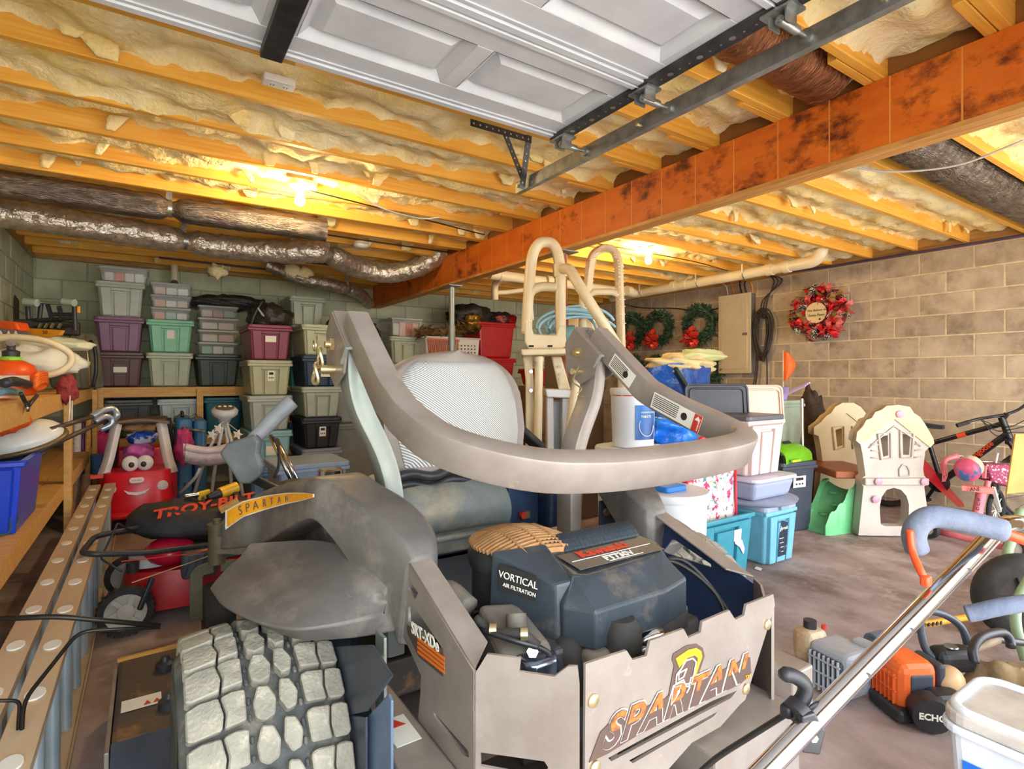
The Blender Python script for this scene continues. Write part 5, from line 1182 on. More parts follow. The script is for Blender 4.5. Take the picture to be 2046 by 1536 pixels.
for y in (2.3, 4.39, 6.5):
    MB().boxp((-0.43, y - 0.045, 0), (-0.392, y + 0.045, 1.11)).build('leg', 'pine', t, smooth=None, bevel=0.003)
    MB().boxp((-0.952, y - 0.045, 0), (-0.95 + 0.034, y + 0.045, 1.0)).build('leg', 'pine', t, smooth=None, bevel=0.003)
# ------------------------------------------------------------------ gear on the left shelf
def on_shelf(px, X=-0.65): return at_x(px, 755, X)
orj = plastic((244, 92, 30), 0.35)
p = on_shelf(22, -0.66); t = thing('sprayer_jug', 'orange plastic sprayer jug with gauge on the left shelf', 'jug', (p.x, p.y, 1.124))
b0 = V((p.x, p.y, 1.124))
pts = [(0.115, 0.0), (0.12, 0.02), (0.12, 0.13), (0.105, 0.17), (0.06, 0.195), (0.045, 0.20)]
MB().lathe([(r, h) for r, h in pts], b0, 24).build('body', orj, t, smooth=60)
MB().lathe([(0.046, 0.198), (0.048, 0.215), (0.04, 0.22)], b0, 18).build('collar', plastic((150, 230, 50)), t)
MB().lathe([(0.04, 0.22), (0.042, 0.25), (0.02, 0.26), (0.02, 0.29)], b0, 16).build('cap', 'black', t)
MB().lathe([(0.022, 0), (0.022, 0.014)], b0 + V((0.0, -0.02, 0.295)), 14, (0.3, -1, 0.3)).build('gauge', 'steel', t)
MB().slab(lambda u, v: b0 + V((0.122 * math.sin(R(-50 + 100 * u)) * 1, -0.122 * math.cos(R(-50 + 100 * u)), 0.05 + 0.06 * v)), 10, 2, (0, 0.001, 0)).build('label_band', 'paper', t, smooth=60)
hosem = mat('white_hose', (236, 222, 186), 0.45, col2=(222, 204, 160), scale=6)
t = thing('white_hose', 'cream hose curled in a wide loop on the left shelf', 'hose', (-0.7, 4.3, 1.13))
loop = [at_d(-30, 676, 3.5), at_d(40, 674, 3.55), at_d(100, 684, 3.6), at_d(138, 705, 3.65), at_d(141, 725, 3.65), at_d(120, 742, 3.6), at_d(80, 752, 3.55), at_d(30, 755, 3.5), at_d(-20, 754, 3.45)]
MB().tube(spline(loop, 8), 0.022, 12).build('hose', hosem, t, smooth=180)
MB().cyl(loop[-1], loop[-1] + V((-0.02, -0.02, -0.10)), 0.024, n=10).build('end_fitting', 'white', t)
sack('white_cloth', 'white plastic sheet bundled inside the hose loop', 'sheet', at_d(78, 722, 3.8), (0.24, 0.12, 0.10), mat('white_sheet', (236, 234, 216), 0.6, bump=0.2, bscale=14), 0.35, 3.3)
sack('white_cloth', 'greenish white folded sheet behind the hose loop', 'sheet', at_d(100, 688, 4.0), (0.26, 0.10, 0.055), mat('green_sheet', (222, 222, 186), 0.6, bump=0.2, bscale=14), 0.3, 5.3)
t = thing('yellow_blade', 'yellow saw guard marked 50 behind the hose on the left shelf', 'tool', at_d(90, 662, 3.9))
q = [at_d(px, py, 3.9) for px, py in ((48, 655), (128, 660), (122, 670), (95, 674), (60, 672))]; c = sum(q, V()) / 5
MB().prism([((s - c).dot(V((CS, -SN, 0))), s.z - c.z) for s in q], 0.03, c, (CS, -SN, 0), (0, 0, 1)).build('blade', mat('ochre', (226, 150, 30), 0.5), t, smooth=None, bevel=0.004)
text('number', '50', 0.035, at_d(85, 667, 3.875), (CS, -SN, 0), (0, 0, 1), 'ink', t)
t = thing('chainsaw', 'orange and grey chainsaw end on the left shelf', 'chainsaw', at_d(10, 660, 3.7))
q = [at_d(px, py, 3.7) for px, py in ((-60, 642), (0, 640), (44, 644), (50, 660), (20, 668), (-60, 668))]; c = sum(q, V()) / 6
MB().prism([((s - c).dot(V((CS, -SN, 0))), s.z - c.z) for s in q], 0.10, c, (CS, -SN, 0), (0, 0, 1)).build('housing', orj, t, smooth=None, bevel=0.012)
MB().bar(at_d(-40, 655, 3.62), at_d(60, 672, 3.66), 0.03, 0.045).build('bar_cover', mat('grey_cover', (110, 98, 100), 0.5), t, smooth=None, bevel=0.004)
for px in (0, 16, 30): MB().prism([(-0.012, -0.015), (0.02, -0.015), (0.004, 0.015)], 0.004, at_d(px, 665, 3.6), (CS, -SN, 0), (0, 0, 1)).build('tooth_mark', 'paper', t, smooth=None)
t = thing('roller_machine', 'black roller frame with pale cylinders on the left shelf by the back wall', 'machine', at_d(100, 650, 4.4))
for px, w in ((62, 24), (138, 22)): MB().cyl(at_d(px - w / 2, 602, 4.4), at_d(px + w / 2, 605, 4.4), 0.03, n=12).build('roller', mat('roller_grey', (176, 186, 172), 0.5), t)
MB().cyl(at_d(74, 603, 4.42), at_d(128, 607, 4.42), 0.012, n=8).build('axle', 'chrome', t)
for px0, py0, px1, py1 in ((55, 612, 58, 655), (82, 606, 78, 640), (95, 608, 105, 640), (118, 612, 125, 640), (148, 606, 150, 660), (58, 640, 150, 636), (55, 655, 150, 650), (100, 628, 148, 628), (40, 650, 60, 640)):
    MB().cyl(at_d(px0, py0, 4.45), at_d(px1, py1, 4.45), 0.016, n=8).build('frame_tube', 'black', t)
MB().boxp(at_d(40, 668, 4.5) + V((-0.02, 0, 0)), at_d(155, 640, 4.5) + V((0, 0.12, 0))).build('base_box', mat('dark_bronze', (70, 56, 36), 0.5, metal=0.4, col2=(40, 36, 30), scale=20), t, smooth=None, bevel=0.01)
for px in (78, 90, 102, 117): MB().bar(at_d(px, 655, 4.38), at_d(px + 5, 646, 4.38), 0.02, 0.01).build('bright_clip', 'zinc', t, smooth=None)
MB().cyl(at_d(157, 612, 4.38), at_d(157, 625, 4.38), 0.012, n=8).build('yellow_tip', yellow, t)
for k, (px, w) in enumerate(((22, 14), (8, 10))):
    q = tag(MB().cyl(at_d(px, 585 - k * 10, 4.9), at_d(px, 640, 4.9), 0.02, n=10).build('grey_pole', mat('pole_grey', (170, 176, 160), 0.5), smooth=180), ('grey pole leaning in the far left corner', 'second grey pole nearer the frame edge in the left corner')[k], 'pole')
MB_d = [at_d(-2, 564, 4.8), at_d(4, 566, 4.8), at_d(40, 600, 4.85), at_d(40, 680, 4.85), at_d(-2, 680, 4.8)]
c = sum(MB_d, V()) / 5
tag(MB().prism([((s - c).dot(V((CS, -SN, 0))), s.z - c.z) for s in MB_d], 0.05, c, (CS, -SN, 0), (0, 0, 1)).build('dark_board', mat('dark_board', (70, 62, 40), 0.8, col2=(52, 46, 30), scale=6), smooth=None, bevel=0.004), 'dark brown board leaning in the far left corner', 'board')
# canvas bag
t = thing('canvas_bag', 'worn grey canvas bag standing at the end of the left shelf', 'bag', (-0.6, 6.0, 1.124))
q = [at_d(px, py, 4.75) for px, py in ((128, 776), (120, 745), (150, 700), (168, 662), (176, 690), (186, 776))]; c = sum(q, V()) / 6
MB().prism([((s - c).dot(V((CS, -SN, 0))), s.z - c.z) for s in q], 0.30, c, (CS, -SN, 0), (0, 0, 1)).build('body', mat('canvas', (120, 116, 96), 0.8, col2=(92, 90, 76), scale=8, bump=0.3, bscale=40), t, smooth=None, bevel=0.03, seg=3)
MB().tube([at_d(171, 670, 4.58), at_d(176, 720, 4.58), at_d(180, 770, 4.58)], 0.006, 6).build('piping', 'zinc', t, smooth=180)
MB().tube(spline([at_d(181, 680, 4.7), at_d(190, 700, 4.7), at_d(192, 740, 4.7), at_d(186, 772, 4.7)], 5), 0.014, 8).build('strap', 'black', t, smooth=180)
cordm = mat('orange_cord', (240, 112, 36), 0.5)
t = thing('coiled_cable', 'orange extension cord coiled at the front of the left shelf', 'cord', on_shelf(85, -0.5))
for k in range(5):
    c = at_x(82, 776, -0.5); MB().tube([c + V((0.035 * math.sin(a) * 0.3 + 0.0, 0.17 * math.cos(a), 0.018 + 0.022 * k * 0.6 + 0.02 * math.sin(a))) for a in [2 * math.pi * i / 24 for i in range(24)]], 0.011, 7, closed=True).build('coil', cordm, t, smooth=180)
MB().tube(spline([at_x(10, 765, -0.46), at_x(30, 762, -0.45), at_x(55, 768, -0.45)], 6), 0.02, 8).build('plug_sleeve', 'black', t, smooth=180)
t = thing('mesh_bag', 'red net bag with white strings hanging over the left shelf edge', 'bag', at_x(135, 790, -0.42))
b = MB().ell(at_x(135, 778, -0.41), (0.05, 0.13, 0.085), 18, 12, None, 0.5, 2.0); b.build('net', mat('red_net', (176, 70, 70), 0.8, bump=0.6, bscale=90, col2=(140, 46, 50), scale=40), t, smooth=180)
for dx in (0, 4): MB().tube(spline([at_x(140 + dx, 790, -0.385), at_x(139 + dx * 1.2, 815, -0.38), at_x(137 + dx * 1.6, 842, -0.38)], 4), 0.004, 6).build('string', 'white', t, smooth=180)
t = thing('pliers', 'pliers with dark grips hooked on the left shelf rail', 'pliers', at_x(56, 815, -0.42))
jaw = at_x(56, 812, -0.415)
for px, py in ((42, 786), (74, 790)): MB().tube([at_x(px, py, -0.415), at_x((px + 56) / 2, 800, -0.415), jaw], 0.008, 7).build('grip', 'dark_steel', t, smooth=180)
MB().prism(circ(0.016, 10), 0.01, jaw + V((0, 0, -0.006)), (0, 1, 0), (0, 0, 1)).build('jaw', 'chrome', t, bevel=0.002)
sack('orange_bag', 'orange cloth bag bulging under the left shelf at the frame edge', 'bag', at_x(6, 832, -0.52), (0.08, 0.11, 0.075), mat('orange_cloth', (240, 92, 24), 0.6), 0.2, 2.0)
sack('green_hat', 'small green cap beside the maroon tote on the shelf', 'cap', at_y(196, 763, 6.75), (0.05, 0.05, 0.03), plastic((60, 150, 84)), 0.1, 1.0)
t = thing('tool_handle', 'light blue tool handle lying behind the pliers on the left shelf', 'tool', at_x(15, 780, -0.5))
MB().tube([at_x(-20, 785, -0.5), at_x(15, 780, -0.5), at_x(40, 784, -0.5)], 0.016, 8).build('handle', plastic((120, 170, 196)), t, smooth=180)
MB().tube([at_x(-20, 793, -0.49), at_x(38, 793, -0.49)], 0.006, 6).build('edge', 'white', t, smooth=180)
# lower shelf: blue tote, work light, jar
b0 = at_x(20, 1040, -0.55)
blue = tote('bright blue open tote on the lower left shelf', -0.62, 3.02, 0.571, 0.40, 0.58, 0.34, (20, 66, 206), rotz=0, open_top=True, ribs=True, rough=0.3)
tote('dark teal tote behind the blue tote on the lower left shelf', -0.68, 3.75, 0.571, 0.40, 0.40, 0.36, (24, 100, 104), ribs=False)
t = thing('work_light', 'white domed lamp with twin dark arms lying on the blue tote', 'lamp', at_d(40, 875, 2.6))
c = at_d(35, 876, 2.6)
rot = Matrix.Rotation(R(-12), 3, 'Y') @ Matrix.Rotation(R(20), 3, 'X')
b = MB().ell(c, (0.175, 0.13, 0.075), 26, 14, rot); b.build('lens', mat('lens_white', (238, 236, 226), 0.3, col2=(214, 214, 206), scale=7), t, smooth=180)
MB().tube([c + rot @ V((0.178 * math.cos(a), 0.132 * math.sin(a), -0.02)) for a in [2 * math.pi * i / 28 for i in range(28)]], 0.012, 8, closed=True).build('rim', mat('rim_bronze', (120, 100, 70), 0.4, metal=0.4), t, smooth=180)
armm = mat('arm_dark', (84, 72, 58), 0.45, metal=0.4)
MB().tube([at_d(100, 858, 2.62), at_d(185, 832, 2.9)], 0.012, 8).build('arm', armm, t, smooth=180)
MB().tube([at_d(70, 905, 2.6), at_d(140, 872, 2.75), at_d(205, 842, 2.95)], 0.012, 8).build('arm', armm, t, smooth=180)
MB().tube([at_d(45, 906, 2.56), at_d(120, 882, 2.7)], 0.014, 8).build('arm', armm, t, smooth=180)
galv = mat('galv_tube', (160, 166, 174), 0.35, metal=0.6)
MB().tube(spline([at_d(183, 832, 2.9), at_d(205, 820, 2.95), at_d(225, 817, 3.0), at_d(234, 828, 3.0), at_d(228, 838, 3.0)], 5), 0.017, 8).build('bent_tube', galv, t, smooth=180)
MB().tube(spline([at_d(190, 842, 2.9), at_d(210, 832, 2.95), at_d(222, 836, 2.98), at_d(222, 848, 2.98), at_d(200, 858, 2.95)], 5), 0.015, 8).build('bent_tube', galv, t, smooth=180)
b0 = V(at_x(-4, 1060, -0.52)); b0.z = 0.571
t = thing('glass_jar', 'greenish glass jar at the frame edge on the lower shelf', 'jar', b0)
MB().lathe([(0.055, 0), (0.065, 0.02), (0.068, 0.07), (0.05, 0.11), (0.04, 0.13)], b0, 20).build('glass', mat('jar_glass', (170, 206, 180), 0.1, trans=0.7, col2=(120, 170, 150), scale=10), t, smooth=60)
MB().lathe([(0.043, 0.13), (0.043, 0.15)], b0, 18).build('lid', 'steel', t)
# things leaning behind the shelf post
for nm, lab, px, py0, py1, r, m in (('grey_pipe', 'grey pipe upright behind the left shelf post', 138, 850, 950, 0.022, mat('pipe_grey', (150, 146, 140), 0.5)), ('paper_roll', 'white dotted wrapping paper roll behind the left shelf', 154, 845, 935, 0.035, mat('dot_paper', (236, 232, 226), 0.7, col2=(190, 80, 90), scale=60, lo=0.6, hi=0.66)), ('wood_stick', 'square wood stick upright near the back shelf corner', 175, 835, 905, 0.022, 'pine'), ('purple_roll', 'thin purple roll between the paper roll and the stick', 165, 845, 925, 0.014, plastic((110, 60, 120)))):
    p0, p1 = at_d(px - 2, py1, 4.9), at_d(px + 2, py0, 4.9); p0.z = 0.0
    tag(MB().cyl(p0, p1, r, n=12).build(nm, m, smooth=40), lab, 'roll' if 'roll' in nm else 'pole')
for k, (px0, py0, px1, py1) in enumerate(((140, 1050, 152, 960), (150, 1045, 160, 970), (158, 1030, 174, 950))):
    d = 4.3; a = at_d(px0, py0, d); b2 = at_d(px1, py1, d + 0.25); a.z = 0.03
    tag(MB().cyl(a, b2, 0.02, 0.035, n=12).build('wooden_bat', mat('bat_wood', (176, 140, 116), 0.6, col2=(150, 116, 92), scale=8), smooth=60), ('wooden bat nearest the shelf post behind the ladder', 'middle wooden bat of three behind the ladder', 'wooden bat nearest the toy car behind the ladder')[k], 'bat')
sack('pink_toy', 'magenta plush beside the toy car and shelf', 'toy', at_d(205, 890, 5.3), (0.07, 0.08, 0.13), plastic((214, 60, 130), 0.8), 0.3, 3.0)
sack('blue_cloth', 'blue cloth above the magenta plush by the shelf leg', 'cloth', at_d(210, 857, 5.4), (0.09, 0.08, 0.05), plastic((40, 80, 170), 0.8), 0.4, 5.0)
tag(MB().lathe([(0.05, 0), (0.06, 0.16), (0.065, 0.17)], at_d(198, 945, 4.9), 18).build('blue_cup', plastic((90, 130, 180))), 'dusty blue cup behind the toy car next to the ladder', 'cup')
# ================================================================== LADDER ON ITS EDGE
ladm = mat('ladder_rail', (206, 184, 156), 0.5, metal=0.15, col2=(190, 166, 136), scale=5, stretch=(1, 0.3, 1))
rungm = mat('ladder_rung', (196, 214, 226), 0.35, metal=0.5, col2=(176, 196, 210), scale=6)
def ladder_section(x, y0, y1, zt, lab, rungs=True):
    t = thing('extension_ladder', lab, 'ladder', (x, (y0 + y1) / 2, 0))
    for z in (0.012, zt):
        b = MB().boxp((x - 0.035, y0, z - 0.006), (x + 0.035, y1, z + 0.006))
        s = -1 if z > 0.1 else 1
        b.boxp((x - 0.035, y0, min(z, z + s * 0.022)), (x - 0.030, y1, max(z, z + s * 0.022))).boxp((x + 0.030, y0, min(z, z + s * 0.022)), (x + 0.035, y1, max(z, z + s * 0.022)))
        b.build('rail', ladm, t, smooth=None, bevel=0.002, seg=1)
    n = int((y1 - y0) / 0.305)
    for k in range(n):
        y = y0 + 0.16 + k * 0.305
        MB().cyl((x, y, 0.012), (x, y, zt), 0.019, n=14).build('rung', rungm, t)
        MB().prism([(0.022 * math.cos(a), 0.034 * math.sin(a)) for a in [2 * math.pi * i / 14 for i in range(14)]], 0.005, (x, y, zt + 0.0085), (1, 0, 0), (0, 1, 0)).build('rung_end', 'white', t, bevel=0.001)
    return t
l1 = ladder_section(-0.235, 1.35, 5.16, 0.42, 'aluminium extension ladder section lying on edge nearest the riding mower')
ladder_section(-0.325, 1.10, 5.14, 0.42, 'aluminium extension ladder section lying on edge against the left shelf')
MB().box(at_x(193, 952, -0.26) + V((0, 0, 0.0)), (0.06, 0.03, 0.02)).build('end_cap', 'red_ink', l1, smooth=None)
# ------------------------------------------------------------------ wire stand in the near left corner
t = thing('wire_stand', 'black bent wire stand in the near left corner', 'wire stand', at_d(40, 1500, 1.25))
wm = mat('black_wire', (32, 28, 24), 0.4, metal=0.5)
MB().tube(fillet([at_d(-40, 1238, 1.2), at_d(115, 1231, 1.25), at_d(320, 1250, 1.36)], 0.03, 4), 0.0062, 8).build('wire', wm, t, smooth=180)
foot = at_d(38, 1545, 1.25); foot.z = 0.0
MB().tube(fillet([at_d(320, 1253, 1.36), at_d(158, 1260, 1.27), at_d(47, 1400, 1.25), at_d(40, 1535, 1.25), foot], 0.03, 4), 0.0045, 8).build('wire', wm, t, smooth=180)
foot2 = foot + V((-0.02, 0.01, 0))
MB().tube(fillet([at_d(-40, 1400, 1.2), at_d(40, 1399, 1.25), at_d(36, 1460, 1.25), foot2], 0.015, 4), 0.004, 8).build('wire', wm, t, smooth=180)
# ================================================================== LEFT MIDDLE: toy car, suitcase, swing, red push mower
CARX, CARY = -0.06, 5.35
t = thing('toy_car', 'red ride-on toy car with face and white pillars beside the ladder', 'toy car')
red = plastic((226, 26, 42), 0.3); wp = plastic((222, 216, 214), 0.4)
def hull(u, v):       # front shell: rounded nose, facing -Y
    a = math.pi * u; x = -0.25 * math.cos(a); s = math.sin(a)
    y = -0.16 * s ** 0.6; z = 0.16 + 0.32 * v
    k = 1 - 0.10 * v
    return V((x * k, y * (1 - 0.35 * v * v), z - 0.03 * (1 - v) * s))
MB().grid(hull, 22, 10).add([hull(i / 22, 1) for i in range(23)] + [V((0, 0.10, 0.50))], [(i, i + 1, 23) for i in range(22)]).build('nose', red, t, smooth=70)
MB().boxp((-0.26, 0.0, 0.14), (0.26, 0.62, 0.46)).build('body', red, t, bevel=0.05, seg=3)
MB().tube(fillet([(-0.255, -0.02, 0.17), (-0.2, -0.15, 0.16), (0.2, -0.15, 0.16), (0.255, -0.02, 0.17)], 0.1, 5), 0.03, 10).build('bumper', red, t, smooth=180)
for s in (-1, 1):
    MB().sweep(fillet([(s * 0.235, 0.0, 0.44), (s * 0.20, 0.03, 0.56), (s * 0.15, 0.10, 0.86)], 0.06, 4), rrect(0.075, 0.05, 0.012, 2), scale=None).build('front_pillar', wp, t, smooth=40)
    MB().sweep([(s * 0.225, 0.50, 0.45), (s * 0.18, 0.42, 0.86)], rrect(0.07, 0.05, 0.012, 2)).build('rear_pillar', 'black', t, smooth=40)
    e = MB().ell((s * 0.048, -0.055, 0.545), (0.058, 0.03, 0.062), 18, 12).build('eye', 'white', t, smooth=180)
    MB().ell((s * 0.040 , -0.084, 0.538), (0.020, 0.008, 0.022), 12, 8).build('pupil', plastic((70, 40, 34)), e, smooth=180)
    MB().lathe([(0.040, 0), (0.040, 0.012), (0.034, 0.016)], (s * 0.165, -0.095, 0.36), 20, (s * 0.45, -1, 0.15)).build('headlight', wp, t)
    for y in (0.02, 0.50): MB().lathe([(0.05, -0.04), (0.09, -0.038), (0.10, 0), (0.09, 0.038), (0.05, 0.04)], (s * 0.20, y, 0.10), 20, (1, 0, 0)).build('wheel', 'black', t, smooth=50)
MB().prism([(-0.085, 0.012), (-0.055, -0.022), (0, -0.034), (0.055, -0.022), (0.085, 0.012), (0.05, -0.005), (0, -0.012), (-0.05, -0.005)], 0.008, (0, -0.163, 0.345), (1, 0, 0), (0, 0.15, 1)).build('smile', 'white', t, smooth=None)
pl = MB().prism(rrect(0.095, 0.042, 0.02, 4), 0.008, (0, -0.150, 0.425), (1, 0, 0), (0, 0.3, 1)).build('name_badge', 'white', t, smooth=None)
text('badge_lettering', 'little tikes', 0.017, (-0.035, -0.156, 0.42), (1, 0, 0), (0, 0.3, 1), 'red_ink', pl)
MB().boxp((-0.19, 0.06, 0.845), (0.19, 0.48, 0.885)).build('roof', mat('roof_brown', (92, 76, 60), 0.6, col2=(70, 58, 46), scale=6), t, bevel=0.018, seg=3)
MB().slab(lambda u, v: V((-0.21 + 0.42 * u, 0.03 + 0.1 * v, 0.86 + 0.03 * math.sin(math.pi * u))), 10, 2, (0, 0, 0.02)).build('visor', mat('roof_brown2', (120, 96, 72), 0.7), t, smooth=60)
MB().boxp((-0.2, 0.5, 0.40), (0.2, 0.58, 0.62)).build('seat_back', red, t, bevel=0.03)
t.location = (CARX, CARY, 0.0); t.rotation_euler = (0, 0, R(-3))
sack('pink_toy', 'pink plastic toy inside the toy car', 'toy', (CARX, CARY + 0.32, 0.58), (0.11, 0.10, 0.09), plastic((226, 110, 196), 0.5), 0.2, 3.0)
sack('blue_toy', 'blue and white toy on the pink one inside the toy car', 'toy', (CARX + 0.02, CARY + 0.34, 0.715), (0.11, 0.08, 0.06), mat('blue_white_toy', (24, 84, 190), 0.5, col2=(214, 220, 230), scale=7, lo=0.55, hi=0.6), 0.3, 6.0)
sack('straw_hat', 'tan cloth under the roof of the toy car', 'cloth', (CARX, CARY + 0.36, 0.80), (0.12, 0.08, 0.045), mat('tan_cloth', (186, 140, 90), 0.8, bump=0.4, bscale=50), 0.3, 9.0)
sack('pink_bag', 'pink bag squeezed between the toy car and the suitcase', 'bag', (CARX + 0.33, CARY + 0.3, 0.62), (0.07, 0.12, 0.16), plastic((206, 70, 130), 0.7), 0.3, 4.0)
# suitcase
p = at_z(382, 1022, 0.0); p = at_d(384, 1020, 5.05)
t = thing('suitcase', 'blue hard-shell suitcase standing beside the toy car', 'suitcase', (p.x, p.y, 0))
bl = mat('suitcase_blue', (58, 112, 156), 0.35, col2=(46, 96, 140), scale=5)
MB().boxp((p.x - 0.13, p.y, 0.06), (p.x + 0.005, p.y + 0.5, 0.86)).build('front_shell', bl, t, bevel=0.035, seg=3)
MB().boxp((p.x + 0.012, p.y, 0.06), (p.x + 0.12, p.y + 0.5, 0.84)).build('rear_shell', bl, t, bevel=0.035, seg=3)
for x in (-0.09, 0.07):
    MB().cyl((p.x + x, p.y + 0.08, 0.03), (p.x + x + 0.02, p.y + 0.08, 0.03), 0.03, n=14).build('wheel', 'black', t)
    MB().cyl((p.x + x, p.y + 0.42, 0.03), (p.x + x + 0.02, p.y + 0.42, 0.03), 0.03, n=14).build('wheel', 'black', t)
for z in (0.25, 0.62): MB().box((p.x - 0.06, p.y - 0.003, z), (0.014, 0.008, 0.05)).build('latch', 'black', t, smooth=None)
MB().tube(fillet([(p.x - 0.07, p.y + 0.1, 0.86), (p.x - 0.07, p.y + 0.1, 0.90), (p.x - 0.07, p.y + 0.3, 0.90), (p.x - 0.07, p.y + 0.3, 0.86)], 0.03, 4), 0.012, 8).build('handle', 'black', t, smooth=180)
t = thing('folded_stroller', 'dark folded frame lying across the toy car roof and suitcase', 'frame', at_d(340, 845, 5.15))
for q in (((290, 838), (345, 852), (392, 828)), ((300, 846), (340, 858), (388, 838)), ((318, 832), (352, 848), (360, 828)), ((345, 852), (410, 862))):
    MB().tube([at_d(px, py, 5.0 + 0.05 * i) for i, (px, py) in enumerate(q)], 0.014, 7).build('bar', mat('frame_dark', (60, 54, 52), 0.5, metal=0.3, col2=(150, 146, 140), scale=14), t, smooth=180)
# baby swing
t = thing('baby_swing', 'white and grey baby swing with pale padded seat and star mobile', 'baby swing', at_z(440, 1010, 0.0))
grey = mat('swing_grey', (186, 190, 194), 0.4); pad = mat('swing_pad', (214, 198, 198), 0.85, col2=(190, 172, 174), scale=16, bump=0.3, bscale=50)
hc = at_d(449, 822, 4.7)
MB().lathe([(0.03, -0.12), (0.055, -0.06), (0.10, -0.02), (0.105, 0.01), (0.08, 0.035), (0.02, 0.04)], hc, 22, (0, -0.3, 1)).build('motor_head', grey, t, smooth=60)
MB().lathe([(0.075, 0.036), (0.06, 0.046)], hc, 20, (0, -0.3, 1)).build('button_face', mat('face_brown', (100, 84, 66), 0.5), t)
for dx in (-0.04, 0, 0.04): MB().lathe([(0.014, 0.046), (0.012, 0.052)], hc + V((dx, -0.002, 0)), 12, (0, -0.3, 1)).build('button', 'white', t)
for px, py in ((415, 1010), (468, 1005), (370, 985), (495, 990)):
    f0 = at_d(px, py, 4.6); f0.z = 0.012
    MB().tube([hc + V((0, 0, -0.05)), (hc + f0) / 2 + V((0, 0, 0.08)), f0], 0.014, 8).build('leg', grey, t, smooth=180)
def seatf(u, v):
    a = R(200 + 140 * v); c = at_d(425, 915, 4.35)
    return c + V((-0.19 + 0.38 * u, 0.15 * math.cos(a) + 0.1, 0.11 + 0.13 * math.sin(a) + 0.04 * (2 * u - 1) ** 2))
MB().slab(seatf, 14, 12, (0, 0.02, 0.05)).build('padded_seat', pad, t, smooth=70)
MB().tube([seatf(i / 14, 0) for i in range(15)], 0.03, 9).build('seat_roll', pad, t, smooth=180)
MB().tube(fillet([at_d(360, 985, 4.3), at_d(390, 955, 4.3), at_d(400, 935, 4.3)], 0.03, 3), 0.012, 8).build('seat_arm', grey, t, smooth=180)
for px, py in ((424, 868), (437, 856), (475, 868)):
    q = at_d(px, py, 4.5); s = MB().prism([((0.045 if i % 2 == 0 else 0.02) * math.cos(math.pi * i / 5), (0.045 if i % 2 == 0 else 0.02) * math.sin(math.pi * i / 5)) for i in range(10)], 0.02, q, (CS, -SN, 0), (0, 0, 1)).build('mobile_star', 'white', t, smooth=None, bevel=0.004)
    MB().tube([q + V((0, 0, 0.03)), hc + V((0, 0, -0.08))], 0.003, 5).build('mobile_cord', 'white', t)
# silver poles and a box lying behind the fender
t = thing('silver_poles', 'pair of silver metal tubes with a black strap behind the fender', 'poles', at_d(580, 955, 3.2))
for dx in (0, 12): MB().tube([at_d(540 + dx, 870 + dx * 0.6, 3.3), at_d(585 + dx, 965, 3.2)], 0.013, 10).build('tube', 'chrome', t, smooth=180)
MB().tube(spline([at_d(545, 872, 3.25), at_d(556, 895, 3.25), at_d(557, 930, 3.22), at_d(548, 955, 3.2)], 5), 0.008, 6).build('strap', 'black', t, smooth=180)
tote('pale blue open bin behind the raised fender and silver tubes', 0.98, 4.0, 0.0, 0.50, 0.5, 0.62, (150, 170, 196), ribs=False, rough=0.3)
t = thing('cordless_drill', 'yellow and black cordless drill lying on the grass bag', 'drill', at_d(450, 985, 3.15))
ym = plastic((236, 186, 30), 0.4); c = at_d(462, 982, 3.15)
MB().cyl(c + V((-0.06, -0.02, 0.0)), c + V((0.03, 0.02, 0.02)), 0.032, n=14).build('motor_body', ym, t, smooth=40)
MB().cyl(c + V((-0.12, -0.045, -0.012)), c + V((-0.06, -0.02, 0.0)), 0.018, 0.026, n=12).build('chuck', 'black', t)
MB().bar(c + V((0.01, 0.0, -0.01)), c + V((0.05, -0.05, -0.09)), 0.035, 0.045).build('grip', 'black', t, smooth=None, bevel=0.01)
MB().box(c + V((0.055, -0.06, -0.11)), (0.09, 0.06, 0.03)).build('battery', 'black', t, smooth=None, bevel=0.008)
t = thing('staple_gun', 'yellow and chrome hand tool beside the drill on the grass bag', 'tool', at_d(410, 985, 3.1))
MB().bar(at_d(395, 992, 3.05), at_d(420, 985, 3.1), 0.02, 0.05).build('body', ym, t, smooth=None, bevel=0.006)
MB().cyl(at_d(370, 992, 3.0), at_d(396, 988, 3.05), 0.014, n=10).build('nose', 'chrome', t)
MB().bar(at_d(405, 995, 3.05), at_d(408, 1008, 3.0), 0.012, 0.02).build('handle', 'black', t, smooth=None)
tag(MB().box(at_d(458, 1010, 2.95), (0.10, 0.05, 0.03), Matrix.Rotation(R(-25), 3, 'Y')).build('wood_scrap', 'pine', smooth=None, bevel=0.004), 'small pale wood offcut beside the drill', 'wood')
# push mower
t = thing('push_mower', 'red push lawn mower with black bag and folded handle beside the ladder', 'lawn mower', (0.2, 3.45, 0))
rm_ = mat('mower_red', (196, 30, 34), 0.35, col2=(150, 24, 28), scale=5); 
def deckf(u, v):
    a = 2 * math.pi * u; r = (0.86 + 0.14 * (1 - v)) if v < 0.7 else 0.86 * (1 - (v - 0.7) / 0.3) + 0.02
    c, s = math.cos(a), math.sin(a)
    ex = abs(c) ** 0.6 * (1 if c > 0 else -1); ey = abs(s) ** 0.6 * (1 if s > 0 else -1)
    return V((0.30 + 0.43 * ex * r, 3.48 + 0.25 * ey * r, 0.07 + 0.19 * min(1, v / 0.7) ** 0.8 + 0.02 * max(0, v - 0.7)))
layer_noise(rm_, (150, 130, 110), 7, 0.56, 0.8)
MB().grid(deckf, 36, 12).build('deck', rm_, t, smooth=60)
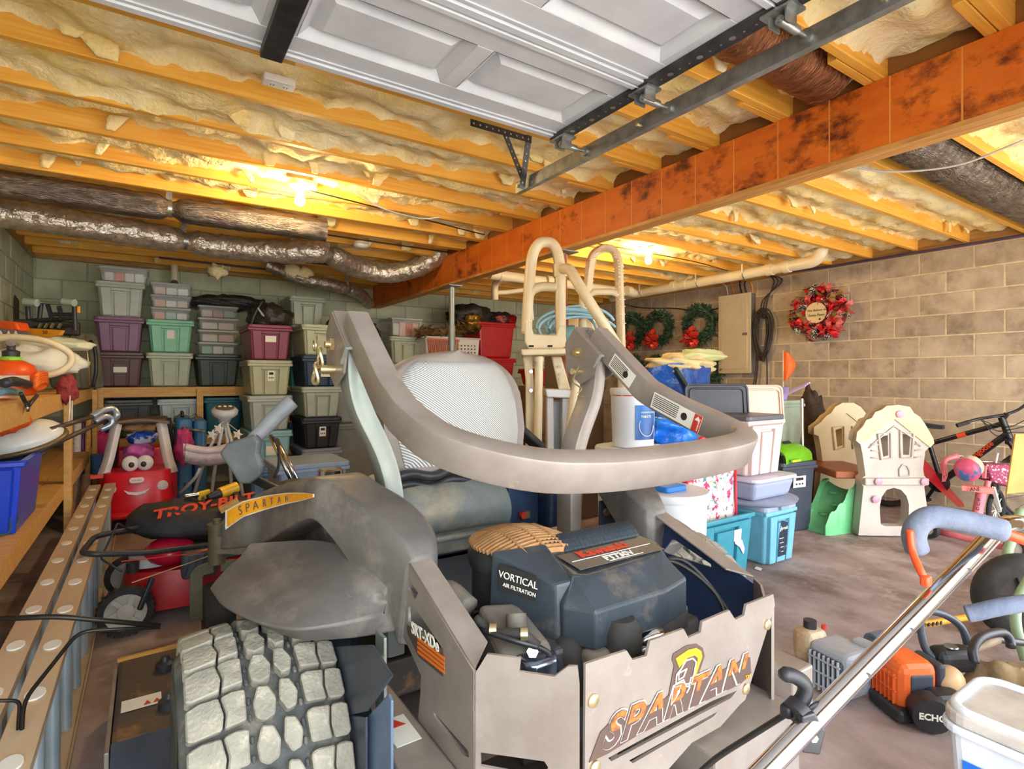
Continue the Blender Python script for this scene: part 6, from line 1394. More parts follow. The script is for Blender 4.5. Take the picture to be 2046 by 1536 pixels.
for x, y, r in ((-0.085, 3.20, 0.115), (-0.085, 3.76, 0.115), (0.62, 3.22, 0.10), (0.62, 3.74, 0.10)):
    w = MB().lathe([(r - 0.03, -0.025), (r - 0.004, -0.023), (r, -0.010), (r, 0.010), (r - 0.004, 0.023), (r - 0.03, 0.025)], (x, y, r), 30, (0, 1, 0), cap=False).build('wheel', 'rubber', t, smooth=50)
    MB().lathe([(r - 0.028, 0.0), (r - 0.026, 0.022), (r - 0.04, 0.018), (0.04, 0.010), (0.036, 0.024), (0.02, 0.028), (0.005, 0.028)], (x, y, r), 26, (0, -1 if y < 3.48 else 1, 0)).build('hub', mat('hub_grey', (206, 200, 188), 0.6, col2=(170, 164, 152), scale=9), w, smooth=50)
    for k in range(6):
        a = 2 * math.pi * k / 6; s = -1 if y < 3.48 else 1
        MB().bar((x + 0.03 * math.cos(a), y + s * 0.016, r + 0.03 * math.sin(a)), (x + (r - 0.036) * math.cos(a + 0.2), y + s * 0.019, r + (r - 0.036) * math.sin(a + 0.2)), 0.020, 0.008, V((0, 1, 0))).build('spoke', mat('hub_grey2', (190, 184, 172), 0.6), w, smooth=None)
    for k in range(26):
        a = 2 * math.pi * k / 26; MB().box((x + r * math.cos(a), y, r + r * math.sin(a)), (0.008, 0.046, 0.008), Matrix.Rotation(-a, 3, 'Y')).build('lug', 'rubber', w, smooth=None) if y < 3.3 and x < 0 else None
MB().boxp((0.14, 3.30, 0.26), (0.50, 3.66, 0.36)).build('engine', 'black', t, bevel=0.03, seg=3)
MB().boxp((0.14, 3.16, 0.22), (0.30, 3.30, 0.36)).build('air_box', mat('airbox', (70, 76, 84), 0.4), t, bevel=0.02)
for k in range(4): MB().bar((0.155 + k * 0.035, 3.157, 0.245), (0.18 + k * 0.03, 3.157, 0.34), 0.006, 0.008).build('air_box_rib', 'dark_steel', t, smooth=None)
MB().ell((0.10, 3.36, 0.33), (0.12, 0.12, 0.07), 20, 12).build('shroud', mat('shroud_red', (190, 24, 60), 0.25), t, smooth=180)
MB().lathe([(0.10, 0.0), (0.10, 0.05), (0.08, 0.06)], (0.02, 3.40, 0.27), 22).build('recoil_ring', mat('ring_grey', (180, 182, 180), 0.5), t)
MB().lathe([(0.025, 0), (0.028, 0.05)], (-0.06, 3.28, 0.27), 14).build('fuel_cap', 'black', t)
# bag
def bagf(u, v):
    a = 2 * math.pi * u; c, s = math.cos(a), math.sin(a)
    prof = [(0.02, 0.0), (0.75, 0.0), (1.0, 0.25), (0.97, 0.6), (0.8, 0.9), (0.45, 1.0), (0.02, 1.02)]
    q = v * (len(prof) - 1); i = min(int(q), len(prof) - 2); f = q - i
    r = prof[i][0] * (1 - f) + prof[i + 1][0] * f; z = prof[i][1] * (1 - f) + prof[i + 1][1] * f
    ex = abs(c) ** 0.7 * (1 if c > 0 else -1); ey = abs(s) ** 0.8 * (1 if s > 0 else -1)
    p = V((0.30 + 0.40 * ex * r, 3.52 + 0.25 * ey * r, 0.365 + 0.16 * z - 0.03 * ex))
    return p + V((0, 0, 0.03 * noise.noise(p * 7)))
MB().grid(bagf, 30, 18).build('grass_bag', mat('bag_black', (46, 46, 50), 0.7, col2=(34, 34, 38), scale=8, bump=0.3, bscale=25), t, smooth=180)
text('bag_lettering', 'TROY-BILT', 0.10, (0.02, 3.30, 0.512), (0.92, 0.14, 0.05), (-0.1, 0.85, 0.42), 'red_ink', t, shear=0.3, bold=0.003, th=0.002)
MB().tube(fillet([(0.62, 3.22, 0.36), (0.0, 3.07, 0.41), (-0.20, 3.02, 0.452), (-0.24, 3.06, 0.456), (-0.21, 3.32, 0.46), (0.02, 3.38, 0.47)], 0.05, 5), 0.013, 10).build('handle', 'black', t, smooth=180)
MB().tube(fillet([(-0.05, 3.36, 0.44), (-0.12, 3.28, 0.52), (-0.18, 3.20, 0.38), (-0.10, 3.12, 0.33)], 0.01, 3), 0.005, 6).build('bail', 'black', t, smooth=180)
MB().bar((0.02, 3.04, 0.30), (-0.03, 3.02, 0.17), 0.02, 0.02).build('bail_lever', 'black', t, smooth=None, bevel=0.004)
MB().tube([(-0.06, 3.08, 0.28), (0.20, 3.10, 0.33), (0.45, 3.2, 0.36)], 0.003, 5).build('cable', 'zinc', t)
MB().tube([(-0.10, 3.10, 0.38), (0.20, 3.10, 0.365), (0.45, 3.2, 0.38)], 0.003, 5).build('cable', 'red_ink', t)
MB().bar((0.30, 3.14, 0.33), (0.52, 3.18, 0.335), 0.03, 0.04).build('decal_band', mat('teal_decal', (60, 110, 120), 0.5), t, smooth=None)
# ================================================================== RIGHT WALL: wreaths, breaker box, cords
green = mat('wreath_green', (84, 112, 80), 0.7, col2=(48, 74, 50), scale=30)
bowm = mat('bow_red', (206, 26, 30), 0.3, metal=0.2, col2=(240, 90, 60), scale=25)
WM = {}
def wreath_mesh():
    if 'w' in WM: return WM['w']
    b = MB(); rnd = random.Random(5)
    b.tube([V((0, 0.20 * math.cos(a), 0.20 * math.sin(a))) for a in [2 * math.pi * i / 26 for i in range(26)]], 0.035, 8, closed=True)
    for i in range(620):
        a = rnd.uniform(0, 2 * math.pi); th = rnd.uniform(-0.2, math.pi + 0.2)
        c = V((-0.035 * math.sin(th) * 0.8, (0.20 + 0.035 * math.cos(th)) * math.cos(a), (0.20 + 0.035 * math.cos(th)) * math.sin(a)))
        out = V((-math.sin(th), math.cos(th) * math.cos(a), math.cos(th) * math.sin(a))) + V((rnd.uniform(-.5, .2), rnd.uniform(-.6, .6), rnd.uniform(-.6, .6)))
        out.normalize(); s = out.cross(V((rnd.uniform(-1, 1), rnd.uniform(-1, 1), rnd.uniform(-1, 1)))).normalized(); L = rnd.uniform(0.05, 0.085)
        b.add([c - s * 0.008, c + s * 0.008, c + out * L * 0.7 + s * 0.010, c + out * L, c + out * L * 0.7 - s * 0.010], [(0, 1, 2, 3, 4)])
    WM['w'] = b.mesh('needles', fix=False); WM['w'].materials.append(green)
    bw = MB()
    for k in range(11):
        a = 2 * math.pi * k / 11; rr = rnd.uniform(0.05, 0.085)
        pts = [V((-0.05, 0, 0)), V((-0.09, math.cos(a) * rr * 0.6, math.sin(a) * rr * 0.6)), V((-0.07, math.cos(a + 0.3) * rr, math.sin(a + 0.3) * rr)), V((-0.05, math.cos(a + 0.6) * rr * 0.5, math.sin(a + 0.6) * rr * 0.5))]
        bw.sweep(spline(pts, 4), [(-0.018, -0.001), (0.018, -0.001), (0.018, 0.001), (-0.018, 0.001)])
    WM['b'] = bw.mesh('bow', fix=False); WM['b'].materials.append(bowm)
    return WM['w']
def wreath(px, py, label, sc=1.0, bow=True, ang=-105, X=6.28):
    p = at_x(px, py, X); t = thing('green_wreath', label, 'wreath', p, 0, 'green wreaths on the right wall')
    o = put('needles', wreath_mesh(), t); o.scale = (sc,) * 3; o.rotation_euler = (random.uniform(0, 6), 0, 0); o['kind'] = 'stuff'
    if bow:
        q = put('bow', WM['b'], t); q.location = (-0.01, 0.19 * sc * math.cos(R(ang)), 0.19 * sc * math.sin(R(ang))); q.scale = (1.8,) * 3
wreath(1264, 660, 'green wreath with red bow half hidden behind the pool ladder', 1.03)
wreath(1318, 655, 'green wreath with red bow in the middle of the wall row', 1.0, ang=-80)
wreath(1399, 648, 'green wreath with red bow nearest the breaker box', 1.03, ang=-75)
wreath(1266, 742, 'lower green wreath without bow beside the pool ladder', 0.95, False)
wreath(1316, 744, 'lower green wreath without bow behind the blue tarp bag', 0.95, False)
wreath(1413, 738, 'lower green wreath without bow below the breaker box row', 0.98, False)
# big red wreath with sign
p = at_x(1642, 626, 6.30); t = thing('christmas_wreath', 'round red and black Christmas wreath with lettered sign on the block wall', 'wreath', p)
rnd = random.Random(11)
MB().tube([p + V((0, 0.21 * math.cos(a), 0.21 * math.sin(a))) for a in [2 * math.pi * i / 26 for i in range(26)]], 0.06, 8, closed=True).build('ring', mat('ring_dark', (120, 28, 30), 0.8), t, smooth=180)
pal = [mat('rib_red', (220, 30, 36), 0.5), mat('rib_stripe', (236, 150, 136), 0.5, col2=(196, 50, 56), scale=3, stretch=(60, 60, 60), lo=0.48, hi=0.52), mat('rib_buffalo', (40, 34, 34), 0.5, col2=(232, 222, 206), scale=70, lo=0.52, hi=0.56), mat('rib_gold', (150, 120, 60), 0.6), mat('rib_maroon', (110, 16, 26), 0.5)]
for k in range(150):
    a = rnd.uniform(0, 2 * math.pi); rr = rnd.uniform(0.12, 0.31); c = p + V((-0.05 - 0.04 * math.sin((rr - 0.11) / 0.18 * math.pi), rr * math.cos(a) * 1.05, rr * math.sin(a)))
    d1 = rnd.uniform(0, 2 * math.pi); L = rnd.uniform(0.045, 0.075); u = V((-0.25, math.cos(d1), math.sin(d1))).normalized()
    lp = [c - u * L * 0.6, c + V((-0.035, 0, 0)) - u * L * 0.3, c + V((-0.045, 0, 0)) + u * L * 0.4, c + V((-0.005, 0, 0)) + u * L]
    MB().sweep(spline(lp, 4), [(-0.026, -0.0015), (0.026, -0.0015), (0.026, 0.0015), (-0.026, 0.0015)]).build('ribbon_loop', pal[rnd.choice((0, 0, 0, 1, 1, 2, 2, 3, 4))], t, smooth=60)
for k in range(14):
    a = rnd.uniform(0, 6.28); rr = rnd.uniform(0.13, 0.24); MB().ell(p + V((-0.10, rr * math.cos(a), rr * math.sin(a))), (0.02,) * 3, 10, 7).build('bauble', rnd.choice([plastic((222, 70, 56), 0.3), M['white'], plastic((206, 20, 26), 0.3)]), t, smooth=180)
sg = MB().prism(circ(0.115, 26), 0.008, p + V((-0.125, 0.0, 0.0)), (0, -1, 0), (0, 0, 1)).build('sign_disc', mat('sign_wood', (232, 208, 160), 0.7), t, smooth=None)
text('sign_lettering', 'We Believe In', 0.036, p + V((-0.1305, 0.095, 0.015)), (0, -1, 0), (0, 0, 1), 'ink', sg, shear=0.2)
text('sign_lettering', 'Santa Paws', 0.040, p + V((-0.1305, 0.085, -0.04)), (0, -1, 0), (0, 0, 1), 'ink', sg, shear=0.2)
MB().prism(circ(0.012, 10), 0.001, p + V((-0.13, -0.045, -0.075)), (0, -1, 0), (0, 0, 1)).build('paw_print', 'ink', sg, smooth=None)
# breaker box
a, b = at_x(1447, 590, XR), at_x(1510, 590, XR); z0, z1 = 1.285, 2.28
t = thing('breaker_box', 'beige electrical breaker box on the right block wall', 'breaker box', (XR, (a.y + b.y) / 2, z0))
bm_ = mat('breaker_beige', (214, 198, 164), 0.5, col2=(204, 188, 152), scale=4); dkside = mat('breaker_side', (120, 112, 104), 0.5)
MB().boxp((XR - 0.10, b.y, z0), (XR - 0.002, a.y, z1)).build('box', dkside, t, smooth=None, bevel=0.004)
dr = MB().boxp((XR - 0.115, b.y - 0.005, z0 - 0.005), (XR - 0.10, a.y + 0.005, z1 + 0.005)).build('cover', bm_, t, smooth=None, bevel=0.004)
MB().boxp((XR - 0.122, b.y + 0.04, z0 + 0.05), (XR - 0.115, a.y - 0.04, z1 - 0.05)).build('door', bm_, dr, smooth=None, bevel=0.003)
for k in range(3): MB().boxp((XR - 0.125, b.y + 0.10 + k * 0.03, z1 - 0.26), (XR - 0.122, b.y + 0.106 + k * 0.03, z1 - 0.08)).build('pressed_rib', bm_, dr, smooth=None)
MB().box((XR - 0.124, b.y + 0.07, 1.77), (0.006, 0.07, 0.035)).build('latch', dkside, dr, smooth=None, bevel=0.002)
cordk = mat('cord_dark', (58, 46, 40), 0.6)
for k, (dy, m, lab) in enumerate(((0.06, cordk, 'left'), (0.03, M['cable'], 'mid'), (-0.02, mat('orange_wire', (206, 110, 50), 0.5), 'orange'), (-0.06, M['cream'], 'white'), (0.10, yellow, 'yellow'))):
    cy = (a.y + b.y) / 2 - dy * 2.2 + (0.0)
    tag(MB().tube(spline([(XR - 0.05, cy, z1), (XR - 0.06, cy + 0.02, z1 + 0.12), (XR - 0.03, cy + 0.01 + 0.03 * k, 2.46)], 6), 0.010, 7).build('supply_cable', m, smooth=180), 'cable entering the breaker box top, ' + ('dark brown one', 'black one', 'orange one', 'cream one', 'yellow one')[k], 'cable')
# hanging cord coil
c = at_x(1527, 668, 6.29); t = thing('hanging_cord', 'dark extension cord coiled on a hook right of the breaker box', 'cord', c)
for k in range(9):
    ry, rz = 0.13 + rnd.uniform(-0.03, 0.03), 0.27 + rnd.uniform(-0.06, 0.05); oy, oz = rnd.uniform(-0.03, 0.03), rnd.uniform(-0.04, 0.02)
    MB().tube([c + V((-0.02 - 0.006 * k * 0.5, oy + ry * math.cos(q) * (0.75 + 0.25 * math.sin(q)), oz + rz * math.sin(q))) for q in [2 * math.pi * i / 26 for i in range(26)]], 0.0075, 6, closed=True).build('coil', cordk, t, smooth=180)
for k in range(5):
    y = rnd.uniform(-0.06, 0.10); MB().tube(spline([c + V((0.0, y * 0.3, 0.25)), c + V((-0.02, y, 0.1)), c + V((-0.015, y * 1.2, -0.4)), c + V((-0.02, y * 1.6 + 0.02, -0.75)), c + V((-0.02, y + 0.08, -0.95))], 6), 0.007, 6).build('drop', cordk, t, smooth=180)
for k in range(3): MB().tube(spline([c + V((0, 0.02 * k, 0.2)), c + V((-0.01, -0.05 + 0.03 * k, 0.42)), c + V((0, -0.13 - 0.05 * k, 0.62)), c + V((0, -0.06, 0.72))], 6), 0.008, 6).build('riser', cordk, t, smooth=180)
MB().cyl(c + V((0.05, -0.05, 0.20)), c + V((-0.08, -0.05, 0.21)), 0.012, n=8).build('hook', 'dark_steel', t)
# ================================================================== POOL LADDER
pv = mat('pool_ladder', (230, 210, 172), 0.4, col2=(218, 196, 154), scale=4)
base = at_z(1120, 1100, 0.0)
t = thing('pool_ladder', 'beige plastic pool ladder with looped handrails standing behind the mower', 'pool ladder', (base.x, base.y, 0))
D1, D2 = 3.80, 4.30
def L1(*pts): return [at_d(px, py, D1) for px, py in pts]
def L2(*pts): return [at_d(px, py, D2) for px, py in pts]
MB().tube(spline(L1((1052, 668), (1054, 620), (1058, 560), (1063, 515), (1074, 490), (1090, 484), (1106, 490), (1116, 515), (1119, 560), (1120, 668)), 6), 0.038, 14).build('handrail_loop', pv, t, smooth=180)
MB().tube(spline(L1((1058, 640), (1056, 600), (1064, 580), (1084, 573), (1112, 574)), 5), 0.032, 12).build('cross_loop', pv, t, smooth=180)
MB().cyl(at_d(1117, 528, D1), at_d(1119, 553, D1), 0.046, n=16).build('collar', pv, t)
def flat(lst, th, D, nm, m=pv, bev=0.01):
    q = [at_d(px, py, D) for px, py in lst]; c = sum(q, V()) / len(q)
    return MB().prism([((s - c).dot(V((CS, -SN, 0))), s.z - c.z) for s in q], th, c, (CS, -SN, 0), (0, 0, 1)).build(nm, m, t, smooth=None, bevel=bev)
flat([(1048, 640), (1058, 640), (1066, 668), (1110, 670), (1116, 650), (1128, 650), (1131, 690), (1124, 698), (1056, 698), (1048, 684)], 0.08, D1, 'base_panel')
for px in (1060, 1097): flat([(px - 4, 690), (px + 6, 690), (px + 6, 694), (px - 4, 694)], 0.085, D1, 'slot', M['ink'], 0.0)
flat([(1040, 700), (1160, 697), (1164, 708), (1042, 712)], 0.34, D1 + 0.05, 'platform')
flat([(1044, 702), (1062, 704), (1066, 760), (1068, 900), (1066, 1098), (1050, 1098), (1050, 760)], 0.05, D1 + 0.1, 'side_rail')
for y in (742, 780): MB().cyl(at_d(1061, y, D1 + 0.06), at_d(1061, y, D1 + 0.05), 0.012, n=8).build('rivet', 'chrome', t)
MB().cyl(at_d(1077, 712, D1), at_d(1071, 1098, D1), 0.030, n=14).build('leg', pv, t)
MB().cyl(at_d(1158, 708, D1), at_d(1108, 1098, D1 - 0.1), 0.032, n=14).build('leg', pv, t)
MB().cyl(at_d(1172, 700, D1 + 0.2), at_d(1150, 1085, D1 + 0.1), 0.030, n=14).build('leg', pv, t)
for px, py in ((1076, 714), (1158, 712)): MB().cyl(at_d(px, py, D1), at_d(px, py + 8, D1), 0.038, n=14).build('collar', pv, t)
flat([(1101, 712), (1121, 712), (1140, 780), (1116, 780)], 0.04, D1 + 0.15, 'adjusting_plate')
for k in range(4): MB().cyl(at_d(1118 + k * 1.2, 733 + k * 9 + (6 if k else 0), D1 + 0.12), at_d(1118 + k * 1.2, 733 + k * 9 + (6 if k else 0), D1 + 0.105), 0.012, n=8).build('knob', pv, t)
stw = mat('step_white', (222, 220, 218), 0.45)
flat([(1087, 776), (1142, 778), (1142, 794), (1090, 792)], 0.30, D1 + 0.12, 'step', stw)
flat([(1091, 792), (1104, 793), (1106, 1090), (1093, 1090)], 0.20, D1 + 0.14, 'step_wall', stw)
flat([(1121, 794), (1140, 794), (1138, 1090), (1118, 1090)], 0.20, D1 + 0.14, 'step_wall', stw)
flat([(1100, 800), (1130, 800), (1130, 1085), (1100, 1085)], 0.02, D1 + 0.26, 'step_back', stw)
MB().tube(fillet([at_d(1119, 540, D1), at_d(1136, 534, D1 - 0.1), at_d(1160, 575, D1 - 0.2), at_d(1232, 690, D1 - 0.25)], 0.12, 6), 0.036, 14).build('swing_handrail', pv, t, smooth=180)
MB().cyl(at_d(1166, 580, D2 - 0.2), at_d(1164, 720, D2 - 0.2), 0.034, n=14).build('rear_upright', pv, t)
loop = spline(L2((1174, 690), (1174, 600), (1177, 550), (1183, 515), (1196, 500), (1213, 496), (1228, 503), (1236, 530), (1238, 580), (1241, 680), (1246, 900)), 6)
MB().sweep(loop, rrect(0.06, 0.05, 0.012, 2)).build('rear_loop', pv, t, smooth=40)
cur = 0; rib = MB().box((0, 0, 0), (0.064, 0.054, 0.006)).mesh('grip_rib'); rib.materials.append(pv)
for k in range(4, len(loop) - 8, 1):
    q = (loop[k] + loop[k + 1]) / 2; d = (loop[k + 1] - loop[k]).normalized(); s_, u_, t_ = frame_to(d)
    o = put('grip_rib', rib, t); o.location = q - V(t.location); o.rotation_euler = Matrix((s_, u_, t_)).transposed().to_euler()
MB().tube(spline(L2((1176, 590), (1186, 584), (1205, 583), (1225, 584), (1236, 590)), 5), 0.026, 10).build('rear_cross', pv, t, smooth=180)
MB().cyl(at_d(1244, 880, D2), at_z(1244, 1040, 0.0) if False else at_d(1246, 1068, D2), 0.03, n=12).build('leg', pv, t)
# blue hose tangle with cap
t = thing('blue_hose', 'tangled light blue hose coil hung on the pool ladder', 'hose', at_d(1160, 650, 4.1))
hb = mat('hose_blue', (150, 192, 206), 0.4)
for k in range(11):
    cx, cy = 1152 + rnd.uniform(-12, 14), 652 + rnd.uniform(-6, 10); rx, ry = rnd.uniform(48, 74), rnd.uniform(22, 42)
    a0, a1 = rnd.uniform(150, 200), rnd.uniform(330, 400)
    MB().tube([at_d(cx + rx * math.cos(R(a0 + (a1 - a0) * i / 14)), cy + ry * math.sin(R(a0 + (a1 - a0) * i / 14)), 4.0 + rnd.uniform(-0.01, 0.01) + 0.02 * k) for i in range(15)], 0.011, 7).build('coil', hb, t, smooth=180)
for k in range(3): MB().tube(spline([at_d(1076, 686 - k * 4, 4.0), at_d(1120, 676 - k * 6, 4.0), at_d(1168, 660, 4.02)], 5), 0.011, 7).build('strand', hb, t, smooth=180)
tag(MB().lathe([(0.075, 0.0), (0.082, 0.01), (0.082, 0.07), (0.06, 0.075)], at_d(1128, 672, 4.05), 26, (CS, -SN, 0)).build('hose_cap', mat('cap_teal', (112, 160, 164), 0.4), smooth=40), 'round teal screw cap behind the pool ladder rail', 'cap')
p = at_d(1165, 690, 4.85)
t = thing('pump_housing', 'cream pool pump housing under the blue hose coil', 'pump', (p.x, p.y, 0))
MB().ell(at_d(1160, 668, 4.98), (0.28, 0.2, 0.18), 22, 14).build('dome', pv, t, smooth=180)
MB().boxp((p.x - 0.2, p.y - 0.05, 0.0), (p.x + 0.2, p.y + 0.3, 1.45)).build('stand', mat('stand_box', (120, 100, 80), 0.8), t, smooth=None, bevel=0.01)
MB().box(at_d(1153, 692, 4.79), (0.11, 0.02, 0.11)).build('blue_label', mat('lbl_blue', (150, 166, 206), 0.5), t, smooth=None)
# ================================================================== RIGHT MIDDLE: buckets, totes, bags
def drum(name, label, cat, c, r0, r1, h, m, lidm=None, lidr=1.05):
    t = thing(name, label, cat, c)
    MB().lathe([(r0 * 0.97, 0), (r0, 0.01), (r1, h - 0.02), (r1 * 0.98, h)], c, 30).build('body', m, t, smooth=50)
    if lidm: MB().lathe([(r1 * lidr, h - 0.03), (r1 * lidr * 1.01, h - 0.005), (r1 * lidr * 0.98, h + 0.008), (r1 * 0.5, h + 0.010)], c, 30).build('lid', lidm, t, smooth=50)
    return t
wht = mat('bucket_white', (212, 214, 218), 0.35)
stand = at_d(1262, 900, 3.35)
drum('storage_drum', 'pale grey lidded drum under the white chlorine bucket', 'drum', V((stand.x, stand.y, 0)), 0.19, 0.21, 0.80, mat('drum_grey', (206, 214, 222), 0.4), mat('drum_lid', (226, 232, 236), 0.35))
c = V((stand.x - 0.01, stand.y - 0.02, 0.812)); t = drum('chlorine_bucket', 'white bucket with blue label of chlorinating tablets behind the roll bar post', 'bucket', c, 0.122, 0.130, 0.34, wht, wht, 1.04)
MB().lathe([(0.127, 0.30), (0.1335, 0.305), (0.1335, 0.318), (0.127, 0.322)], c, 30, cap=False).build('yellow_band', mat('band_yel', (236, 206, 40), 0.5, col2=(226, 90, 40), scale=6, lo=0.55, hi=0.6), t)
va = math.atan2(-c.y, -c.x)     # side looking at the photographer
def on_b(deg, z, r): 
    a = va + R(deg); return c + V((r * math.cos(a), r * math.sin(a), z))
lab_ = MB().slab(lambda u, v: on_b(6 + 62 * u, 0.05 + 0.20 * v, 0.1275 + 0.006 * (0.05 + 0.2 * v) / 0.3), 14, 2, (0, 0, 0.0005)).build('label', mat('label_blue', (24, 110, 190), 0.4, col2=(20, 50, 110), scale=3), t, smooth=60)
for k, (s, z) in enumerate((('CHLORINATING', 0.205), ('TABLETS', 0.178))):
    a = va + R(38); o = c + V((0.134 * math.cos(a), 0.134 * math.sin(a), z)); u = V((-math.sin(a), math.cos(a), 0))
    text('label_lettering', s, 0.0125 if k == 0 else 0.019, o - u * 0.046, u, (0, 0, 1), mat('cream_ink', (246, 236, 196), 0.5), lab_)
MB().tube([on_b(38 + 22 * math.cos(q), 0.13 + 0.06 * math.sin(q), 0.134) for q in [R(150 + 10 * i) for i in range(22)]], 0.002, 5).build('label_ring', 'paper', lab_)
b0 = V(at_d(1335, 1000, 2.95)); b0.z = 0
drum('waste_tub', 'white plastic tub with lid right of the engine guard', 'tub', b0, 0.18, 0.20, 0.62, wht, wht)
tag(MB().rbox(b0 + V((-0.03, -0.03, 0.645)), (0.16, 0.12, 0.03), 0.02).build('blue_tray', plastic((30, 120, 206)), bevel=0.006), 'small blue tray on the white tub', 'tray')
# teal totes
tl = tote('teal open tote with torn sticker holding the floral bag', 2.86, 2.04, 0.0, 0.60, 0.44, 0.42, (62, 150, 172), open_top=True, ribs=True)
q = [(0.05, 0.20), (0.14, 0.20), (0.14, 0.27), (0.05, 0.27)]
MB().prism([(0.0, 0.0), (0.07, 0.0), (0.07, 0.07), (0.0, 0.07)], 0.0012, (0.07, -0.008, 0.24), (1, 0, 0), (0, -0.06, 1)).build('torn_sticker', 'paper', tl, local=True, smooth=None)
MB().prism([(0.0, 0.03), (0.05, 0.0), (0.09, -0.05), (0.10, -0.02), (0.07, 0.04), (0.0, 0.05)], 0.002, (0.075, -0.010, 0.20), (1, 0, 0), (0, -0.06, 1)).build('torn_sticker', 'paper', tl, local=True, smooth=None)
tr_ = tote('light aqua tote with dark torn brand label beside the slide', 3.49, 2.06, 0.0, 0.36, 0.44, 0.385, (126, 196, 220), lid=(176, 184, 206), rough=0.35)
MB().prism([(-0.045, 0), (0.045, 0), (0.05, 0.1), (0.045, 0.22), (-0.03, 0.24), (-0.045, 0.12)], 0.0014, (0, 0.0035, 0.05), (1, 0, 0), (0, -0.069, 1)).build('brand_label', mat('label_navy', (30, 44, 66), 0.5, col2=(150, 190, 210), scale=24, lo=0.6, hi=0.66), tr_, local=True, smooth=None)
text('brand_lettering', 'gbreak', 0.034, (-0.045, -0.0105, 0.225), (1, 0, 0), (0, -0.069, 1), 'paper', tr_).location = (0, 0, 0)
for o in list(tr_.children):
    if o.name.startswith('brand_lettering'):
        for v in o.data.vertices: v.co += V(tr_.location)
for k in range(4): MB().box((-0.02 + 0.006 * k, -0.0065 + 0.002 * k, 0.17 - 0.03 * k), (0.05 - 0.008 * k, 0.001, 0.004)).build('label_print', 'paper', tr_, local=True, smooth=None)
MB().box((0.0, -0.012, 0.375), (0.09, 0.02, 0.035)).build('latch', plastic((150, 176, 206)), tr_, local=True, bevel=0.004)
tag(MB().lathe([(0.26, 0), (0.29, 0.012), (0.30, 0.03), (0.27, 0.036)], (3.47, 2.28, 0.388), 34).build('round_lid', plastic((166, 170, 190), 0.4), smooth=40), 'grey lid overhanging the aqua tote by the slide', 'lid')
t = thing('shallow_bin', 'low translucent bin with lavender lid on the grey lid', 'storage box', (3.42, 2.1, 0.426))
MB().frustum((3.44, 2.33, 0.426), (0.40, 0.46), (0.46, 0.52), 0.125).build('body', mat('bin_lilac', (176, 186, 212), 0.3, alpha=0.85), t, smooth=None, bevel=0.03, seg=3)
MB().rbox((3.44, 2.33, 0.562), (0.50, 0.56, 0.024), 0.06, 4).build('lid', plastic((222, 220, 236), 0.35), t, smooth=None, bevel=0.008)
pk = tote('tall pale pink tote with charcoal lid on the lavender lid', 3.42, 2.12, 0.575, 0.42, 0.56, 0.40, (232, 206, 200), lid=(92, 92, 98), rough=0.4)
t = thing('floral_bag', 'floral print bag with red piping in the teal tote', 'bag', (2.86, 2.2, 0.10))
fm = mat('floral_print', (226, 216, 204), 0.7, col2=(222, 208, 196), scale=6)
for col, sc, lo in (((206, 40, 96), 13, 0.55), ((70, 130, 130), 17, 0.57), ((232, 170, 60), 21, 0.60), ((214, 90, 190), 9, 0.60), ((120, 60, 120), 26, 0.60)): layer_noise(fm, col, sc, lo, lo + 0.02)
MB().frustum((2.86, 2.26, 0.06), (0.44, 0.30), (0.50, 0.26), 0.70).build('body', fm, t, smooth=None, bevel=0.06, seg=4)
for s in (-1, 1): MB().tube([V((2.86 + s * 0.215, 2.12, 0.10)), V((2.86 + s * 0.225, 2.125, 0.45)), V((2.86 + s * 0.235, 2.135, 0.72))], 0.008, 6).build('piping', plastic((226, 40, 60)), t, smooth=180)
MB().slab(lambda u, v: V((3.085 + 0.012 * math.sin(v * 5), 2.14 + 0.22 * u, 0.10 + 0.6 * v)), 6, 8, (0.01, 0, 0)).build('side_gusset', mat('pink_sheen', (236, 200, 214), 0.3), t, smooth=60)
MB().tube(spline([V((2.72, 2.13, 0.74)), V((2.74, 2.12, 0.86)), V((2.98, 2.12, 0.86)), V((3.0, 2.13, 0.74))], 5), 0.012, 7).build('handle', plastic((226, 40, 60)), t, smooth=180)
# lids standing on the pink tote
def lid_up(label, px0, px1, pyt, pyb, d, col, lean):
    t = thing('tote_lid', label, 'lid', at_d((px0 + px1) / 2, pyb, d)); q = [at_d(px, py, d) for px, py in ((px0, pyb), (px1, pyb), (px1, pyt), (px0, pyt))]
    c = sum(q, V()) / 4; w = (q[1] - q[0]).length; h = q[2].z - q[1].z; m = plastic(col, 0.4); W = V((SN * lean, CS * lean, 1)); U = V((CS, -SN, 0))
    MB().prism(rrect(w, h, 0.035, 4), 0.02, c, U, W).build('panel', m, t, smooth=None, bevel=0.006)
    n = U.cross(W.normalized()); b = MB()
    ring = [c + n * 0.014 + U * a + W.normalized() * e for a, e in rrect(w * 0.86, h * 0.80, 0.03, 4)]
    b.tube(ring, 0.007, 6, closed=True).build('rim_ridge', m, t, smooth=180)
    ring = [c + n * 0.010 + U * a + W.normalized() * e for a, e in rrect(w * 0.985, h * 0.98, 0.035, 4)]
    MB().tube(ring, 0.009, 6, closed=True).build('edge', m, t, smooth=180)
lid_up('charcoal tote lid standing upright behind the roll bar', 1369, 1494, 768, 852, 3.95, (74, 74, 80), 0.12)
lid_up('pale pink tote lid standing upright beside the charcoal lid', 1482, 1563, 770, 850, 4.02, (240, 206, 184), 0.12)
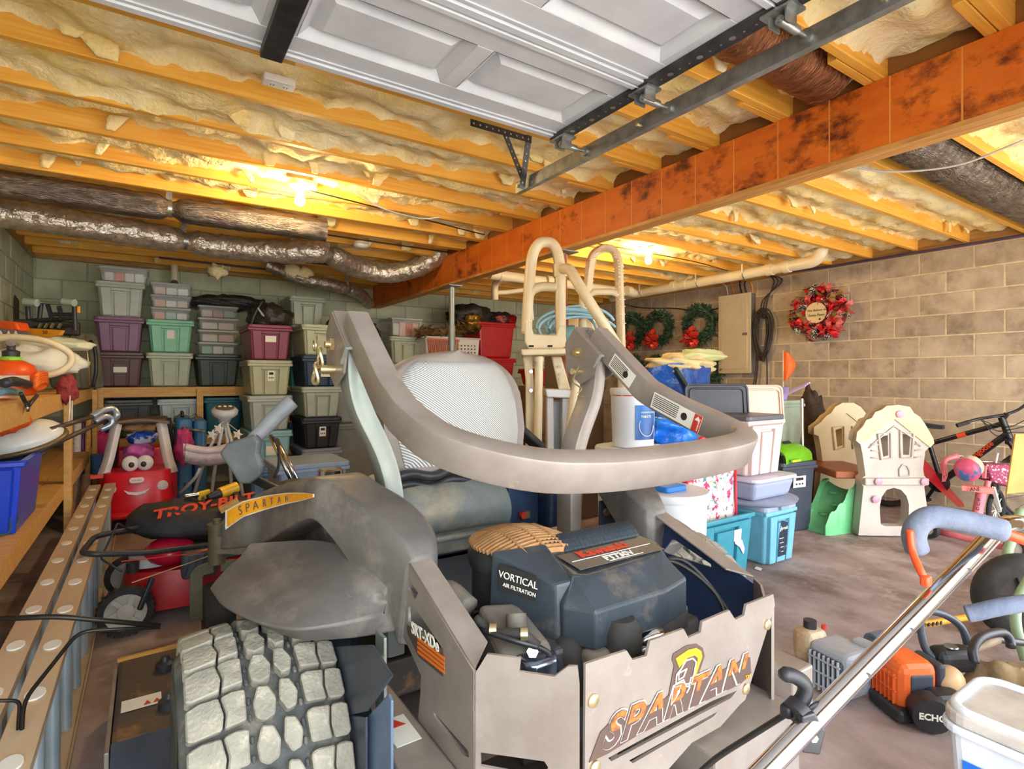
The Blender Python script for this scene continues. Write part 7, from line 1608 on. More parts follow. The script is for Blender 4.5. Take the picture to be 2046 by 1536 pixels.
# boxes behind
def carton(label, c, s, z0, m='carton', rz=0.0, flaps=True):
    t = thing('cardboard_box', label, 'box', (c[0], c[1], z0), rz); mm = mat('carton', (214, 164, 92), 0.8, col2=(196, 146, 78), scale=4)
    MB().boxp((-s[0] / 2, -s[1] / 2, 0), (s[0] / 2, s[1] / 2, s[2])).build('box', mm, t, local=True, smooth=None)
    if flaps:
        for sy in (-1, 1): MB().add([(-s[0] / 2, sy * s[1] / 2, s[2]), (s[0] / 2, sy * s[1] / 2, s[2]), (s[0] / 2, sy * s[1] * 0.1, s[2] + 0.06), (-s[0] / 2, sy * s[1] * 0.1, s[2] + 0.06)], [(0, 1, 2, 3)]).build('flap', mm, t, local=True, smooth=None)
    return t
p = at_d(1490, 775, 4.5); carton('cardboard box with open flaps behind the standing lids', (p.x + 0.20, p.y + 0.31), (0.36, 0.36, 1.10), 0.0)
p = at_d(1390, 790, 4.75); carton('tall cardboard box under the blue tarp bag', (p.x - 0.18, p.y + 0.2), (0.64, 0.6, 0.98), 0.0, flaps=False)
tarp = mat('blue_tarp', (24, 62, 132), 0.28, col2=(40, 100, 186), scale=5, bump=0.7, bscale=12)
t = thing('tarp_bag', 'blue tarp shopping bag stuffed with cloth below the wreaths', 'bag', (p.x, p.y + 0.15, 0.99))
def tb(u, v):
    a = 2 * math.pi * u; r = 0.35 + 0.05 * v; q = V((p.x - 0.05 + r * math.cos(a) * 1.05, p.y + 0.2 + r * 0.62 * math.sin(a), 0.985 + 0.34 * v + 0.05 * v * noise.noise(V((a * 1.3, 0, 3)))))
    k = 1 + 0.16 * noise.noise(q * 6); return V((p.x + (q.x - p.x) * k, p.y + 0.2 + (q.y - p.y - 0.2) * k, q.z))
MB().grid(tb, 40, 12).build('bag', tarp, t, smooth=70)
MB().tube(spline([tb(0.66, 0.9), tb(0.7, 0.4) + V((0, -0.03, 0)), tb(0.72, 0.2) + V((0, -0.03, 0))], 5), 0.02, 6).build('strap', mat('strap_green', (40, 60, 50), 0.6), t, smooth=180)
sack('folded_cloth', 'pale green and orange patterned cloth spilling from the tarp bag', 'cloth', (p.x - 0.05, p.y + 0.12, 1.34), (0.34, 0.2, 0.085), mat('patterned_cloth', (226, 206, 150), 0.8, col2=(206, 110, 60), scale=9, lo=0.55, hi=0.68), 0.5, 7.7)
sack('folded_cloth', 'rolled pale green cloth on top of the tarp bag', 'cloth', (p.x + 0.18, p.y + 0.06, 1.42), (0.28, 0.10, 0.055), mat('sage_cloth', (206, 210, 150), 0.8), 0.3, 2.7)
t = thing('blue_plastic_bag', 'shiny blue plastic bag drooping below the roll bar label', 'bag', at_d(1340, 880, 3.7))
q0 = at_d(1338, 858, 3.75)
b = MB().ell(q0, (0.20, 0.15, 0.12), 26, 18, None, 0.5, 3.2)
for i, v_ in enumerate(b.v): b.v[i] = v_ + (v_ - q0).normalized() * 0.03 * noise.noise(v_ * 16)
b.build('bag', mat('blue_gloss', (18, 92, 206), 0.15, col2=(40, 140, 240), scale=8, bump=0.5, bscale=18), t, smooth=180)
tote('lilac tote carrying the shiny blue plastic bag', q0.x + 0.02, q0.y - 0.04, 0.0, 0.42, 0.45, q0.z - 0.11, (206, 196, 210), ribs=False)
p = at_d(1588, 800, 4.75)
tote('tall grey-green tote behind the pink tote', p.x, p.y, 0.50, 0.34, 0.42, 0.53, (164, 178, 156), ribs=False)
tote('grey tote on the floor under the tall grey-green tote', p.x, p.y, 0.0, 0.36, 0.44, 0.50, (120, 124, 120), ribs=False)
t = thing('purple_toy', 'lavender plastic toy shovels lying on the grey-green tote', 'toy', at_d(1585, 795, 4.7))
MB().lathe([(0.06, 0), (0.075, 0.10), (0.08, 0.11)], V((p.x - 0.03, p.y + 0.12, 1.031)), 18).build('pail', plastic((170, 150, 206)), t)
for k in range(3): MB().bar(at_d(1572 + k * 4, 788 - k * 4, 4.72), at_d(1610 + k * 4, 770 - k * 3, 4.6), 0.025, 0.012).build('handle', plastic((206, 190, 232)), t, smooth=None, bevel=0.004)
tag(MB().cyl(V((at_d(1605, 850, 4.6).x, at_d(1605, 850, 4.6).y, 0.0)), at_d(1602, 796, 4.6), 0.014, n=12).build('chrome_pole', 'chrome', smooth=40), 'thin chrome pole standing beside the green toolbox', 'pole')
t = thing('bike_flag', 'orange triangular safety flag on a thin rod against the block wall', 'flag', at_d(1563, 790, 5.6))
q = at_d(1563, 795, 5.6); MB().cyl(V((q.x, q.y, 0.0)), at_d(1565, 700, 5.6), 0.005, n=8).build('rod', 'cream', t)
MB().slab(lambda u, v: at_d(1565 + 27 * u * (1 - abs(2 * v - 0.9) * 0.5), 700 + 62 * v * (1 - 0.25 * u) + 8 * u, 5.6 - 0.04 * math.sin(u * 3)), 6, 6, (0.002, 0.002, 0)).build('flag', mat('flag_orange', (244, 110, 36), 0.6), t, smooth=60)
p = at_d(1600, 960, 4.35)
dkt = tote('dark slate tote with picture label under the green toolbox', p.x, p.y, 0.0, 0.40, 0.42, 0.56, (66, 72, 84), ribs=False, sticker=(-0.15, 0.78, 0.14, 0.09, True), rotz=-0.15)
t = thing('green_toolbox', 'lime green plastic toolbox lid with handle slot beside the playhouse', 'toolbox', (p.x, p.y, 0.565))
def gl(u, v):
    x = -0.19 + 0.38 * u; a = math.pi * v
    return V((p.x + x + 0.02, p.y + 0.21 - 0.19 * math.cos(a), 0.562 + 0.14 * math.sin(a) ** 0.6 * (1 - 0.2 * (2 * u - 1) ** 4)))
MB().slab(gl, 14, 16, (0, 0, 0.012)).build('lid', plastic((110, 180, 24), 0.35), t, smooth=60)
MB().prism(rrect(0.10, 0.03, 0.014, 4), 0.01, gl(0.5, 0.36) + V((0, -0.004, 0.004)), (1, 0, 0), (0, 0.7, 0.7)).build('handle_slot', 'ink', t)
MB().box((p.x - 0.07, p.y - 0.0, 0.575), (0.12, 0.02, 0.02)).build('latch', plastic((190, 224, 60)), t, bevel=0.004)
sack('brown_tarp', 'dark brown bark-like bundle behind the green toolbox', 'bundle', at_d(1620, 890, 5.45), (0.14, 0.14, 0.58), mat('bark', (84, 62, 44), 0.9, col2=(52, 40, 30), scale=12, bump=0.5, bscale=30), 0.3, 4.0)
tag(MB().prism([(0, 0), (0.05, 0.01), (0.06, 0.05), (0.01, 0.045)], 0.002, at_z(1520, 1140, 0.004), (1, 0.2, 0), (-0.2, 1, 0)).build('paper_scrap', 'paper', smooth=None), 'scrap of white paper on the floor before the aqua tote', 'paper')
# ================================================================== PLAYHOUSE CLIMBER (two house panels, platform, slide)
UU, FF = V((CS, -SN, 0)), V((SN, CS, 0))
play = at_z(1778, 1067, 0.0)
t = thing('toddler_climber', 'cream plastic house-shaped toddler climber with green slide by the right wall', 'play climber', (play.x, play.y, 0))
cr = mat('climber_cream', (222, 200, 156), 0.45, col2=(212, 186, 136), scale=3); crw = mat('climber_white', (204, 193, 180), 0.45, col2=(190, 178, 164), scale=4)
def pxpoly(lst, d, c): return [((lambda s: ((s - c).dot(UU), s.z - c.z))(at_d(px, py, d))) for px, py in lst]
roofl = [(1702, 878), (1704, 862), (1716, 850), (1722, 838), (1733, 834), (1740, 822), (1752, 818), (1762, 810), (1785, 808), (1808, 812), (1816, 824), (1828, 832), (1838, 846), (1845, 858), (1854, 874), (1856, 884), (1848, 892)]
body = roofl + [(1840, 900), (1836, 935), (1838, 948), (1842, 952), (1842, 966), (1838, 970), (1852, 1068), (1708, 1066), (1718, 970), (1715, 966), (1716, 952), (1722, 948), (1716, 905), (1712, 886)]
wins = [[(1751, 871), (1766, 868), (1767, 908), (1757, 911)], [(1795, 865), (1811, 869), (1808, 907), (1796, 907)]]
arch = [(1752, 1044), (1750, 1010), (1754, 990), (1764, 976), (1778, 972), (1792, 976), (1803, 988), (1808, 1005), (1807, 1040), (1800, 1048), (1760, 1048)]
D = 4.30
c0 = at_d(1778, 1066, D); c0.z = 0
pn = plate('house_panel', pxpoly(body, D, c0), [pxpoly(w, D, c0) for w in wins] + [pxpoly(arch, D, c0)], 0.09, c0, UU, (0, 0, 1), crw, t)
def relief(poly, D_, c_, nm, par, m=cr, off=0.05, r=0.006, cyc=True):
    pts = [at_d(px, py, D_) - FF * off for px, py in poly]
    MB().tube(pts, r, 6, closed=cyc).build(nm, m, par, smooth=180)
rf = plate('roof_edge', pxpoly(roofl + [(1838, 884), (1778, 836), (1718, 880)], D, c0), [], 0.05, c0 - FF * 0.03, UU, (0, 0, 1), cr, t)
for w in wins: relief([(w[0][0] - 5, w[0][1] - 5), (w[1][0] + 5, w[1][1] - 5), (w[2][0] + 5, w[2][1] + 5), (w[3][0] - 5, w[3][1] + 5)], D, c0, 'window_trim', pn, crw, r=0.010)
relief([(1788, 948), (1788, 935), (1795, 926), (1803, 928), (1808, 938), (1808, 948)], D, c0, 'door_arch', pn, crw, r=0.007)
relief([(1728, 893), (1744, 878), (1778, 850), (1812, 872), (1830, 890)], D, c0, 'gable_line', pn, crw, cyc=False)
for y in (886, 898, 912): relief([(1732, y), (1746, y + 1)], D, c0, 'siding_line', pn, crw, cyc=False); relief([(1818, y), (1832, y - 2)], D, c0, 'siding_line', pn, crw, cyc=False)
MB().bar(at_d(1716, 959, D) - FF * 0.03, at_d(1842, 959, D) - FF * 0.03, 0.10, 0.055).build('belt_band', crw, t, smooth=None, bevel=0.01)
pkb = plastic((222, 160, 180), 0.35)
for px, py in ((1740, 958), (1830, 958), (1740, 994), (1787, 826)):
    q = at_d(px, py, D) - FF * 0.085 if py > 940 and py < 970 else at_d(px, py, D) - FF * 0.055
    MB().lathe([(0.028, 0), (0.030, 0.010), (0.018, 0.016)], q, 8, -FF).build('flower_bolt', pkb, t)
D2_ = 4.95; c1 = at_d(1680, 960, D2_); c1.z = 0
roof2 = [(1620, 866), (1620, 852), (1634, 842), (1644, 830), (1654, 824), (1662, 812), (1676, 804), (1698, 804), (1712, 812), (1722, 824), (1732, 840), (1740, 850), (1742, 866)]
body2 = roof2 + [(1735, 880), (1732, 940), (1732, 1020), (1628, 1020), (1634, 945), (1640, 935), (1634, 890), (1630, 870)]
w2 = [[(1663, 858), (1676, 854), (1677, 888), (1667, 892)], [(1702, 856), (1714, 860), (1712, 890), (1703, 890)]]
pn2 = plate('house_panel', pxpoly(body2, D2_, c1), [pxpoly(w, D2_, c1) for w in w2], 0.09, c1, UU, (0, 0, 1), cr, t)
plate('roof_edge', pxpoly(roof2 + [(1730, 862), (1684, 824), (1632, 866)], D2_, c1), [], 0.05, c1 - FF * 0.03, UU, (0, 0, 1), cr, t)
for w in w2: relief([(w[0][0] - 5, w[0][1] - 5), (w[1][0] + 4, w[1][1] - 4), (w[2][0] + 4, w[2][1] + 4), (w[3][0] - 5, w[3][1] + 5)], D2_, c1, 'window_trim', pn2, cr, r=0.010)
pa, pb_ = at_d(1722, 946, D + 0.05), at_d(1650, 938, D2_ - 0.05)
MB().prism([(0, -0.19), ((pb_ - pa).length * 1.1, -0.16), ((pb_ - pa).length * 1.1, 0.18), (0, 0.2)], 0.06, V((pa.x, pa.y, 0.455)), V((pb_.x - pa.x, pb_.y - pa.y, 0)), V((0, 0, 1)).cross(V((pb_.x - pa.x, pb_.y - pa.y, 0)))).build('platform', plastic((166, 84, 40), 0.4), t, smooth=None, bevel=0.012)
# slide: top at platform, foot on the floor nearer the camera
gs = plastic((120, 206, 140), 0.4)
tl0, tr0, bl0, br0 = at_d(1652, 958, 4.75), at_d(1722, 975, 4.40), at_d(1612, 1045, 4.45), at_d(1655, 1062, 4.28)
def slide(u, v):
    a = tl0.lerp(tr0, u); b = bl0.lerp(br0, u); q = a.lerp(b, v); q.z += 0.05 * math.sin(v * math.pi) * 0.6 - 0.04 * math.sin(math.pi * u) + 0.02 * math.sin(v * 9)
    q.z = max(q.z, 0.03); return q
MB().slab(slide, 10, 16, (0, 0, 0.05)).build('slide_bed', gs, t, smooth=60)
for u in (0.0, 1.0):
    pts = [slide(u, i / 16) + V((0, 0, (0.05 + 0.014 * math.sin(i * 1.5)) if u > 0.5 else 0.012)) for i in range(17)]
    b = MB()
    for i in range(16):
        p, q = pts[i], pts[i + 1]; s = (UU * 0.022); b.add([p - s, p + s, q + s, q - s, V((p.x, p.y, 0.0)) - s, V((p.x, p.y, 0.0)) + s, V((q.x, q.y, 0.0)) + s, V((q.x, q.y, 0.0)) - s], [(0, 1, 2, 3), (7, 6, 5, 4), (0, 4, 5, 1), (2, 6, 7, 3), (0, 3, 7, 4), (1, 5, 6, 2)])
    bm_o = b.build('slide_side', gs, t, smooth=50)
for u, v in ((0.35, 0.25), (0.6, 0.42), (0.4, 0.68)):
    MB().lathe([(0.035, 0.0), (0.03, 0.012), (0.02, 0.008)], slide(u, v), 16).build('foot_hold', gs, t)
# red slide leaning behind
tag(MB().slab(lambda u, v: at_d(1838 + 72 * v + 14 * u - 10 * (1 - v) * u, 938 + 66 * v - 26 * u * (1 - v), 4.75 + 0.15 * u), 4, 8, (0.02, 0.02, 0.03)).build('red_slide', plastic((190, 16, 34), 0.35), smooth=60), 'red plastic slide leaning behind the playhouse', 'slide')
# ================================================================== BLACK MOUNTAIN BIKE against the right wall
BXX = 5.86
def bx(px, py, off=0.0): return at_x(px, py, BXX + off)
bb = bx(1880, 972); bb.z = 0.30
t = thing('mountain_bike', 'black and orange mountain bike leaning along the right wall', 'bicycle', (BXX, bb.y, 0))
rh, fh = V((BXX, bb.y + 0.44, 0.335)), V((BXX, bb.y - 0.68, 0.335))
for h in (rh, fh):
    w = MB().tube([h + V((0, 0.31 * math.cos(a), 0.31 * math.sin(a))) for a in [2 * math.pi * i / 36 for i in range(36)]], 0.024, 8, closed=True).build('tyre', 'rubber', t, smooth=180)
    MB().tube([h + V((0, 0.285 * math.cos(a), 0.285 * math.sin(a))) for a in [2 * math.pi * i / 36 for i in range(36)]], 0.010, 6, closed=True).build('rim', 'dark_steel', w, smooth=180)
    for k in range(16):
        a = 2 * math.pi * k / 16; MB().cyl(h, h + V((0, 0.28 * math.cos(a), 0.28 * math.sin(a))), 0.0018, n=4).build('spoke', 'steel', w)
    MB().cyl(h + V((-0.05, 0, 0)), h + V((0.05, 0, 0)), 0.02, n=12).build('hub', 'black', w)
blk = mat('bike_black', (26, 26, 28), 0.3); bor = mat('bike_orange', (226, 76, 36), 0.35)
st_, hd0, hd1 = bx(1858, 886), bx(2004, 846), bx(2014, 866)
MB().cyl(st_, hd0, 0.021, n=12).build('top_tube', blk, t); MB().cyl(bb, hd1, 0.027, n=12).build('down_tube', blk, t)
MB().cyl(bb, st_ + V((0, 0.02, 0.06)), 0.019, n=12).build('seat_tube', blk, t); MB().cyl(hd0 + V((0, 0.01, 0.05)), hd1 + V((0, -0.015, -0.05)), 0.026, n=12).build('head_tube', blk, t)
MB().cyl(rh + V((-0.05, 0, 0)), st_ + V((-0.02, 0, 0)), 0.012, n=8).build('seat_stay', blk, t); MB().cyl(rh + V((-0.05, 0, 0)), bb, 0.014, n=8).build('chain_stay', blk, t)
for s in (-0.06, 0.06): MB().cyl(hd1 + V((s, -0.02, -0.06)), fh + V((s, 0, 0)), 0.017, n=10).build('fork_leg', blk, t)
MB().bar(hd1 + V((-0.07, -0.02, -0.06)), hd1 + V((0.07, -0.02, -0.06)), 0.05, 0.05).build('fork_crown', blk, t, smooth=None, bevel=0.01)
MB().cyl(st_ + V((0, 0.02, 0.05)), st_ + V((0, 0.06, 0.16)), 0.014, n=10).build('seat_post', blk, t)
sp = bx(1856, 850); MB().slab(lambda u, v: sp + V(((u - 0.5) * (0.05 + 0.10 * v), -0.11 + 0.24 * v, 0.01 + 0.03 * v * v)), 6, 8, (0, 0, 0.035)).build('saddle', 'black', t, smooth=60)
MB().tube(spline([bx(1912, 850, -0.30), bx(1950, 838, -0.2), bx(1985, 832, -0.05), bx(2010, 828, 0.0)], 5), 0.012, 8).build('handlebar', blk, t, smooth=180)
MB().cyl(bx(1912, 850, -0.30), bx(1935, 843, -0.24), 0.017, n=10).build('grip', 'rubber', t)
MB().tube(spline([bx(2010, 828), bx(2035, 818, 0.1), bx(2060, 800, 0.25)], 4), 0.012, 8).build('handlebar', blk, t, smooth=180)
MB().cyl(bx(2012, 826), hd0 + V((0, 0, 0.04)), 0.02, n=10).build('stem', blk, t)
for k in range(3): MB().tube(spline([bx(1960, 838, -0.15), bx(1990, 850 + 10 * k, -0.06), bx(2020, 852 + 6 * k, -0.05), bx(2046, 840 + 12 * k, 0)], 6), 0.004, 5).build('brake_cable', 'cable', t, smooth=180)
MB().cyl(bb + V((-0.05, 0, 0)), bb + V((-0.045, 0, 0)), 0.085, n=26).build('chainring', 'dark_steel', t)
MB().cyl(rh + V((-0.045, 0, 0)), rh + V((-0.03, 0, 0)), 0.05, n=20).build('cassette', 'dark_steel', t)
MB().bar(bb + V((-0.07, 0, 0)), bb + V((-0.07, 0.08, -0.15)), 0.02, 0.025).build('crank', blk, t, smooth=None); MB().box(bb + V((-0.11, 0.08, -0.155)), (0.08, 0.07, 0.02)).build('pedal', 'black', t, smooth=None)
MB().cyl(st_.lerp(hd0, 0.40) + V((-0.002, 0, 0)), st_.lerp(hd0, 0.52) + V((-0.002, 0, 0)), 0.0218, n=12).build('orange_band', bor, t)
o0 = bb.lerp(hd1, 0.44) + V((-0.029, 0, -0.012)); text('down_tube_lettering', 'mongoose', 0.06, o0, (hd1 - bb), (0, 0.4, 0.9), bor, t, bold=0.001)
# ================================================================== PINK TRICYCLE
t = thing('pink_tricycle', 'pink tricycle with basket in front of the mountain bike', 'tricycle', at_z(1930, 1075, 0.0))
pk_ = plastic((240, 130, 140), 0.35); D = 4.15
def tq(px, py, d=D): return at_d(px, py, d)
for px, py, r, d, nm in ((1857, 1051, 0.075, 4.2, 'rear_wheel'), (2032, 1120, 0.075, 3.7, 'rear_wheel')):
    c = tq(px, py, d); c.z = r + 0.004; w = MB().lathe([(r - 0.03, -0.022), (r - 0.004, -0.02), (r, 0), (r - 0.004, 0.02), (r - 0.03, 0.022)], c, 24, UU + FF * 0.3, cap=False).build(nm, 'rubber', t, smooth=50)
    MB().lathe([(r - 0.03, 0.012), (0.02, 0.02), (0.005, 0.024)], c, 20, UU + FF * 0.3).lathe([(r - 0.03, -0.012), (0.02, -0.014), (0.005, -0.016)], c, 20, UU + FF * 0.3).build('hub', 'white', w)
c = tq(1990, 1015, 4.4); c.z = 0.17
w = MB().tube([c + (UU * 0.8 + FF * 0.5).normalized() * 0.15 * math.cos(a) + V((0, 0, 0.15 * math.sin(a))) for a in [2 * math.pi * i / 28 for i in range(28)]], 0.018, 8, closed=True).build('front_wheel', 'rubber', t, smooth=180)
for k in range(10):
    a = 2 * math.pi * k / 10; MB().cyl(c, c + (UU * 0.8 + FF * 0.5).normalized() * 0.14 * math.cos(a) + V((0, 0, 0.14 * math.sin(a))), 0.003, n=5).build('spoke', 'white', w)
MB().slab(lambda u, v: tq(1922 + 64 * v, 966 + 8 * v + (6 - 12 * abs(u - 0.5)) * 0, 4.2 - 0.16 * (u - 0.5) * (1.2 - v)) + V((0, 0, -0.015 * (2 * u - 1) ** 2)), 6, 10, (0, 0, 0.035)).build('saddle', plastic((236, 120, 110), 0.4), t, smooth=60)
MB().cyl(tq(1961, 984, 4.2), tq(1952, 1030, 4.2), 0.034, n=14).build('seat_post', pk_, t)
for k, ch in enumerate('BUG'): text('post_letter', ch, 0.035, tq(1953 - 1.5 * k, 1001 + 9 * k, 4.155), UU, (0, 0, 1), 'ink', t, bold=0.001)
text('saddle_lettering', 'ANE', 0.04, tq(1938, 981, 4.10), UU, (0, 0, 1), 'ink', t, bold=0.001)
MB().tube(fillet([tq(1868, 1046, 4.2), tq(1940, 1058, 4.1), tq(2000, 1062, 3.9), tq(2028, 1072, 3.75)], 0.05, 4), 0.024, 10).build('frame', pk_, t, smooth=180)
MB().tube(fillet([tq(1868, 1060, 4.2), tq(1940, 1078, 4.0), tq(2020, 1096, 3.75)], 0.05, 4), 0.022, 10).build('axle_bar', pk_, t, smooth=180)
MB().cyl(tq(1884, 1025, 4.2), tq(1876, 1050, 4.2), 0.022, n=10).build('brace', pk_, t)
MB().bar(tq(1985, 975, 4.25), tq(1998, 1020, 4.4), 0.02, 0.03).build('fork', 'white', t, smooth=None)
MB().tube(fillet([tq(1890, 915, 4.35), tq(1918, 910, 4.35), tq(1960, 922, 4.4), tq(2025, 924, 4.4)], 0.03, 4), 0.011, 8).build('handlebar', 'chrome', t, smooth=180)
MB().tube(spline([tq(1884, 945, 4.35), tq(1888, 920, 4.35), tq(1914, 911, 4.35)], 4), 0.02, 8).build('grip', pk_, t, smooth=180)
for k in range(4): MB().tube(spline([tq(1886 + k, 925, 4.33), tq(1884 + 3 * k, 945, 4.33), tq(1882 + 2 * k, 962, 4.33)], 4), 0.003, 5).build('streamer', pk_, t)
bkm = mat('basket_print', (150, 40, 80), 0.6, col2=(236, 210, 214), scale=55, lo=0.56, hi=0.60)
q = [(1952, 924), (2028, 928), (2022, 950), (2008, 972), (1965, 958)]; c = sum((tq(px, py, 4.3) for px, py in q), V()) / 5
MB().prism([((s - c).dot(UU), s.z - c.z) for s in (tq(px, py, 4.3) for px, py in q)], 0.16, c, UU, (0, 0, 1)).build('basket', bkm, t, smooth=None, bevel=0.01)
MB().bar(tq(1994, 905, 4.2), tq(1990, 925, 4.2), 0.022, 0.006).build('basket_strap', 'white', t, smooth=None)
MB().bar(tq(1968, 930, 4.2), tq(1966, 955, 4.2), 0.03, 0.02).build('bell_mount', pk_, t, smooth=None)
MB().cyl(tq(1975, 960, 4.25), tq(1968, 985, 4.25), 0.02, n=10).build('head_tube', pk_, t)
t = thing('pink_helmet', 'pink child helmet with blue print hung on the tricycle bar', 'helmet', at_d(1935, 938, 4.1))
MB().ell(at_d(1933, 938, 4.12), (0.10, 0.08, 0.085), 22, 14, Matrix.Rotation(R(35), 3, 'Y')).build('shell', mat('helmet_print', (232, 96, 140), 0.35, col2=(70, 130, 190), scale=8, lo=0.54, hi=0.58), t, smooth=180)
MB().ell(at_d(1940, 931, 4.14), (0.10, 0.075, 0.075), 22, 14, Matrix.Rotation(R(35), 3, 'Y')).build('liner', 'cream', t, smooth=180)
tag(MB().prism([(0, 0), (0.30, 0.03), (0.30, 0.40), (0.06, 0.40)], 0.012, at_d(2010, 986, 3.7), UU, (0, 0, 1)).build('cardboard_sheet', mat('carton', (214, 164, 92)), smooth=None), 'tan cardboard sheet at the right frame edge above the tricycle', 'cardboard')
# ================================================================== FOREGROUND RIGHT: tiller handle, wheel, trimmers, bucket
t = thing('tiller', 'chrome-handled walk-behind tiller with grey foam grips at lower right', 'tiller', at_d(1600, 1500, 0.8))
foam = mat('foam_grip', (96, 104, 124), 0.85, col2=(120, 126, 142), scale=14, bump=0.15, bscale=90); orl = plastic((244, 84, 40), 0.35)
H0, H1 = at_d(2000, 1050, 0.98), at_d(1530, 1536, 0.74); dv = (H1 - H0).normalized(); H2 = H1 + dv * ((H1.z - 0.10) / -dv.z)
MB().tube(fillet([at_d(2046, 1046, 1.0), at_d(2006, 1044, 0.985), at_d(1962, 1092, 0.955), H1, H2], 0.05, 6), 0.0145, 16).build('handle_tube', 'chrome', t, smooth=180)
MB().tube(spline([at_d(1832, 1098, 0.955), at_d(1826, 1070, 0.95), at_d(1838, 1044, 0.945), at_d(1870, 1032, 0.94), at_d(1940, 1044, 0.93), at_d(2006, 1060, 0.92)], 6), 0.0185, 16).build('foam_grip', foam, t, smooth=180)
MB().tube(spline([at_d(2000, 1062, 0.92), at_d(2046, 1078, 0.91), at_d(2100, 1092, 0.9)], 4), 0.009, 10).build('grip_core', orl, t, smooth=180)
MB().tube(spline([at_d(1818, 1058, 0.94), at_d(1823, 1100, 0.93), at_d(1838, 1138, 0.905), at_d(1854, 1164, 0.895)], 6), 0.006, 10).build('trigger_lever', orl, t, smooth=180)
MB().box(at_d(1850, 1160, 0.895), (0.016, 0.014, 0.018)).build('lever_pivot', orl, t, bevel=0.004)
MB().tube(spline([at_d(1996, 1062, 1.1), at_d(2020, 1052, 1.1), at_d(2060, 1058, 1.1)], 4), 0.016, 14).build('rear_tube', 'chrome', t, smooth=180)
MB().tube(spline([at_d(1930, 1226, 0.95), at_d(1946, 1224, 0.945), at_d(2000, 1212, 0.93), at_d(2080, 1200, 0.92)], 5), [0.011] + [0.0135] * 15, 16).build('foam_grip', foam, t, smooth=180)
cl = at_d(1612, 1452, 0.775)
MB().cyl(at_d(1590, 1432, 0.785), at_d(1604, 1418, 0.79), 0.022, n=18).build('clamp_ring', 'black', t)
MB().prism([(-0.012, -0.03), (0.014, -0.034), (0.022, 0.0), (0.006, 0.026), (-0.012, 0.02)], 0.02, cl, UU, (0, 0, 1)).build('clamp', 'dark_steel', t, smooth=None, bevel=0.003)
MB().cyl(cl + V((0.006, 0, -0.01)) - FF * 0.014, cl + V((0.006, 0, -0.01)) + FF * 0.014, 0.006, n=6).build('clamp_bolt', 'chrome', t)
MB().tube(spline([at_d(1558, 1346, 0.80), at_d(1585, 1350, 0.80), at_d(1608, 1368, 0.80), at_d(1604, 1395, 0.80), at_d(1580, 1418, 0.80)], 6), [0.006, 0.008] + [0.0105] * 23, 12).build('hook_handle', 'black', t, smooth=180)
MB().box(at_d(1575, 1418, 0.80), (0.022, 0.016, 0.018)).build('hook_base', 'black', t, bevel=0.004)
MB().tube(spline([at_d(1580, 1420, 0.81), at_d(1500, 1470, 0.83), at_d(1430, 1515, 0.85), at_d(1380, 1560, 0.86)], 5), 0.0045, 7).build('throttle_cable', 'cable', t, smooth=180)
for s in (0.12, 0.42, 0.62):
    q = at_d(1962, 1092, 0.955).lerp(H1, s); MB().cyl(q - FF * 0.0152, q - FF * 0.0135, 0.005, n=12).build('tube_hole', 'dark_steel', t)
for s in (-1, 1): MB().lathe([(0.05, -0.03), (0.12, -0.028), (0.13, 0), (0.12, 0.028), (0.05, 0.03)], V((H2.x, H2.y, 0.13)) + UU * 0.16 * s, 22, UU).build('tine_wheel', 'rubber', t, smooth=50)
MB().box(V((H2.x, H2.y, 0.16)), (0.24, 0.2, 0.10)).build('gear_case', 'black', t, bevel=0.02)
# wheelbarrow wheel and legs
wc = at_d(2046, 1180, 2.55); wc.z = 0.205
t = thing('wheelbarrow', 'black wheel and green tubular frame of a wheelbarrow at the right edge', 'wheelbarrow', (wc.x, wc.y, 0))
ax = (-FF * 0.9 + UU * -0.25).normalized()
w = MB().lathe([(0.12, -0.05), (0.17, -0.05), (0.20, -0.025), (0.203, 0), (0.20, 0.025), (0.17, 0.05), (0.12, 0.05)], wc, 34, ax, cap=False).build('tyre', 'rubber', t, smooth=50)
MB().lathe([(0.125, 0.02), (0.12, 0.035), (0.05, 0.03), (0.04, 0.05), (0.01, 0.05)], wc, 28, ax).build('wheel_disc', mat('disc_brown', (62, 48, 42), 0.6, col2=(44, 38, 36), scale=9), w, smooth=50)
for k in range(5):
    a = 2 * math.pi * k / 5; s_, u_, _t = frame_to(ax); e = s_ * math.cos(a) + u_ * math.sin(a)
    MB().bar(wc + ax * 0.045 + e * 0.03, wc + ax * 0.04 + e * 0.12, 0.03, 0.012, ax).build('spoke', mat('disc_brown', (62, 48, 42)), w, smooth=None, bevel=0.004)
gp = mat('frame_green', (136, 158, 124), 0.45)
MB().tube(spline([at_d(2040, 1020, 2.9), at_d(2022, 1075, 2.8), at_d(2012, 1112, 2.7), at_d(2024, 1150, 2.6)], 5), 0.022, 12).build('frame_tube', gp, t, smooth=180)
MB().tube(spline([at_d(2060, 1150, 2.4), at_d(2034, 1200, 2.35), at_d(2030, 1250, 2.3), at_d(2050, 1320, 2.25)], 5), 0.020, 12).build('frame_tube', gp, t, smooth=180)
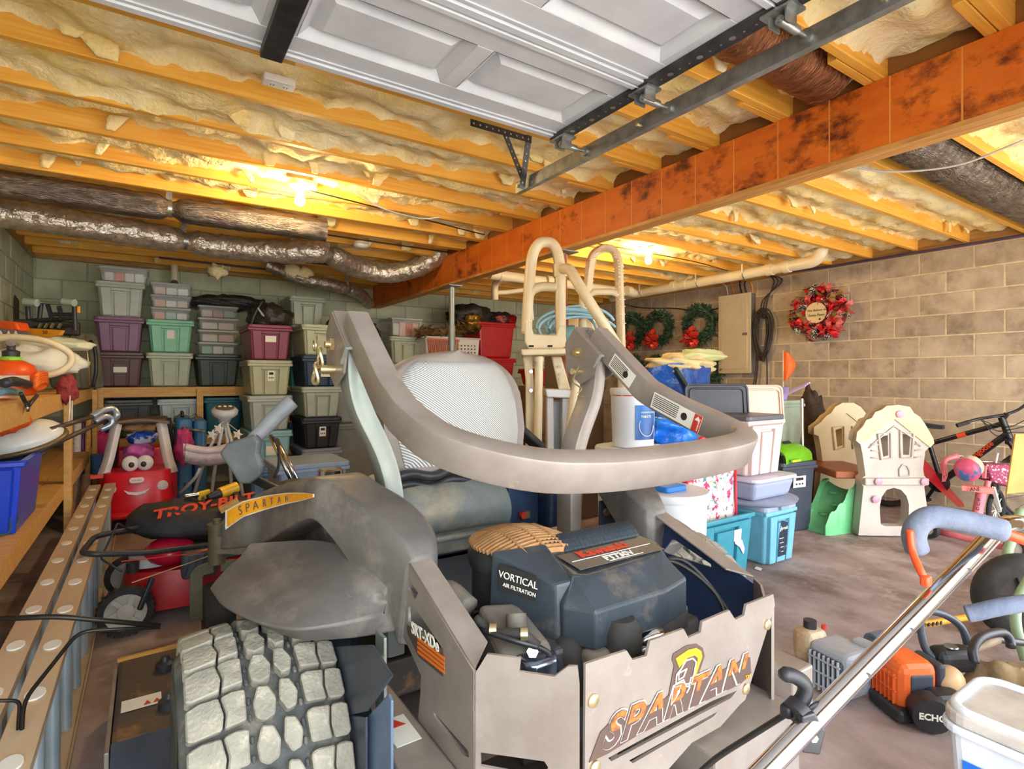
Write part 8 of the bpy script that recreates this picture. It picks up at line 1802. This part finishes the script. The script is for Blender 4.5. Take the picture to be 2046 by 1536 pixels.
# grey and yellow string trimmer on the floor
t = thing('string_trimmer', 'grey and yellow string trimmer with loop handle lying on the floor', 'string trimmer', at_z(1720, 1400, 0.0))
gm = mat('trim_grey', (168, 172, 180), 0.45, col2=(146, 150, 158), scale=9); dg = mat('trim_dark', (62, 68, 80), 0.45)
e = at_z(1722, 1408, 0.0); e = V((e.x, e.y + 0.04, 0)); ea = (at_z(1900, 1300, 0) - at_z(1730, 1360, 0)); ea.z = 0; ea.normalize(); eb = V((-ea.y, ea.x, 0))
def E(a, b, z): return e + ea * a + eb * b + V((0, 0, z))
def ebox(a, b, z, s, nm, m, bev=0.012, rt=0.0):
    rot = Matrix((ea, eb, V((0, 0, 1)))).transposed(); return MB().box(E(a, b, z), s, rot).build(nm, m, t, smooth=None, bevel=bev, seg=3)
ebox(0.02, 0.05, 0.10, (0.16, 0.17, 0.17), 'engine_case', gm, 0.025); ebox(-0.065, 0.05, 0.09, (0.02, 0.13, 0.13), 'grille_recess', dg)
for k in range(7): ebox(-0.08, -0.005 + k * 0.019, 0.09, (0.012, 0.006, 0.14), 'grille_fin', gm, 0.002)
for k in range(3): ebox(-0.082, 0.05, 0.04 + k * 0.05, (0.01, 0.13, 0.006), 'grille_fin', gm, 0.002)
ebox(-0.0, 0.17, 0.14, (0.11, 0.10, 0.13), 'fuel_tank', mat('tank_cream', (222, 206, 176), 0.5, col2=(170, 140, 104), scale=7), 0.03)
MB().cyl(E(0.0, 0.17, 0.20), E(0.0, 0.17, 0.235), 0.025, n=14).build('fuel_cap', 'black', t)
MB().cyl(E(0.03, 0.13, 0.21), E(0.03, 0.13, 0.225), 0.01, n=10).build('primer', 'red_ink', t)
ebox(0.10, 0.0, 0.15, (0.05, 0.10, 0.10), 'exhaust_cover', gm); ebox(0.12, -0.03, 0.07, (0.04, 0.05, 0.04), 'yellow_knob', plastic((240, 190, 40)), 0.008)
MB().cyl(E(0.08, 0.05, 0.13), E(0.22, 0.06, 0.15), 0.022, n=14).build('rear_grip', dg, t)
MB().cyl(E(0.22, 0.06, 0.15), E(0.30, 0.06, 0.155), 0.034, 0.028, n=14).build('throttle_housing', mat('housing_blue', (100, 112, 128), 0.45), t, smooth=40)
ebox(0.24, 0.03, 0.115, (0.03, 0.02, 0.05), 'trigger', plastic((240, 196, 40)), 0.006); ebox(0.29, 0.02, 0.14, (0.03, 0.02, 0.03), 'stop_switch', M['red_ink'], 0.003)
MB().cyl(E(0.30, 0.06, 0.155), E(0.48, 0.065, 0.16), 0.021, n=14).build('yellow_sleeve', plastic((236, 166, 40)), t)
MB().cyl(E(0.48, 0.065, 0.16), E(1.25, 0.09, 0.08), 0.014, n=14).build('shaft', plastic((236, 166, 40)), t)
MB().cyl(E(0.47, 0.065, 0.16), E(0.51, 0.066, 0.16), 0.028, n=14).build('handle_clamp', dg, t)
for k in range(5): MB().box(E(0.56 + 0.03 * k, 0.05, 0.158 - 0.003 * k), (0.014, 0.004, 0.014)).build('shaft_print', 'ink', t, smooth=None)
lp = [at_d(px, py, d) for px, py, d in ((1840, 1258, 2.12), (1842, 1230, 2.14), (1860, 1221, 2.16), (1895, 1232, 2.18), (1922, 1255, 2.18), (1933, 1290, 2.16), (1930, 1318, 2.12), (1915, 1326, 2.08), (1880, 1318, 2.06), (1852, 1300, 2.08))]
MB().tube(spline(lp, 5, True), 0.014, 10, closed=True).build('loop_handle', dg, t, smooth=180)
MB().cyl(at_d(1840, 1262, 2.12), E(0.49, 0.066, 0.17), 0.012, n=8).build('loop_stem', dg, t)
hd = E(1.30, 0.09, 0.05); MB().lathe([(0.05, -0.03), (0.055, 0.0), (0.03, 0.03)], hd, 18).build('cutting_head', 'black', t)
# orange trimmer
t = thing('string_trimmer', 'orange and black string trimmer lying beside the square bucket', 'string trimmer', at_z(1850, 1450, 0.0))
om = mat('trim_orange', (240, 112, 48), 0.4, col2=(224, 96, 38), scale=8)
e = at_z(1835, 1440, 0.0); e = V((e.x, e.y, 0)); ea = at_z(1950, 1340, 0.17) - e; ea.z = 0; ea.normalize(); eb = V((-ea.y, ea.x, 0))
ebox(0.0, 0.07, 0.11, (0.15, 0.16, 0.19), 'engine_cover', om, 0.035); ebox(0.005, -0.004, 0.135, (0.09, 0.02, 0.07), 'window', dg, 0.01)
for k in range(6): ebox(-0.076, 0.02 + k * 0.02, 0.10, (0.012, 0.006, 0.12), 'grille_fin', om, 0.002)
for k in range(3): ebox(-0.077, 0.07, 0.05 + k * 0.05, (0.010, 0.12, 0.006), 'grille_fin', om, 0.002)
ebox(0.085, 0.05, 0.15, (0.03, 0.12, 0.10), 'side_vent', dg); ebox(0.06, -0.04, 0.08, (0.12, 0.08, 0.10), 'starter_case', M['black'], 0.025)
MB().cyl(E(0.0, -0.03, 0.07), E(-0.02, -0.085, 0.065), 0.06, n=22).build('starter_cap', 'black', t)
n0 = (E(-0.02, -0.085, 0.065) - E(0, -0.03, 0.07)).normalized(); uo = V((0, 0, 1)).cross(n0); text('starter_lettering', 'ECHO', 0.030, E(-0.02, -0.085, 0.055) + n0 * 0.002 - uo * 0.042, uo, (0, 0, 1), 'paper', t, bold=0.001)
MB().ell(E(0.13, 0.02, 0.13), (0.06, 0.05, 0.05), 16, 10).build('fuel_tank', mat('tank_amber', (206, 170, 124), 0.45), t, smooth=180)
ebox(0.21, 0.09, 0.17, (0.16, 0.08, 0.09), 'throttle_grip', M['black'], 0.03); MB().lathe([(0.024, 0), (0.022, 0.004)], E(0.2, 0.085, 0.216), 16).build('badge', 'steel', t)
MB().cyl(E(0.28, 0.10, 0.19), E(0.42, 0.12, 0.22), 0.017, n=12).build('shaft_collar', mat('shaft_tan', (150, 130, 104), 0.5), t)
MB().cyl(E(0.42, 0.12, 0.22), E(1.0, 0.2, 0.10), 0.013, n=12).build('shaft', 'dark_steel', t)
MB().tube(spline([at_d(1948, 1325, 1.95), at_d(1944, 1295, 1.97), at_d(1962, 1272, 2.0), at_d(2000, 1263, 2.05), at_d(2016, 1275, 2.05), at_d(2020, 1292, 2.03)], 5), 0.016, 10).build('front_handle', 'black', t, smooth=180)
ebox(-0.01, 0.05, 0.03, (0.17, 0.16, 0.05), 'guard_foot', M['black'], 0.015)
# loose brown cloth
sack('brown_cloth', 'crumpled tan canvas behind the square bucket at the right edge', 'cloth', at_z(2040, 1385, 0.10), (0.10, 0.14, 0.10), mat('tan_canvas', (150, 128, 94), 0.9, bump=0.5, bscale=25), 0.3, 2.0)
# square bucket
t = thing('square_bucket', 'square white and blue cleaning product bucket with cloudy lid in the near corner', 'bucket', (1.76, 0.42, 0))
X0, X1, Y0, Y1, ZT = 1.64, 1.89, 0.26, 0.55, 0.40
bw_ = mat('bucket_clear', (226, 230, 236), 0.35, col2=(206, 212, 222), scale=6)
MB().add([(X0 + .02, Y0 + .02, 0), (X1 - .02, Y0 + .02, 0), (X1 - .02, Y1 - .02, 0), (X0 + .02, Y1 - .02, 0), (X0, Y0, ZT - 0.03), (X1, Y0, ZT - 0.03), (X1, Y1, ZT - 0.03), (X0, Y1, ZT - 0.03)], [(0, 3, 2, 1), (4, 5, 6, 7), (0, 1, 5, 4), (1, 2, 6, 5), (2, 3, 7, 6), (3, 0, 4, 7)]).build('body', bw_, t, smooth=None, bevel=0.03, seg=4)
MB().prism(rrect(X1 - X0 + 0.03, Y1 - Y0 + 0.03, 0.05, 5), 0.02, ((X0 + X1) / 2, (Y0 + Y1) / 2, ZT - 0.03), (1, 0, 0), (0, 1, 0)).build('collar', bw_, t, smooth=None, bevel=0.005)
MB().prism(rrect(X1 - X0 + 0.02, Y1 - Y0 + 0.02, 0.05, 5), 0.03, ((X0 + X1) / 2, (Y0 + Y1) / 2, ZT - 0.004), (1, 0, 0), (0, 1, 0)).build('lid', mat('lid_dirty', (206, 198, 190), 0.4, col2=(170, 158, 146), scale=6), t, smooth=None, bevel=0.006)
MB().tube([V((x + (X0 + X1) / 2, y + (Y0 + Y1) / 2, ZT + 0.012)) for x, y in rrect(X1 - X0 - 0.01, Y1 - Y0 - 0.01, 0.05, 5)], 0.012, 8, closed=True).build('lid_rim', bw_, t, smooth=180)
lbx = X0 - 0.0035
bl_ = MB().add([(lbx + 0.016, Y0 + 0.045, 0.05), (lbx + 0.016, Y1 - 0.04, 0.05), (lbx + 0.003, Y1 - 0.035, 0.30), (lbx + 0.003, Y0 + 0.04, 0.30)], [(0, 1, 2, 3)]).build('label', mat('label_cobalt', (26, 110, 214), 0.4), t, smooth=None)
MB().prism([(0.085 * math.cos(a), 0.038 * math.sin(a)) for a in [2 * math.pi * i / 24 for i in range(24)]], 0.001, (lbx - 0.0005, 0.405, 0.235), (0, -1, 0), (0.05, 0, -1) if False else (-0.055, 0, 1)).build('label_oval', plastic((206, 30, 44)), bl_, smooth=None)
text('label_lettering', 'CLOROX', 0.040, (lbx - 0.003, 0.478, 0.222), (0, -1, 0), (-0.055, 0, 1), 'paper', bl_, bold=0.001)
